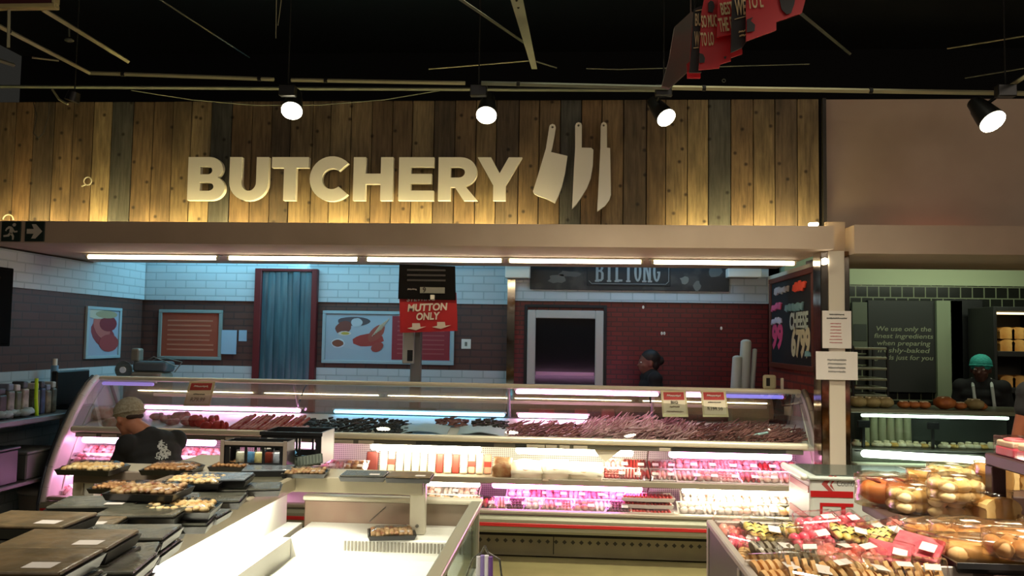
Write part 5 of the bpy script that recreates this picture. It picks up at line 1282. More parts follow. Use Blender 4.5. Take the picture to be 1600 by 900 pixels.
put(146, 729, 'gold', 1, 0, 'at the left end of the crosswise shelf', sc=.9)
put(270, 729, 'nut', 1, .05, 'on the crosswise shelf right of the man', sc=.85)
put(570, 739, 'g', 1, .05, 'second from the right end of the cross shelf', sc=.72)
put(641, 741, 't', 1, .1, 'at the right end of the cross shelf', sc=.72)
put(478, 734, 'mix', 1, .15, 'where the two shelves meet', sc=.7)
put(368, 724, 'nut', 1, .1, 'just before the small black crate', sc=.75)
put(420, 731, 'b', 1, .2, 'right of the nuts before the crate', sc=.8)
put(345, 745, 'b', 2, .2, 'right of the second golden platter', sc=.85)
put(305, 748, 'gold', 2, .1, 'fourth row from the far end', sc=.8)
put(232, 764, 'mix', 3, .1, 'before the left cross beam', sc=.85)
put(395, 760, 'k', 1, .3, 'by the side rail near the corner', sc=.8)
put(330, 778, 'k', 1, .25, 'by the side rail second from the corner', sc=.85)
put(275, 792, 'gold', 2, .2, 'by the side rail halfway along', sc=.85)
put(160, 786, 'g', 2, .15, 'on the left edge halfway along', sc=.95)
put(225, 800, 'k', 2, .15, 'mid-shelf below the mixed snacks', sc=.9)
put(130, 816, 't', 2, .1, 'with white label mid-shelf', sc=.85)
put(52, 815, 't', 3, .05, 'at the left picture edge', sc=.95)
put(200, 832, 'k', 2, .2, 'by the rail below the golden platter', sc=.9)
put(112, 848, 't', 3, .12, 'large, near the lower left', sc=1.0)
put(25, 880, 't', 4, .05, 'at the lower left picture corner', sc=.95)
put(135, 884, 'k', 2, .2, 'by the rail at bottom edge', sc=.95)
put(188, 757, 'nut', 1, -.1, 'at the left edge near the cross beam', sc=.7)
put(262, 778, 'k', 2, .4, 'between the mixed and golden platters', sc=.75)
put(352, 762, 'mix', 1, .5, 'small one near the corner', sc=.6)
put(80, 832, 'mix', 2, .3, 'small one between the brown lids', sc=.7)
put(308, 800, 'k', 1, .1, 'thin one overhanging the rail', sc=.7)
put(168, 862, 'k', 2, .35, 'by the rail, nearest but one', sc=.8)
put(240, 826, 'mix', 1, .6, 'small one by the rail', sc=.6)
# single platter inside the freezer
q = P(612, 828, Z=.79)
t = platter('mix'); t.location = (q.x, q.y, .758); t.rotation_euler = (0, 0, .25); t.scale = (.75,)*3
t['group'] = PG; t.pop('group'); t['label'] = 'single food platter lying inside the white island freezer beside the post'
m = MB().cyl(P(577, 815, Y=4.15), P(603, 792, Y=4.20), .003, n=6)
one('price_stick', m, M_steel, 'thin metal stick leaning behind the platter inside the freezer', 'stick')

# crates on the bridge shelf
def crate(px0, px1, z0, z1, Y0, Y1, label, nwin, m_, fm=None):
    x0 = P(px0, 700, Y=Y0).x; x1 = P(px1, 700, Y=Y0).x; W = x1-x0; H = z1-z0
    t = thing('plastic_crate', label, 'crate', ((x0+x1)/2, Y0, z0))
    holes = []
    for i in range(nwin):
        a = .08+(.84/nwin)*i+.02; c = .08+(.84/nwin)*(i+1)-.02
        holes.append([(a*W+x0, z0+.28*H), (c*W+x0, z0+.28*H), (c*W+x0, z0+.80*H), (a*W+x0, z0+.80*H)])
    out = [(x0, z0), (x1, z0), (x1, z1), (x0, z1)]
    obj('front_wall', MB().prism(out, holes, lambda u, v, w: Vector((u, Y0+w, v)), .008), m_, t)
    obj('back_wall', MB().prism(out, holes, lambda u, v, w: Vector((u, Y1-.008+w, v)), .008), m_, t)
    obj('side_wall', MB().rbox(x0, x0+.008, Y0+.0085, Y1-.0085, z0, z1, .002), m_, t); obj('side_wall', MB().rbox(x1-.008, x1, Y0+.0085, Y1-.0085, z0, z1, .002), m_, t)
    obj('bottom', MB().box(x0+.009, x1-.009, Y0+.009, Y1-.009, z0+.002, z0+.008), m_, t)
    obj('top_lip', MB().rbox(x0-.006, x1+.006, Y0-.006, Y0-.0005, z1-.02, z1, .002), fm or m_, t)
    if fm: 
        for xx in (x0, x1): obj('corner_post', MB().rbox(xx-.012, xx+.008, Y0-.012, Y0-.0065, z0, z1+.006, .002), fm, t)
    return t, x0, x1
z1c = P(398, 690, Y=4.10).z; z2c = P(455, 675, Y=4.34).z
_, xa, xb_ = crate(349, 447, SZ+.001, z1c, 4.10, 4.24, 'small black crate with taupe posts holding packets on the bridge shelf', 3, M_blackpl, M_shk)
_, xc, xd = crate(407, 502, SZ+.001, z2c, 4.34, 4.58, 'taller black crate standing behind the small one on the bridge shelf', 3, M_blackpl)
cs = [((196, 196, 170), .0), ((96, 150, 190), .0), ((210, 200, 130), 0), ((120, 50, 36), 0), ((180, 190, 200), 0)]
for i, (c, _) in enumerate(cs):
    x = xa+.04+(xb_-xa-.08)*(i+.5)/5
    t = thing('packet', '%s packet inside the small black crate, %s from the left' % (['cream', 'blue', 'pale yellow', 'brown', 'silver'][i], ORD[i]), 'packet', (x, 4.17, SZ+.01), 'packets in the small crate')
    obj('pouch', at(MB().rbox(-.026, .026, -.012, .012, 0, .075, .008, 2), (x, 4.17, SZ+.012), .2*(-1)**i, -.2), mat('packet_%d' % i, c, .3, col2=tuple(int(v*.5) for v in c), scale=20), t)
    obj('seal', at(MB().box(-.026, .026, -.001, .001, .076, .084), (x, 4.17, SZ+.012), .2*(-1)**i, -.2), M_film, t)
q = P(478, 712, Y=4.29)
t = thing('ribbed_tray', 'grey-green ribbed plastic tray leaning before the taller crate', 'tray', (q.x, 4.30, SZ+.001))
obj('base', at(MB().rbox(-.085, .085, -.004, .004, 0, .052, .003), (q.x, 4.315, SZ+.002), 0, -.3, 1, -.18), mat('ribbed_green', (84, 94, 84), .5), t)
m = MB()
for k in range(10): m.box(-.08+.017*k, -.074+.017*k, -.010, -.0041, .004, .048)
obj('ribs', at(m, (q.x, 4.315, SZ+.002), 0, -.3, 1, -.18), mat('ribbed_green2', (110, 120, 108), .5), t)
q = P(462, 706, Y=4.33)
one('blue_tag', at(MB().box(-.012, .012, -.002, .002, -.012, .012), (q.x, 4.30, q.z), 0, 0, 1, .78), mat('tag_blue', (110, 180, 230), .5), 'small bright blue diamond tag by the black crates', 'tag')

# packets between case and island rim seen under the cross shelf
# wire trolley handle at the bottom centre
q = P(752, 888, Y=3.3)
t = thing('cleaning_tool', 'white and lilac bundle with a wire hoop standing at the bottom centre of the floor', 'bundle', (q.x, 3.45, .001))
x = q.x; zt3 = q.z+.02
for i in range(4):
    c = [(226, 220, 226), (150, 130, 190), (236, 232, 236), (120, 80, 150)][i]
    obj('roll', MB().cyl((x-.03+.02*i, 3.45, .002), (x-.024+.016*i, 3.43, zt3-.005*abs(i-1.5)), .016, .010, 10), mat('roll_%d' % i, c, .5), t)
obj('wire_hoop', MB().tube([(x-.075, 3.44, zt3-.09), (x-.05, 3.44, zt3-.02), (x-.012, 3.43, zt3+.01), (x+.0, 3.43, zt3+.035), (x+.012, 3.43, zt3+.01), (x+.06, 3.44, zt3-.02), (x+.07, 3.44, zt3-.09)], .004), M_steel, t)
# ================================================================== RIGHT SIDE
# pillar with mirrored steel edges and notices
Yp = 6.42
x0 = P(1283, 560, Y=Yp).x; x1 = P(1329, 560, Y=Yp).x; xs = P(1295, 560, Y=Yp).x; xe = P(1320, 560, Y=Yp).x
t = thing('pillar', 'square steel-clad pillar with cream centre strip at the right of the butchery counter', 'pillar', ((x0+x1)/2, Yp+.1, 0))
obj('cladding', MB().rbox(x0, x1, Yp, Yp+.2, .001, zb-.002, .006), M_mirror, t)
obj('centre_strip', MB().rbox(xs, xe, Yp-.012, Yp-.001, .001, zb-.002, .003), mat('strip_paint', (196, 184, 166), .5), t)
q = P(1289, 402, Y=Yp-.02)
one('small_lamp', MB().ell((q.x, Yp-.02, q.z-.03), (.025, .018, .025)), M_tubeW, 'tiny round glowing lamp at the top of the pillar', 'lamp')
def notice(px0, py0, px1, py1, label, lines_, Y=Yp-.02, hdr=None):
    a = P(px0, py1, Y=Y); b = P(px1, py0, Y=Y)
    t = thing('paper_notice', label, 'notice', ((a.x+b.x)/2, Y, a.z))
    obj('sheet', MB().rbox(a.x, b.x, Y-.002, Y+.001, a.z, b.z, .001), M_paper, t)
    for s, u, v, w, h, c in lines_:
        mm = scribble((b.x-a.x)*w, (b.z-a.z)*h, len(s), None, int(v*100)) if s[0] == '~' else text_mb(s, (b.x-a.x)*w, (b.z-a.z)*h, .001, .01)
        mm.xf(Matrix.Translation((a.x+(b.x-a.x)*u, Y-.0025, a.z+(b.z-a.z)*v))); obj('lettering', mm, c, t)
    return t
Mri = mat('ink_red', (170, 70, 70), .7); Mgi = mat('ink_grey', (130, 126, 122), .7)
notice(1285, 486, 1330, 544, 'long paper notice with black heading and red lines taped to the pillar', [('~', .5, .90, .6, .07, M_ink), ('~', .5, .80, .8, .08, M_ink)] + [('~', .46, .66-.085*k, .44, .05, Mri) for k in range(7)])
notice(1275, 550, 1340, 593, 'wide white paper sheet taped low across the pillar', [('~~~~', .5, .5, .5, .55, Mgi)], Y=Yp-.03)
# chest freezer with printed front
zf = .885
Yf = 5.32
xa = P(1265, 760, Y=Yf).x; xb_ = P(1460, 760, Y=Yf).x
t = thing('chest_freezer', 'white chest freezer with red stripes behind the sweets table', 'freezer', ((xa+xb_)/2, Yf+.25, 0))
M_fz = mat('freezer_white2', (200, 204, 198), .4)
obj('body', MB().rbox(xa, xb_, Yf, Yf+.5, .05, zf-.024, .015, 2), M_fz, t)
obj('feet', MB().box(xa+.05, xb_-.05, Yf+.05, Yf+.45, .001, .049), M_dark, t)
obj('lid_frame', MB().rbox(xa-.01, xb_+.01, Yf-.02, Yf+.52, zf-.023, zf, .01, 2), mat('lid_frame', (170, 178, 172), .35), t)
obj('glass_lid', MB().rbox(xa+.04, xb_-.04, Yf+.02, Yf+.48, zf+.0005, zf+.008, .003), mat('lid_glass', (66, 72, 66), .12), t)
hx = P(1240, 722, Y=5.5); hy = P(1268, 735, Y=5.32)
obj('end_handle', MB().cap((xa-.03, Yf+.50, zf-.01), (xa-.03, Yf+.02, zf-.01), .022), M_white, t)
zs = P(1300, 772, Y=Yf).z
xs_ = P(1333, 770, Y=Yf).x
obj('red_stripe', MB().box(xa+.004, xs_, Yf-.004, Yf-.0005, zs-.02, zs+.018), M_red, t)
xc = P(1281, 770, Y=Yf).x; xd = P(1322, 770, Y=Yf).x; zc = P(1300, 786, Y=Yf).z
m = MB().box(xc, xc+.015, Yf-.004, Yf-.0005, .3, zc).box(xc+.0151, xs_, Yf-.004, Yf-.0005, zc-.02, zc).box(xd-.03, xd-.005, Yf-.004, Yf-.0005, .3, zc-.0201)
obj('red_frame', m, M_red, t)
for (y0_, y1_, z_) in [(Yf+.02, Yf+.45, zs+.02), (Yf+.02, Yf+.45, zs-.16)]:
    obj('side_stripe', MB().box(xa-.004, xa-.0005, y0_, y1_, z_-.02, z_+.02), M_red, t)
q = P(1322, 757, Y=Yf-.006)
mm = text_mb('Country Cr', P(1354, 757, Y=Yf).x-P(1307, 757, Y=Yf).x, .045, .002, 0); mm.xf(Matrix.Translation((P(1331, 757, Y=Yf).x, Yf-.0005, q.z))); obj('lettering', mm, mat('ink_grey2', (96, 100, 98), .6), t)
q = P(1297, 757, Y=Yf-.006)
m = MB().prism([(q.x-.05, q.z+.0), (q.x+.0, q.z+.055), (q.x+.02, q.z+.05), (q.x-.015, q.z+.0), (q.x+.03, q.z-.055), (q.x+.0, q.z-.05)], [], lambda u, v, w: Vector((u, Yf-.001-w, v)), -.003)
m.prism([(q.x+.03, q.z+.055), (q.x+.05, q.z+.045), (q.x+.01, q.z+.0), (q.x+.03, q.z-.04), (q.x+.0, q.z-.01)], [], lambda u, v, w: Vector((u, Yf-.001-w, v)), -.003)
obj('emblem', m, mat('emblem_red', (160, 70, 66), .5), t)

# ------------------------------------------------------------------ bakery
YB = 8.7
struct('wall_bakery_back', boxm(2.2, 6.5, YB, YB+.2, 0, P(1450, 446, Y=YB).z), M_tile)
struct('wall_bakery_top', boxm(2.2, 6.5, YB-.01, YB+.2, P(1450, 446, Y=YB).z, 3.1), M_green)
def wp(px0, py0, px1, py1, Y): a = P(px0, py1, Y=Y); b = P(px1, py0, Y=Y); return a.x, b.x, a.z, b.z
x0, x1, z0, z1 = wp(1357, 470, 1464, 612, YB-.05)
t = thing('wall_board', 'black bakery wall board with pale words about the ingredients', 'board', ((x0+x1)/2, YB-.04, z0))
obj('panel', MB().rbox(x0, x1, YB-.06, YB-.011, z0, z1, .004), mat('board_black', (30, 32, 28), .5), t)
Mbt = mat('board_text', (128, 132, 106), .6)
for k, (s, w) in enumerate([('We use only the', 80), ('finest ingredients', 86), ('when preparing', 78), ('freshly-baked', 76), ('goods just for you', 86)]):
    mm = text_mb(s, w*YB/F, .062, .002, .008, .15); mm.xf(Matrix.Translation(P(1412, 515+k*11.2, Y=YB-.062))); obj('lettering', mm, Mbt, t)
x0, x1, z0, z1 = wp(1332, 472, 1357, 545, YB-.05)
obj2 = thing('wall_board', 'narrow green-grey wall panel left of the worded board', 'board', ((x0+x1)/2, YB-.04, z0))
obj('panel', MB().rbox(x0, x1-.01, YB-.05, YB-.011, z0, z1, .004), mat('board_green', (84, 90, 72), .5), obj2)
obj('print', MB().rbox(x0+.01, x1-.02, YB-.055, YB-.0505, z0+.08, z0+.25, .002), mat('board_dkgreen', (44, 50, 42), .5), obj2)
x0, x1, z0, z1 = wp(1466, 470, 1503, 640, 8.60)
struct('wall_bakery_pier', boxm(x0, x1, 8.60, 8.68, 0, z1), mat('pier_green', (128, 138, 110), .6))
x0, x1, z0, z1 = wp(1504, 466, 1556, 640, 8.35)
t = thing('door_1', None, None, ((x0+x1)/2, 8.4, 0)); t['kind'] = 'structure'
obj('door_leaf', MB().rbox(x0+.01, x1, 8.6, 8.66, .002, z1, .006), mat('door_dark', (14, 14, 14), .5), t)
obj('door_handle', MB().cap((x0+.06, 8.58, 1.0), (x0+.06, 8.58, 1.15), .01), M_grey, t)
# bread oven / shelf at the right
x0, x1, z0, z1 = wp(1556, 480, 1640, 680, 8.0)
t = thing('bread_rack', 'dark bakery wall rack with lit golden loaves at the right edge', 'rack', ((x0+x1)/2, 8.2, 0))
M_rk = mat('rack_dark', (26, 26, 24), .5)
obj('side', MB().rbox(x0, x0+.03, 8.0, 8.5, .002, z1, .004), M_rk, t); obj('side', MB().rbox(x1-.03, x1, 8.0, 8.5, .002, z1, .004), M_rk, t)
obj('top', MB().rbox(x0+.031, x1-.031, 8.0, 8.5, z1-.04, z1, .004), M_rk, t); obj('back', MB().box(x0+.031, x1-.031, 8.45, 8.5, .002, z1-.041), mat('rack_back', (60, 56, 44), .6), t)
zsh = [P(1580, v, Y=8.0).z for v in (549, 606, 660)]
for z in zsh: obj('shelf', MB().rbox(x0+.031, x1-.031, 8.0, 8.44, z-.05, z, .004), M_rk, t)
obj('light_strip', MB().cap((x0+.06, 8.06, z1-.06), (x1-.06, 8.06, z1-.06), .010), mat('rack_light', (255, 240, 200), .5, emit=3.0, ecol=(255, 226, 160)), t)
M_loaf = mat('loaf_gold', (196, 128, 52), .6, col2=(226, 172, 96), scale=9, bump=.2); M_crust = mat('loaf_crust', (150, 78, 30), .55, col2=(196, 120, 60), scale=10, bump=.3)
def loaf_mb(w, d, h):
    m = MB(); n = 10
    prof_ = [(-w/2, 0), (w/2, 0), (w/2*1.0, h*.55)] + arc(0, h*.62, w/2*1.06, h*.38, 0, 180, n) + [(-w/2, h*.55)]
    m.prism(prof_, [], lambda u, v, ww: Vector((u, ww, v)), d); return m
k = 0
for row, (z, nn) in enumerate([(zsh[0], 3), (zsh[0]+.115, 3), (zsh[1], 3)]):
    for i in range(nn):
        x = x0+.10+i*(x1-x0-.18)/3+.06
        o = at(loaf_mb(.13, .25, .11), (x, 8.08, z+.001)); o = one('bread_loaf', o, M_loaf, 'golden loaf in the dark wall rack, %s in its row, %s' % (ORD[i], ['upper shelf lower layer', 'upper shelf top layer', 'middle shelf'][row]), 'bread', 'loaves in the dark wall rack')
q = P(1572, 578, Y=8.1)
# rack of trays at the left of the bakery
x0 = P(1331, 560, Y=7.75).x; x1 = P(1389, 560, Y=7.75).x
t = thing('tray_rack', 'bakery tray rack with pale horizontal trays beside the pillar', 'rack', ((x0+x1)/2, 7.8, 0))
for xx in (x0, x1-.02):
    for yy_ in (7.75, 8.1): obj('upright', MB().rbox(xx, xx+.02, yy_, yy_+.02, .001, P(1360, 540, Y=7.6).z, .002), M_rk, t)
for k, v in enumerate((543, 558, 575, 592, 606, 618)):
    z = P(1360, v, Y=7.6).z; obj('tray', MB().rbox(x0+.021, x1-.021, 7.74, 8.12, z-.022, z, .004), mat('tray_pale', (150, 150, 118), .4), t)
# display counter of the bakery
Yc = 6.95
def cx_(px, Y=Yc): return P(px, 640, Y=Y).x
x0 = cx_(1331); x1 = cx_(1640)
zt_ = P(1450, 641, Y=Yc).z; zg0 = P(1450, 700, Y=Yc).z; zl1 = P(1450, 703, Y=Yc-.05).z; zl0 = P(1450, 726, Y=Yc-.05).z
t = thing('bakery_counter', 'glass-fronted bakery counter with green-grey base behind the bread table', 'display counter', ((x0+x1)/2, Yc+.35, 0))
M_gg = mat('bakery_base', (150, 160, 138), .4)
obj('base', MB().rbox(x0, x1, Yc-.1, Yc+.7, .001, zl0, .01), M_gg, t)
obj('lower_ledge', MB().rbox(x0, x1, Yc+.02, Yc+.7, zl0+.0005, zl1-.01, .006), mat('bakery_ledge', (52, 58, 48), .4), t)
obj('light_tube', MB().cap((x0+.08, Yc-.05, zl0+.075), (cx_(1512, Yc-.05)+.1, Yc-.05, zl0+.045), .03), mat('tube_bakery', (240, 255, 240), .4, emit=6, ecol=(240, 255, 232)), t)
obj('top_slab', MB().rbox(x0-.02, x1+.02, Yc-.03, Yc+.6, zt_-.03, zt_, .006), mat('bakery_top', (110, 112, 92), .3), t)
obj('glass', MB().box(x0+.02, x1-.02, Yc, Yc+.006, zl1, zt_-.031), M_glass, t)
obj('inner_shelf', MB().rbox(x0+.02, x1-.02, Yc+.02, Yc+.45, zg0-.045, zg0-.03, .003), mat('bakery_shelf', (70, 76, 64), .4), t)
obj('back_panel', MB().box(x0+.02, x1-.02, Yc+.62, Yc+.65, zl1, zt_-.031), mat('bakery_inback', (96, 104, 96), .3), t)
obj('inner_light', MB().cap((x0+.1, Yc+.05, zt_-.055), (x1-.3, Yc+.05, zt_-.055), .012), mat('tube_bakery2', (240, 255, 240), .4, emit=10, ecol=(232, 245, 226)), t)
for px in (1356, 1466): 
    obj('scale_post', MB().rbox(cx_(px)-.012, cx_(px)+.012, Yc+.10, Yc+.12, zg0-.03, P(1, 1, Y=1).z*0+zg0+.14, .003).rbox(cx_(px)-.05, cx_(px)+.05, Yc+.09, Yc+.11, zg0+.1405, zg0+.20, .006), M_blackpl, t)
random.seed(5)
M_cream2 = mat('pastry_cream', (236, 222, 180), .6, col2=(250, 240, 214), scale=12, bump=.4); M_yell = mat('pastry_yellow', (228, 170, 66), .6, col2=(240, 206, 130), scale=12, bump=.3)
for i in range(20):
    px = 1338+i*11.6
    if abs(px-1356) < 6 or abs(px-1466) < 6: px += 7
    c = [M_cream2, M_yell, M_cream2, M_cream2][i % 4]; x = cx_(px, Yc+.2); r = random.uniform(.036, .044)
    m = MB(); m.ell((x, Yc+.2, zg0-.03+r*.62), (r, r*1.3, r*.62), 12, 7, None, .08)
    m2 = MB().ell((x, Yc+.2, zg0-.03+r*1.25), (r*.6, r*.7, r*.3), 10, 6, None, .15)
    t = thing('cream_pastry', '%s pastry behind the bakery glass, %s from the left' % ('golden' if c is M_yell else 'cream-topped', ORD[i]), 'pastry', (x, Yc+.2, zg0-.03), 'pastries behind the bakery glass')
    obj('base', m, c, t); obj('topping', m2, M_cream2, t)
for i in range(6):
    x = cx_(1352+i*13, Yc+.4); m = MB().cyl((x, Yc+.4, zg0-.028), (x, Yc+.4, zg0+.22), .035, .03, 14); m.ell((x, Yc+.4, zg0+.22), (.03, .03, .018), 14, 6)
    one('paper_cup_stack', m, mat('cup_stack', (176, 176, 140), .6), 'pale cup stack behind the bakery glass, %s from the left' % ORD[i], 'cups', 'cup stacks behind the bakery glass')
for i, (px, kind) in enumerate([(1340, 0), (1362, 0), (1382, 0), (1412, 1), (1428, 1), (1444, 1), (1476, 2), (1500, 1), (1522, 0), (1532, 1)]):
    x = cx_(px, Yc+.15); m = MB(); rr = (.075, .05, .085)[kind]
    c = [mat('bun_dull', (140, 120, 74), .6, col2=(176, 160, 110), scale=10, bump=.3), M_crust, M_crust][kind]
    m.ell((x, Yc+.15, zt_+rr*.62), (rr, rr*1.2, rr*.62), 14, 8, None, .05)
    t = thing('bread_roll', '%s loaf on top of the bakery counter, %s from the left' % (['dull brown', 'crusty brown', 'large round dark'][kind], ORD[i]), 'bread', (x, Yc+.15, zt_), 'loaves on top of the bakery counter')
    obj('crust', m, c, t)
    m = MB()
    for k in range(3): m.cap((x-rr*.45, Yc+.15-rr*.5+k*rr*.45, zt_+rr*1.12), (x+rr*.45, Yc+.15-rr*.3+k*rr*.45, zt_+rr*1.12), .006, n=6)
    obj('scoring', m, M_cream2, t)

# ------------------------------------------------------------------ sweets table
zs_ = .85
xa = P(1101, 798, Z=zs_).x; Ya = P(1101, 798, Z=zs_).y
xa = .67; Ya = 4.12; xb_ = 1.62
t = thing('sweets_table', 'grey-framed open display bin of packed sweets and cookies at lower right', 'display table', ((xa+xb_)/2, 3.2, 0))
M_fr2 = mat('bin_frame', (168, 156, 146), .4, metal=.2); M_sd = mat('bin_side', (64, 62, 58), .4)
obj('top_rail', MB().rbox(xa, xa+.035, 1.6, Ya, zs_-.03, zs_, .006), M_fr2, t); obj('top_rail', MB().rbox(xa+.036, xb_, Ya-.035, Ya, zs_-.03, zs_, .006), M_fr2, t)
obj('side_panel', MB().rbox(xa+.006, xa+.02, 1.6, Ya-.03, .1, zs_-.031, .002), M_sd, t)
for y in (1.65, 2.55, 3.35, Ya-.045): obj('post', MB().rbox(xa, xa+.03, y, y+.04, .001, zs_-.031, .003), M_fr2, t)
obj('far_panel', MB().rbox(xa+.031, xb_, Ya-.02, Ya-.006, .1, zs_-.031, .002), mat('bin_red', (120, 30, 30), .5), t)
obj('deck', MB().box(xa+.031, xb_, 1.62, Ya-.04, zs_-.16, zs_-.15), mat('bin_deck', (70, 62, 56), .5), t)
obj('cross_divider', MB().rbox(xa+.036, xb_, 3.50, 3.515, zs_-.149, zs_-.03, .003), M_fr2, t)
for px in (1171, 1222):
    x = P(px, 815, Y=3.9).x; obj('divider', MB().box(x-.004, x+.004, 3.53, Ya-.045, zs_-.149, zs_-.01), film('divider_film', (235, 220, 215), .3, .2), t)
M_pinks = mat('sweet_pink', (222, 70, 96), .35, col2=(240, 130, 140), scale=18, coat=.4); M_salm = mat('sweet_salmon', (226, 110, 96), .4, col2=(244, 176, 156), scale=20, coat=.4)
M_cook = mat('cookie_tan', (196, 150, 92), .6, col2=(222, 184, 126), scale=16, bump=.3); M_yel = mat('iced_yellow', (226, 196, 96), .5, col2=(240, 220, 150), scale=16); M_choc = mat('choc', (44, 26, 20), .5)
SP = {}
def sweet_pack(kind, w=.17, d=.15, h=.07):
    if kind in SP: return copy_tree(SP[kind])
    t = thing('sweet_pack', 'x', 'sweets')
    if kind in ('pink', 'salmon'):
        m = MB()
        for i in range(4):
            for j in range(3):
                m.ell((-w*.33+w*.22*i, -d*.28+d*.28*j, .028+.02*random.random()), (w*.13, d*.17, .026), 10, 7, Matrix.Rotation(random.uniform(0, 3), 3, 'Z'), .06)
        obj('sweets', m, M_pinks if kind == 'pink' else M_salm, t)
    elif kind == 'yellow':
        obj('base_tray', tray_mb(w, d, .035), M_pt, t)
        m = MB()
        for i in range(4): m.ell((-w*.3+w*.2*i, 0, .046), (w*.14, d*.40, .022), 12, 7, Matrix.Rotation(.25, 3, 'Z'))
        o = obj('iced_cakes', m, M_yel, t); m = MB()
        for i in range(4):
            for k in range(3): m.tube([Vector((-w*.3+w*.2*i-w*.11, -d*.22+d*.2*k, .058)), Vector((-w*.3+w*.2*i, -d*.20+d*.2*k, .0695)), Vector((-w*.3+w*.2*i+w*.11, -d*.18+d*.2*k, .058))], .0025, 5)
        obj('chocolate_stripes', m, M_choc, o)
    elif kind in ('cookie', 'tan', 'murky'):
        m = MB()
        for i in range(5):
            for j in range(2): m.cyl((-w*.38+w*.17*i, -d*.22+d*.44*j, .036), (-w*.38+w*.17*i+.013, -d*.22+d*.44*j, .041), .034, n=14)
        obj('cookies', m, {'cookie': M_cook, 'tan': mat('cookie_gold', (206, 150, 84), .6, col2=(232, 196, 140), scale=14, bump=.3), 'murky': mat('cookie_murky', (104, 92, 72), .5, col2=(150, 138, 112), scale=14)}[kind], t)
    elif kind == 'rose':
        m = MB()
        for k in range(3): m.rbox(-w*.44, w*.44, -d*.44, d*.44, .004+.022*k, .022+.022*k, .006, 2)
        obj('wafers', m, mat('rose_wafer', (196, 70, 84), .5, col2=(216, 110, 116), scale=24), t)
    m = MB().rbox(-w/2, w/2, -d/2, d/2, .001, h+.012, .012, 2)
    obj('clear_box', m, M_film, t)
    m = MB().box(w*.08, w*.36, -d*.3, d*.02, h+.0125, h+.0132); obj('price_label', m, M_paper, t)
    SP[kind] = t; return t
SD = {'pink': 'clear pack of glossy pink sweets', 'salmon': 'clear pack of salmon-red sweets', 'yellow': 'clear box of yellow cakes with dark stripes', 'cookie': 'clear box of tan cookies', 'tan': 'clear box of golden cookies', 'murky': 'clear box of dull brown biscuits', 'rose': 'clear box of rose-red wafers'}
random.seed(9)
def sweets(px, py, kind, where, lift=0, rz=0, sc=1.0, tx=.12):
    lift += .035; sc *= 1.12; z = zs_-.149+lift; q = P(px, py, Z=z+.05)
    t = sweet_pack(kind); t.location = (q.x, q.y, z); t.rotation_euler = (tx+random.uniform(-.05, .25), random.uniform(-.2, .2), rz+random.uniform(-.25, .25)); t.scale = (sc,)*3
    t['category'] = 'sweets'; t['group'] = 'packs in the sweets bin'; t['label'] = SD[kind]+' '+where
sweets(1148, 826, 'salmon', 'in the far left corner of the bin', .03, .1)
sweets(1160, 842, 'pink', 'in front of the far left corner pack', .03, -.3, .8)
sweets(1189, 830, 'yellow', 'in the second far compartment', .04, .05)
sweets(1243, 826, 'yellow', 'in the third far compartment of the bin', .04, -.1)
sweets(1278, 818, 'pink', 'heaped high left of the freezer stripes', .08, .2)
sweets(1270, 842, 'pink', 'below the high heap of pink sweets', .04, -.1)
sweets(1318, 812, 'pink', 'highest at the far edge', .10, .3, .8)
sweets(1322, 833, 'yellow', 'between two pink packs, middle of the bin', .06, 0)
sweets(1352, 832, 'salmon', 'right of the middle striped cakes', .05, .4)
sweets(1378, 836, 'yellow', 'towards the right with stripes slanting', .06, .5)
sweets(1205, 862, 'murky', 'in the second row at the left', .04, .2)
sweets(1252, 866, 'murky', 'in the second row, next to the left one', .05, -.2)
sweets(1300, 866, 'salmon', 'in the second row in the middle', .05, .3)
sweets(1340, 868, 'salmon', 'in the second row right of the middle', .06, .1)
sweets(1385, 866, 'rose', 'in the second row before the large rose box', .06, -.4)
sweets(1432, 858, 'rose', 'largest rose box at the right end of the bin', .06, -.5, 1.1)
sweets(1170, 868, 'tan', 'narrow one by the left rail', .01, 1.2, .8)
sweets(1210, 893, 'tan', 'in the nearest row at the left', .05, .3)
sweets(1258, 892, 'tan', 'in the nearest row, second from the left', .06, .1)
sweets(1300, 894, 'cookie', 'in the nearest row, third from the left', .06, -.1)
sweets(1345, 896, 'tan', 'in the nearest row, fourth from the left', .06, .2)
sweets(1392, 894, 'cookie', 'in the nearest row, fifth from the left', .06, 0)
sweets(1440, 897, 'tan', 'in the nearest row at the right', .06, -.2)
sweets(1405, 820, 'salmon', 'thin far one at the right edge of the bin', .03, .2, .8)

# ------------------------------------------------------------------ bread table
zt2_ = .80
t = thing('bread_table', 'dark brown bread display table at the right', 'table', (2.5, 3.9, 0))
M_bt = mat('bread_table_brown', (78, 56, 50), .45, col2=(64, 46, 42), scale=3)
obj('tabletop', MB().rbox(1.68, 3.6, 2.2, 4.95, zt2_-.05, zt2_, .01, 2), M_bt, t)
obj('rear_step', MB().rbox(1.92, 3.3, 4.69, 4.93, zt2_+.0005, zt2_+.10, .006), M_bt, t)
obj('apron', MB().rbox(1.74, 3.54, 2.26, 4.89, zt2_-.20, zt2_-.051, .006), M_bt, t)
for x, y in ((1.80, 2.35), (1.80, 4.8), (3.45, 2.35), (3.45, 4.8)): obj('leg', MB().rbox(x-.04, x+.04, y-.04, y+.04, .001, zt2_-.201, .006), M_bt, t)
M_bag2 = film('bread_bag', (250, 240, 225), .3, .22)
LB = {}
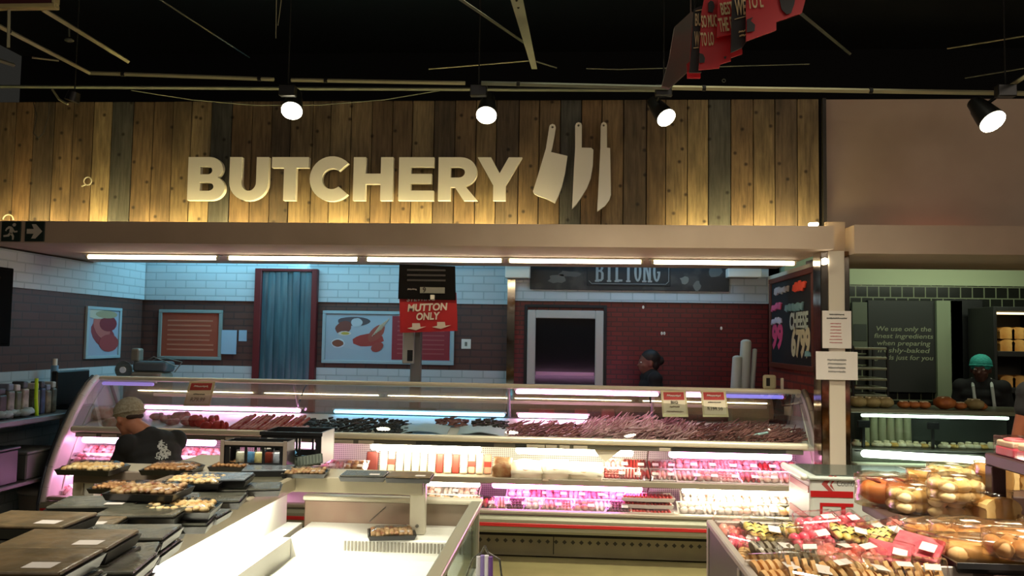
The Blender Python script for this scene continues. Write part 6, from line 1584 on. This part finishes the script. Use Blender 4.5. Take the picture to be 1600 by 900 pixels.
def bagged(kind):
    if kind in LB: return copy_tree(LB[kind])
    t = thing('bagged_bread', 'x', 'bread')
    if kind == 'round':
        w, d, h = .30, .26, .15; m = MB().ell((0, 0, h*.52), (w/2, d/2, h*.5), 16, 10, None, .03); obj('loaf', m, mat('round_loaf', (200, 106, 52), .4, col2=(224, 160, 96), scale=8, bump=.3), t)
        m = MB()
        for k in range(4): m.ell((-w*.25+k*w*.16, 0, h*.93), (w*.06, d*.3, .012), 10, 6, None, .1)
        obj('glaze', m, mat('glaze_red', (140, 50, 30), .3, coat=.5), t)
    elif kind == 'rolls':
        w, d, h = .26, .24, .13; m = MB()
        for i in range(3):
            for j in range(2):
                for k in range(2): m.ell((-w*.32+w*.32*i, -d*.24+d*.48*j, h*.27+h*.42*k), (w*.19, d*.26, h*.26), 12, 8, None, .05)
        obj('rolls', m, mat('roll_cream', (232, 204, 144), .6, col2=(246, 230, 190), scale=10, bump=.25), t)
    elif kind == 'loaf':
        w, d, h = .17, .30, .15; obj('loaf', loaf_mb(w, d, h).xf(Matrix.Translation((0, -d/2, 0))), mat('loaf_side', (214, 166, 92), .6, col2=(238, 204, 140), scale=8, bump=.25), t)
    elif kind == 'long':
        w, d, h = .44, .15, .10; m = MB()
        for k in range(2): m.cap((-w*.40, -d*.22+d*.44*k, h*.42), (w*.40, -d*.2+d*.44*k, h*.42), h*.40, n=14)
        obj('baguettes', m, mat('baguette', (206, 160, 100), .6, col2=(232, 200, 146), scale=8, bump=.3), t)
    elif kind == 'flat':
        w, d, h = .28, .2, .09; m = MB()
        for i in range(4):
            for j in range(2): m.ell((-w*.36+w*.24*i, -d*.22+d*.44*j, h*.42), (w*.13, d*.24, h*.40), 12, 7, None, .06)
        obj('buns', m, mat('buns_brown', (188, 134, 80), .6, col2=(222, 184, 130), scale=9, bump=.3), t)
    bm = bmesh.new(); bmesh.ops.create_cube(bm, size=1); bmesh.ops.subdivide_edges(bm, edges=bm.edges, cuts=5, use_grid_fill=True)
    for v in bm.verts:
        c = v.co; k = 1-.35*(2*c.x*2*c.y)**2
        v.co = Vector((c.x*w*1.12*k, c.y*d*1.12*k, max(.001, (c.z+.5)*h*1.12))) + Vector([random.uniform(-.005, .005) for _ in range(3)]); v.co.z = max(.001, v.co.z)
    mm = MB(); mm.frombm(bm, True); obj('clear_bag', mm, M_bag2, t)
    obj('bag_label', MB().box(-w*.1, w*.16, -d*.2, d*.06, h*1.13, h*1.135), M_paper, t)
    LB[kind] = t; return t
BD = {'round': 'bagged glazed red-brown round loaf', 'rolls': 'clear bag of pale cream rolls', 'loaf': 'bagged golden tin loaf', 'long': 'bagged pair of long brown baguettes', 'flat': 'clear bag of small brown buns'}
def bread(px, py, kind, where, rz=0, lift=0, sc=1.0):
    q = P(px, py, Z=zt2_+.06+lift); t = bagged(kind); t.location = (q.x, q.y, zt2_+.001+lift); t.rotation_euler = (0, 0, rz); t.scale = (sc,)*3
    t['category'] = 'bread'; t['group'] = 'bagged breads on the brown table'; t['label'] = BD[kind]+' '+where
bread(1384, 772, 'round', 'at the far left corner of the bread table', .2, 0, 1.0)
bread(1430, 782, 'rolls', 'right of the glazed loaf', .1, 0, 1.0)
bread(1432, 761, 'rolls', 'stacked behind the cream rolls', .3, .0, .8)
bread(1486, 790, 'rolls', 'in the middle of the front bread row', -.1, 0, 1.0)
bread(1492, 764, 'rolls', 'propped at the rear middle, higher than its neighbours', .2, .10, .9)
bread(1543, 797, 'loaf', 'upright beside the dark riser leg', .05, 0, 1.0)
bread(1484, 742, 'rolls', 'at the far edge before the bakery counter', .1, .101, .85)
bread(1443, 742, 'loaf', 'small one lying at the far edge', 1.3, .101, .55)
bread(1552, 744, 'loaf', 'behind the riser between its legs', .2, .101, .8)
bread(1600, 745, 'loaf', 'at the right edge behind the riser', .2, .101, .9)
bread(1616, 812, 'rolls', 'at the right edge between the riser legs', .2, .0, .5)
bread(1455, 822, 'flat', 'at the left end of the second row', .3, 0, .85)
bread(1510, 828, 'flat', 'in the middle of the second row', .1, .02, 1.0)
bread(1570, 832, 'long', 'at the right of the second row', -.1, .02, .9)
bread(1512, 850, 'long', 'in the nearest row at the left', -.35, .0, .8)
bread(1565, 862, 'long', 'in the nearest row at the right', -.2, .0, 1.0)
bread(1600, 846, 'flat', 'cut by the right edge of the picture', 0, .06, 1.0)
x = P(1570, 885, Z=.80)
t = thing('black_tray', 'black plastic tray at the lower right corner before the breads', 'tray', (x.x, x.y, zt2_))
obj('tray', at(tray_mb(.55, .25, .04), (x.x+.02, x.y-.02, zt2_+.001)), M_pt, t)
obj('rim', at(MB().rbox(-.275, .275, -.13, -.126, .02, .045, .001), (x.x+.02, x.y-.02, zt2_+.001)), mat('rim_black', (40, 40, 42), .4), t)
# rear step of the table
rx0, ry0, ry1, rz1 = 2.13, 4.02, 4.46, 1.16
t = thing('display_riser', 'dark purple-brown wooden riser stand on the bread table', 'riser', (2.45, 4.25, zt2_))
M_ri = mat('riser_brown', (66, 38, 40), .45, col2=(54, 30, 34), scale=4)
obj('top', MB().rbox(rx0, 3.0, ry0, ry1, rz1-.06, rz1, .006), M_ri, t)
for a, b_ in ((rx0, ry0), (rx0, ry1-.07), (2.92, ry0), (2.92, ry1-.07)): obj('leg', MB().rbox(a, a+.07, b_, b_+.07, zt2_+.001, rz1-.0605, .004), M_ri, t)
t = None
M_icp = mat('icing_pink', (230, 50, 92), .35, col2=(240, 90, 120), scale=10); M_icc = mat('cake_cream', (232, 200, 160), .5, col2=(244, 222, 196), scale=12)
CK = None
k = 0
for j in range(2):
    for i in range(5):
        x = rx0+.08+i*.13; y = ry0+.10+j*.2
        if CK is None:
            CK = thing('iced_cake', 'x', 'cake'); c0 = CK
            obj('pink_base', MB().rbox(-.055, .055, -.08, .08, .001, .045, .008, 2), M_icp, CK)
            obj('cream_layer', MB().rbox(-.052, .052, -.076, .076, .0455, .075, .008, 2), M_icc, CK)
            obj('pink_icing', MB().ell((0, 0, .078), (.05, .072, .014), 12, 6, None, .1), mat('icing_rose', (222, 110, 116), .35), CK)
            obj('clear_box', MB().rbox(-.061, .061, -.088, .088, .0008, .098, .006), M_film, CK)
        else: c0 = copy_tree(CK)
        c0.location = (x, y, rz1+.001); c0.rotation_euler = (0, 0, .04*(-1)**i); c0['category'] = 'cake'; c0['group'] = 'pink iced cakes on the riser'
        c0['label'] = 'boxed pink iced cake on the dark riser, %s from left, %s row' % (ORD[i], ['front', 'rear'][j])
q = Vector((rx0+.08, 4.10, 0))
one('shiny_tag', MB().ell((q.x, 4.10, rz1+.116), (.03, .03, .016)), mat('cap_lilac', (226, 214, 246), .3), 'small shiny lilac tag on the leftmost pink cake box', 'tag')

# ================================================================== PEOPLE
def person(name, label, C, f, pose, skin, shirt, hair=None, cap=None, trousers=None, extras=None, hs=1.0, vox=.011):
    """pose: dict of world joints; f: facing direction in plan; C: base point"""
    t = thing(name, label, 'person', C)
    M_sk = mat('skin_'+label[:12], skin, .5, col2=tuple(int(v*.9) for v in skin), scale=5)
    p = {k: Vector(v) for k, v in pose.items() if k[0] != '_'}
    fw = Vector((f[0], f[1], 0)).normalized(); hd = p['head']; up = p.get('hup', Vector((0, 0, 1))).normalized()
    pt = pose['_pitch'] if '_pitch' in pose else 0
    hf = (fw*math.cos(pt) + Vector((0, 0, -1))*math.sin(pt)).normalized(); side = hf.cross(Vector((0, 0, 1))).normalized(); hu = side.cross(hf).normalized()
    Rh = Matrix((side, -hf, hu)).transposed()  # local x=side, -y=face, z=up
    H = lambda x, y, z: hd + Rh @ (Vector((x, y, z))*hs)
    sc = lambda *v: tuple(a*hs for a in v)
    m = MB()
    m.ell(H(0, .012, .025), sc(.076, .096, .088), 18, 12, Rh); m.ell(H(0, -.022, -.03), sc(.060, .070, .085), 16, 10, Rh); m.ell(H(0, -.045, -.085), sc(.040, .038, .030), 12, 8, Rh)
    m.cap(H(0, -.088, .0), H(0, -.108, -.030), .008*hs, .013*hs, 8); m.cap(H(-.032, -.082, .018), H(.032, -.082, .018), .012*hs, n=8)
    m.cap(H(-.016, -.090, -.058), H(.016, -.090, -.058), .008*hs, n=8); m.cap(H(-.014, -.086, -.072), H(.014, -.086, -.072), .008*hs, n=8)
    for s in (-1, 1): m.ell(H(s*.077, .008, -.012), sc(.012, .022, .032), 10, 6, Rh); m.ell(H(s*.045, -.06, -.03), sc(.018, .018, .02), 8, 6, Rh)
    m.cap(H(0, .03, -.05), p['neck'], .052*hs, .058, 12)
    S = {s: p['sh'+s] for s in 'LR'}
    mid = (S['L']+S['R'])/2; pel = p['pelvis']
    def trunk(g):
        q = MB(); n = 7
        for i in range(n):
            u = i/(n-1); c = mid.lerp(pel, u); ax = (pel-mid).normalized(); sd = (S['L']-S['R']).normalized(); fr_ = ax.cross(sd).normalized()
            w = [.17, .185, .175, .16, .155, .165, .17][i]+g; d = [.08, .105, .11, .10, .10, .11, .11][i]+g
            q.ell(c, (w, d, .08+g), 16, 8, Matrix((sd, fr_, ax)).transposed())
        for s in 'LR': q.ell(S[s], (.062+g,)*3, 12, 8)
        q.cap(p['neck'], mid, .06+g*.5, .09+g, 12)
        return q
    tr = trunk(0); m.add(tr.v, tr.f, True)
    for s in 'LR':
        e, w = p['el'+s], p['wr'+s]
        m.cap(S[s], e, .050, .040, 12); m.cap(e, w, .040, .027, 12)
        d = (w-e).normalized(); a = d.cross(fw); a = a.normalized() if a.length > .1 else Vector((1, 0, 0)); b_ = d.cross(a).normalized()
        m.cap(w, w+d*.075, .030, .036, 10); m.ell(w+d*.05, (.040, .040, .022), 10, 6, Matrix((a, d, b_)).transposed())
        for k in range(4):
            o_ = a*(-.027+.018*k); l = (.030, .036, .034, .026)[k]
            k0 = w+d*.085+o_; k1 = k0+d*l+b_*.008; k2 = k1+d*l*.8+b_*.022
            m.cap(k0, k1, .0095, .009, 8); m.cap(k1, k2, .009, .008, 8)
        th = w+d*.03+a*-.034; m.cap(th, th+d*.035-a*.022+b_*.012, .012, .010, 8); m.cap(th+d*.035-a*.022+b_*.012, th+d*.062-a*.024+b_*.026, .010, .009, 8)
    for s in 'LR':
        hp = pel+(S[s]-mid).normalized()*.09; kn, an = p['kn'+s], p['an'+s]
        m.cap(hp, kn, .085, .058, 14); m.cap(kn, an, .056, .038, 12); m.cap(an, an+fw*.14+Vector((0, 0, -.035)), .040, .034, 10)
    body = voxel('body', m, M_sk, t, vox)
    for s in (-1, 1):
        e = obj('eye', MB().ell(H(s*.031, -.081, .003), sc(.012, .010, .008), 10, 8, Rh), mat('eye_white', (226, 220, 210), .3), t)
        obj('iris', MB().ell(H(s*.031, -.0885, .003), sc(.005, .004, .0055), 8, 6, Rh), mat('iris_dark', (30, 20, 14), .3), e)
    q = trunk(.014)
    sl = pose.get('_sleeve', .8)
    for s in 'LR':
        e, w = p['el'+s], p['wr'+s]
        if sl > .5: q.cap(S[s], e, .064, .055, 12); q.cap(e, e.lerp(w, .75), .054, .042, 12)
        else: q.cap(S[s], S[s].lerp(e, sl*1.2), .066, .062, 12)
    q.cap(p['neck']-Vector((0, 0, .02)), mid, .070, .09, 14)
    sh = voxel('shirt', q, shirt, t, vox)
    q = MB()
    for s in 'LR':
        hp = pel+(S[s]-mid).normalized()*.09; kn, an = p['kn'+s], p['an'+s]
        q.cap(hp, kn, .10, .072, 14); q.cap(kn, an, .072, .055, 12)
    q.ell(pel, (.17, .14, .11), 14, 8)
    voxel('trousers', q, trousers or mat('trouser_dark', (26, 26, 30), .8), t, vox*1.2)
    q = MB()
    for s in 'LR': an = p['an'+s]; q.cap(an-fw*.05+Vector((0, 0, -.032)), an+fw*.16+Vector((0, 0, -.034)), .045, .040, 12)
    voxel('shoes', q, M_blackpl, t, vox)
    if hair:
        q = MB(); hm = hair
        q.ell(H(0, .026, .042), sc(.084, .100, .088), 18, 12, Rh); q.ell(H(0, .06, -.02), sc(.074, .055, .07), 14, 10, Rh)
        if pose.get('_bun'): q.ell(H(0, .125, .01), sc(.045, .04, .045), 12, 8, Rh)
        voxel('hair', q, hm, t, .009, 2)
    if cap:
        q = MB(); q.ell(H(0, .018, .050), sc(.092, .112, .086), 22, 14, Rh, .02); o_ = obj('hair_net', q, cap, t)
        q = MB(); pts = [H(.090*math.cos(a_), .016+.108*math.sin(a_), .030-.012*math.sin(a_)) for a_ in [6.2832*i/20 for i in range(21)]]; obj('elastic_band', q.tube(pts, .008, 6), cap, o_)
    if extras: extras(t, p, H, Rh)
    return t, p
M_blk = mat('shirt_black', (13, 13, 14), .85, col2=(18, 18, 20), scale=6)
M_net = mat('hairnet_grey', (150, 140, 118), .8, col2=(176, 168, 148), scale=70, bump=.6)
# 1. bending man
Yc_ = 5.40; f1 = Vector((-.86, .50, 0)).normalized(); lf = Vector((-f1.y, f1.x, 0))  # left hand side
if lf.y > 0: lf = -lf
sc0 = P(238, 690, Y=Yc_); mid = Vector((sc0.x, Yc_, sc0.z-.01))
hd = P(201, 653, Y=Yc_+.06)
pose = dict(head=hd, neck=mid+f1*.03+Vector((0, 0, .045)), shL=mid+lf*.175, shR=mid-lf*.175, pelvis=mid-f1*.16+Vector((0, 0, -.42)),
            elL=mid+lf*.19+f1*.14+Vector((0, 0, -.22)), elR=mid-lf*.19+f1*.20+Vector((0, 0, -.17)), wrL=mid+lf*.10+f1*.36+Vector((0, 0, -.26)), wrR=mid-lf*.10+f1*.42+Vector((0, 0, -.20)), _pitch=.35, _sleeve=.8)
pel = pose['pelvis']
pose.update(knL=pel+f1*.30+lf*.12+Vector((0, 0, -.12)), knR=pel+f1*.30-lf*.12+Vector((0, 0, -.12)))
pose['anL'] = Vector((pose['knL'].x-f1.x*.18, pose['knL'].y-f1.y*.18, .075)); pose['anR'] = Vector((pose['knR'].x-f1.x*.18, pose['knR'].y-f1.y*.18, .075))
def logo(t, p, H, Rh):
    q = P(254, 703, Y=5.2); r = Matrix.Identity(3)
    # thin printed emblem following the back of the shirt
    sh = [c for c in bpy.data.objects if c.parent is t and c.name.startswith('shirt')][0]
    off = root_offset(t)
    mm = MB()
    polys = [[(-7, -20), (-2, -28), (2, -20), (8, -14), (6, -4), (12, 2), (12, 14), (6, 22), (-6, 24), (-12, 18), (-10, 8), (-4, 0), (-8, -8)]]
    from mathutils.bvhtree import BVHTree
    bvh = BVHTree.FromPolygons([v.co+off for v in sh.data.vertices], [tuple(f.vertices) for f in sh.data.polygons])
    grid = {}; N = 26
    pts = []
    for j in range(N):
        for i in range(16):
            u = -14+i*1.9; v = -29+j*2.2; d = (P(254+u, 704+v*.62, Y=5)-Vector((0, 0, CAMZ))).normalized()
            h = bvh.ray_cast(Vector((0, 0, CAMZ)), d)
            if h[0] is None: continue
            grid[(i, j)] = len(pts); pts.append(h[0]+h[1]*.0025)
    def inside(u, v):
        P_ = polys[0]; c = False
        for a in range(len(P_)):
            (x1_, y1_), (x2_, y2_) = P_[a], P_[a-1]
            if (y1_ > v) != (y2_ > v) and u < (x2_-x1_)*(v-y1_)/(y2_-y1_)+x1_: c = not c
        return c
    fs = []
    random.seed(4)
    for (i, j) in list(grid):
        if all(k in grid for k in ((i+1, j), (i, j+1), (i+1, j+1))) and inside(-14+(i+.5)*1.9, -29+(j+.5)*2.2) and random.random() < .8:
            fs.append((grid[(i, j)], grid[(i, j+1)], grid[(i+1, j+1)], grid[(i+1, j)]))
    if fs: obj('printed_emblem', MB().add(pts, fs), mat('emblem_pale', (176, 180, 176), .7), sh)
    q = MB(); q.ell(H(0, .074, -.012), (.064, .030, .020), 12, 8, Rh); obj('hair', q, mat('hair_brown', (52, 36, 26), .8), t)
person('person', 'man in grey hairnet and black shirt bending to the left before the meat counter', (pel.x, pel.y, 0), f1, pose, (196, 130, 100), M_blk, None, M_net, extras=logo)

def standing(label, px, ytop, Y, face, skin, shirt, hair=None, cap=None, extras=None, arms='down', pitch_=.05, trousers=None, bun=False, sleeve=.8, name='person', hz=None):
    f = Vector((face[0], face[1], 0)).normalized(); l = Vector((-f.y, f.x, 0))
    q = P(px, ytop, Y=Y); hgt = hz or q.z; k = hgt/1.62
    b = Vector((q.x, Y, 0)); mid = b-f*.03+Vector((0, 0, 1.34*k))
    U = Vector((0, 0, 1))
    po = dict(head=Vector((q.x, Y, hgt-.115)), neck=mid+U*.06, shL=mid+l*.165, shR=mid-l*.165, pelvis=b-f*.02+U*.90*k, knL=b+l*.10+f*.02+U*.48*k, knR=b-l*.10+f*.02+U*.48*k, anL=b+l*.10-f*.02+U*.08, anR=b-l*.10-f*.02+U*.08, _pitch=pitch_, _sleeve=sleeve, _bun=bun)
    if arms == 'down': po.update(elL=mid+l*.23-U*.28, elR=mid-l*.23-U*.28, wrL=mid+l*.23+f*.08-U*.52, wrR=mid-l*.23+f*.08-U*.52)
    else: po.update(elL=mid+l*.22-U*.27, elR=mid-l*.22-U*.27, wrL=mid+l*.12+f*.24-U*.30, wrR=mid-l*.12+f*.24-U*.30)
    return person(name, label, b, f, po, skin, shirt, hair, cap, trousers, extras)
standing('dark-haired woman in black facing left before the red tiled wall', 1013, 548, 8.46, (-1, -.15), (112, 70, 54), M_blk, hair=mat('hair_black', (20, 16, 15), .6), bun=True, arms='front')
def straps(t, p, H, Rh):
    for s in 'LR':
        S_ = p['sh'+s]; mid_ = (p['shL']+p['shR'])/2; a = mid_.lerp(S_, .45)
        obj('apron_strap', MB().tube([a+Vector((0, .0, .075)), a+Vector((-.045, -.115, .0)), a+Vector((-.04, -.135, -.14)), a+Vector((-.03, -.14, -.3))], .014), mat('strap_white', (190, 196, 190), .7), t)
standing('baker in teal hairnet with pale apron straps behind the bakery counter', 1532, 557, 7.84, (-.55, -.85), (84, 52, 42), M_blk, cap=mat('hairnet_teal', (30, 140, 130), .8, col2=(50, 160, 146), scale=60, bump=.5), extras=straps)
standing('shopper in black with bare brown arm, cut off by the right edge of the picture', 1652, 520, 5.30, (.25, 1), (140, 78, 50), M_blk, hair=mat('hair_black', (20, 16, 15), .6), sleeve=.3, hz=1.72)
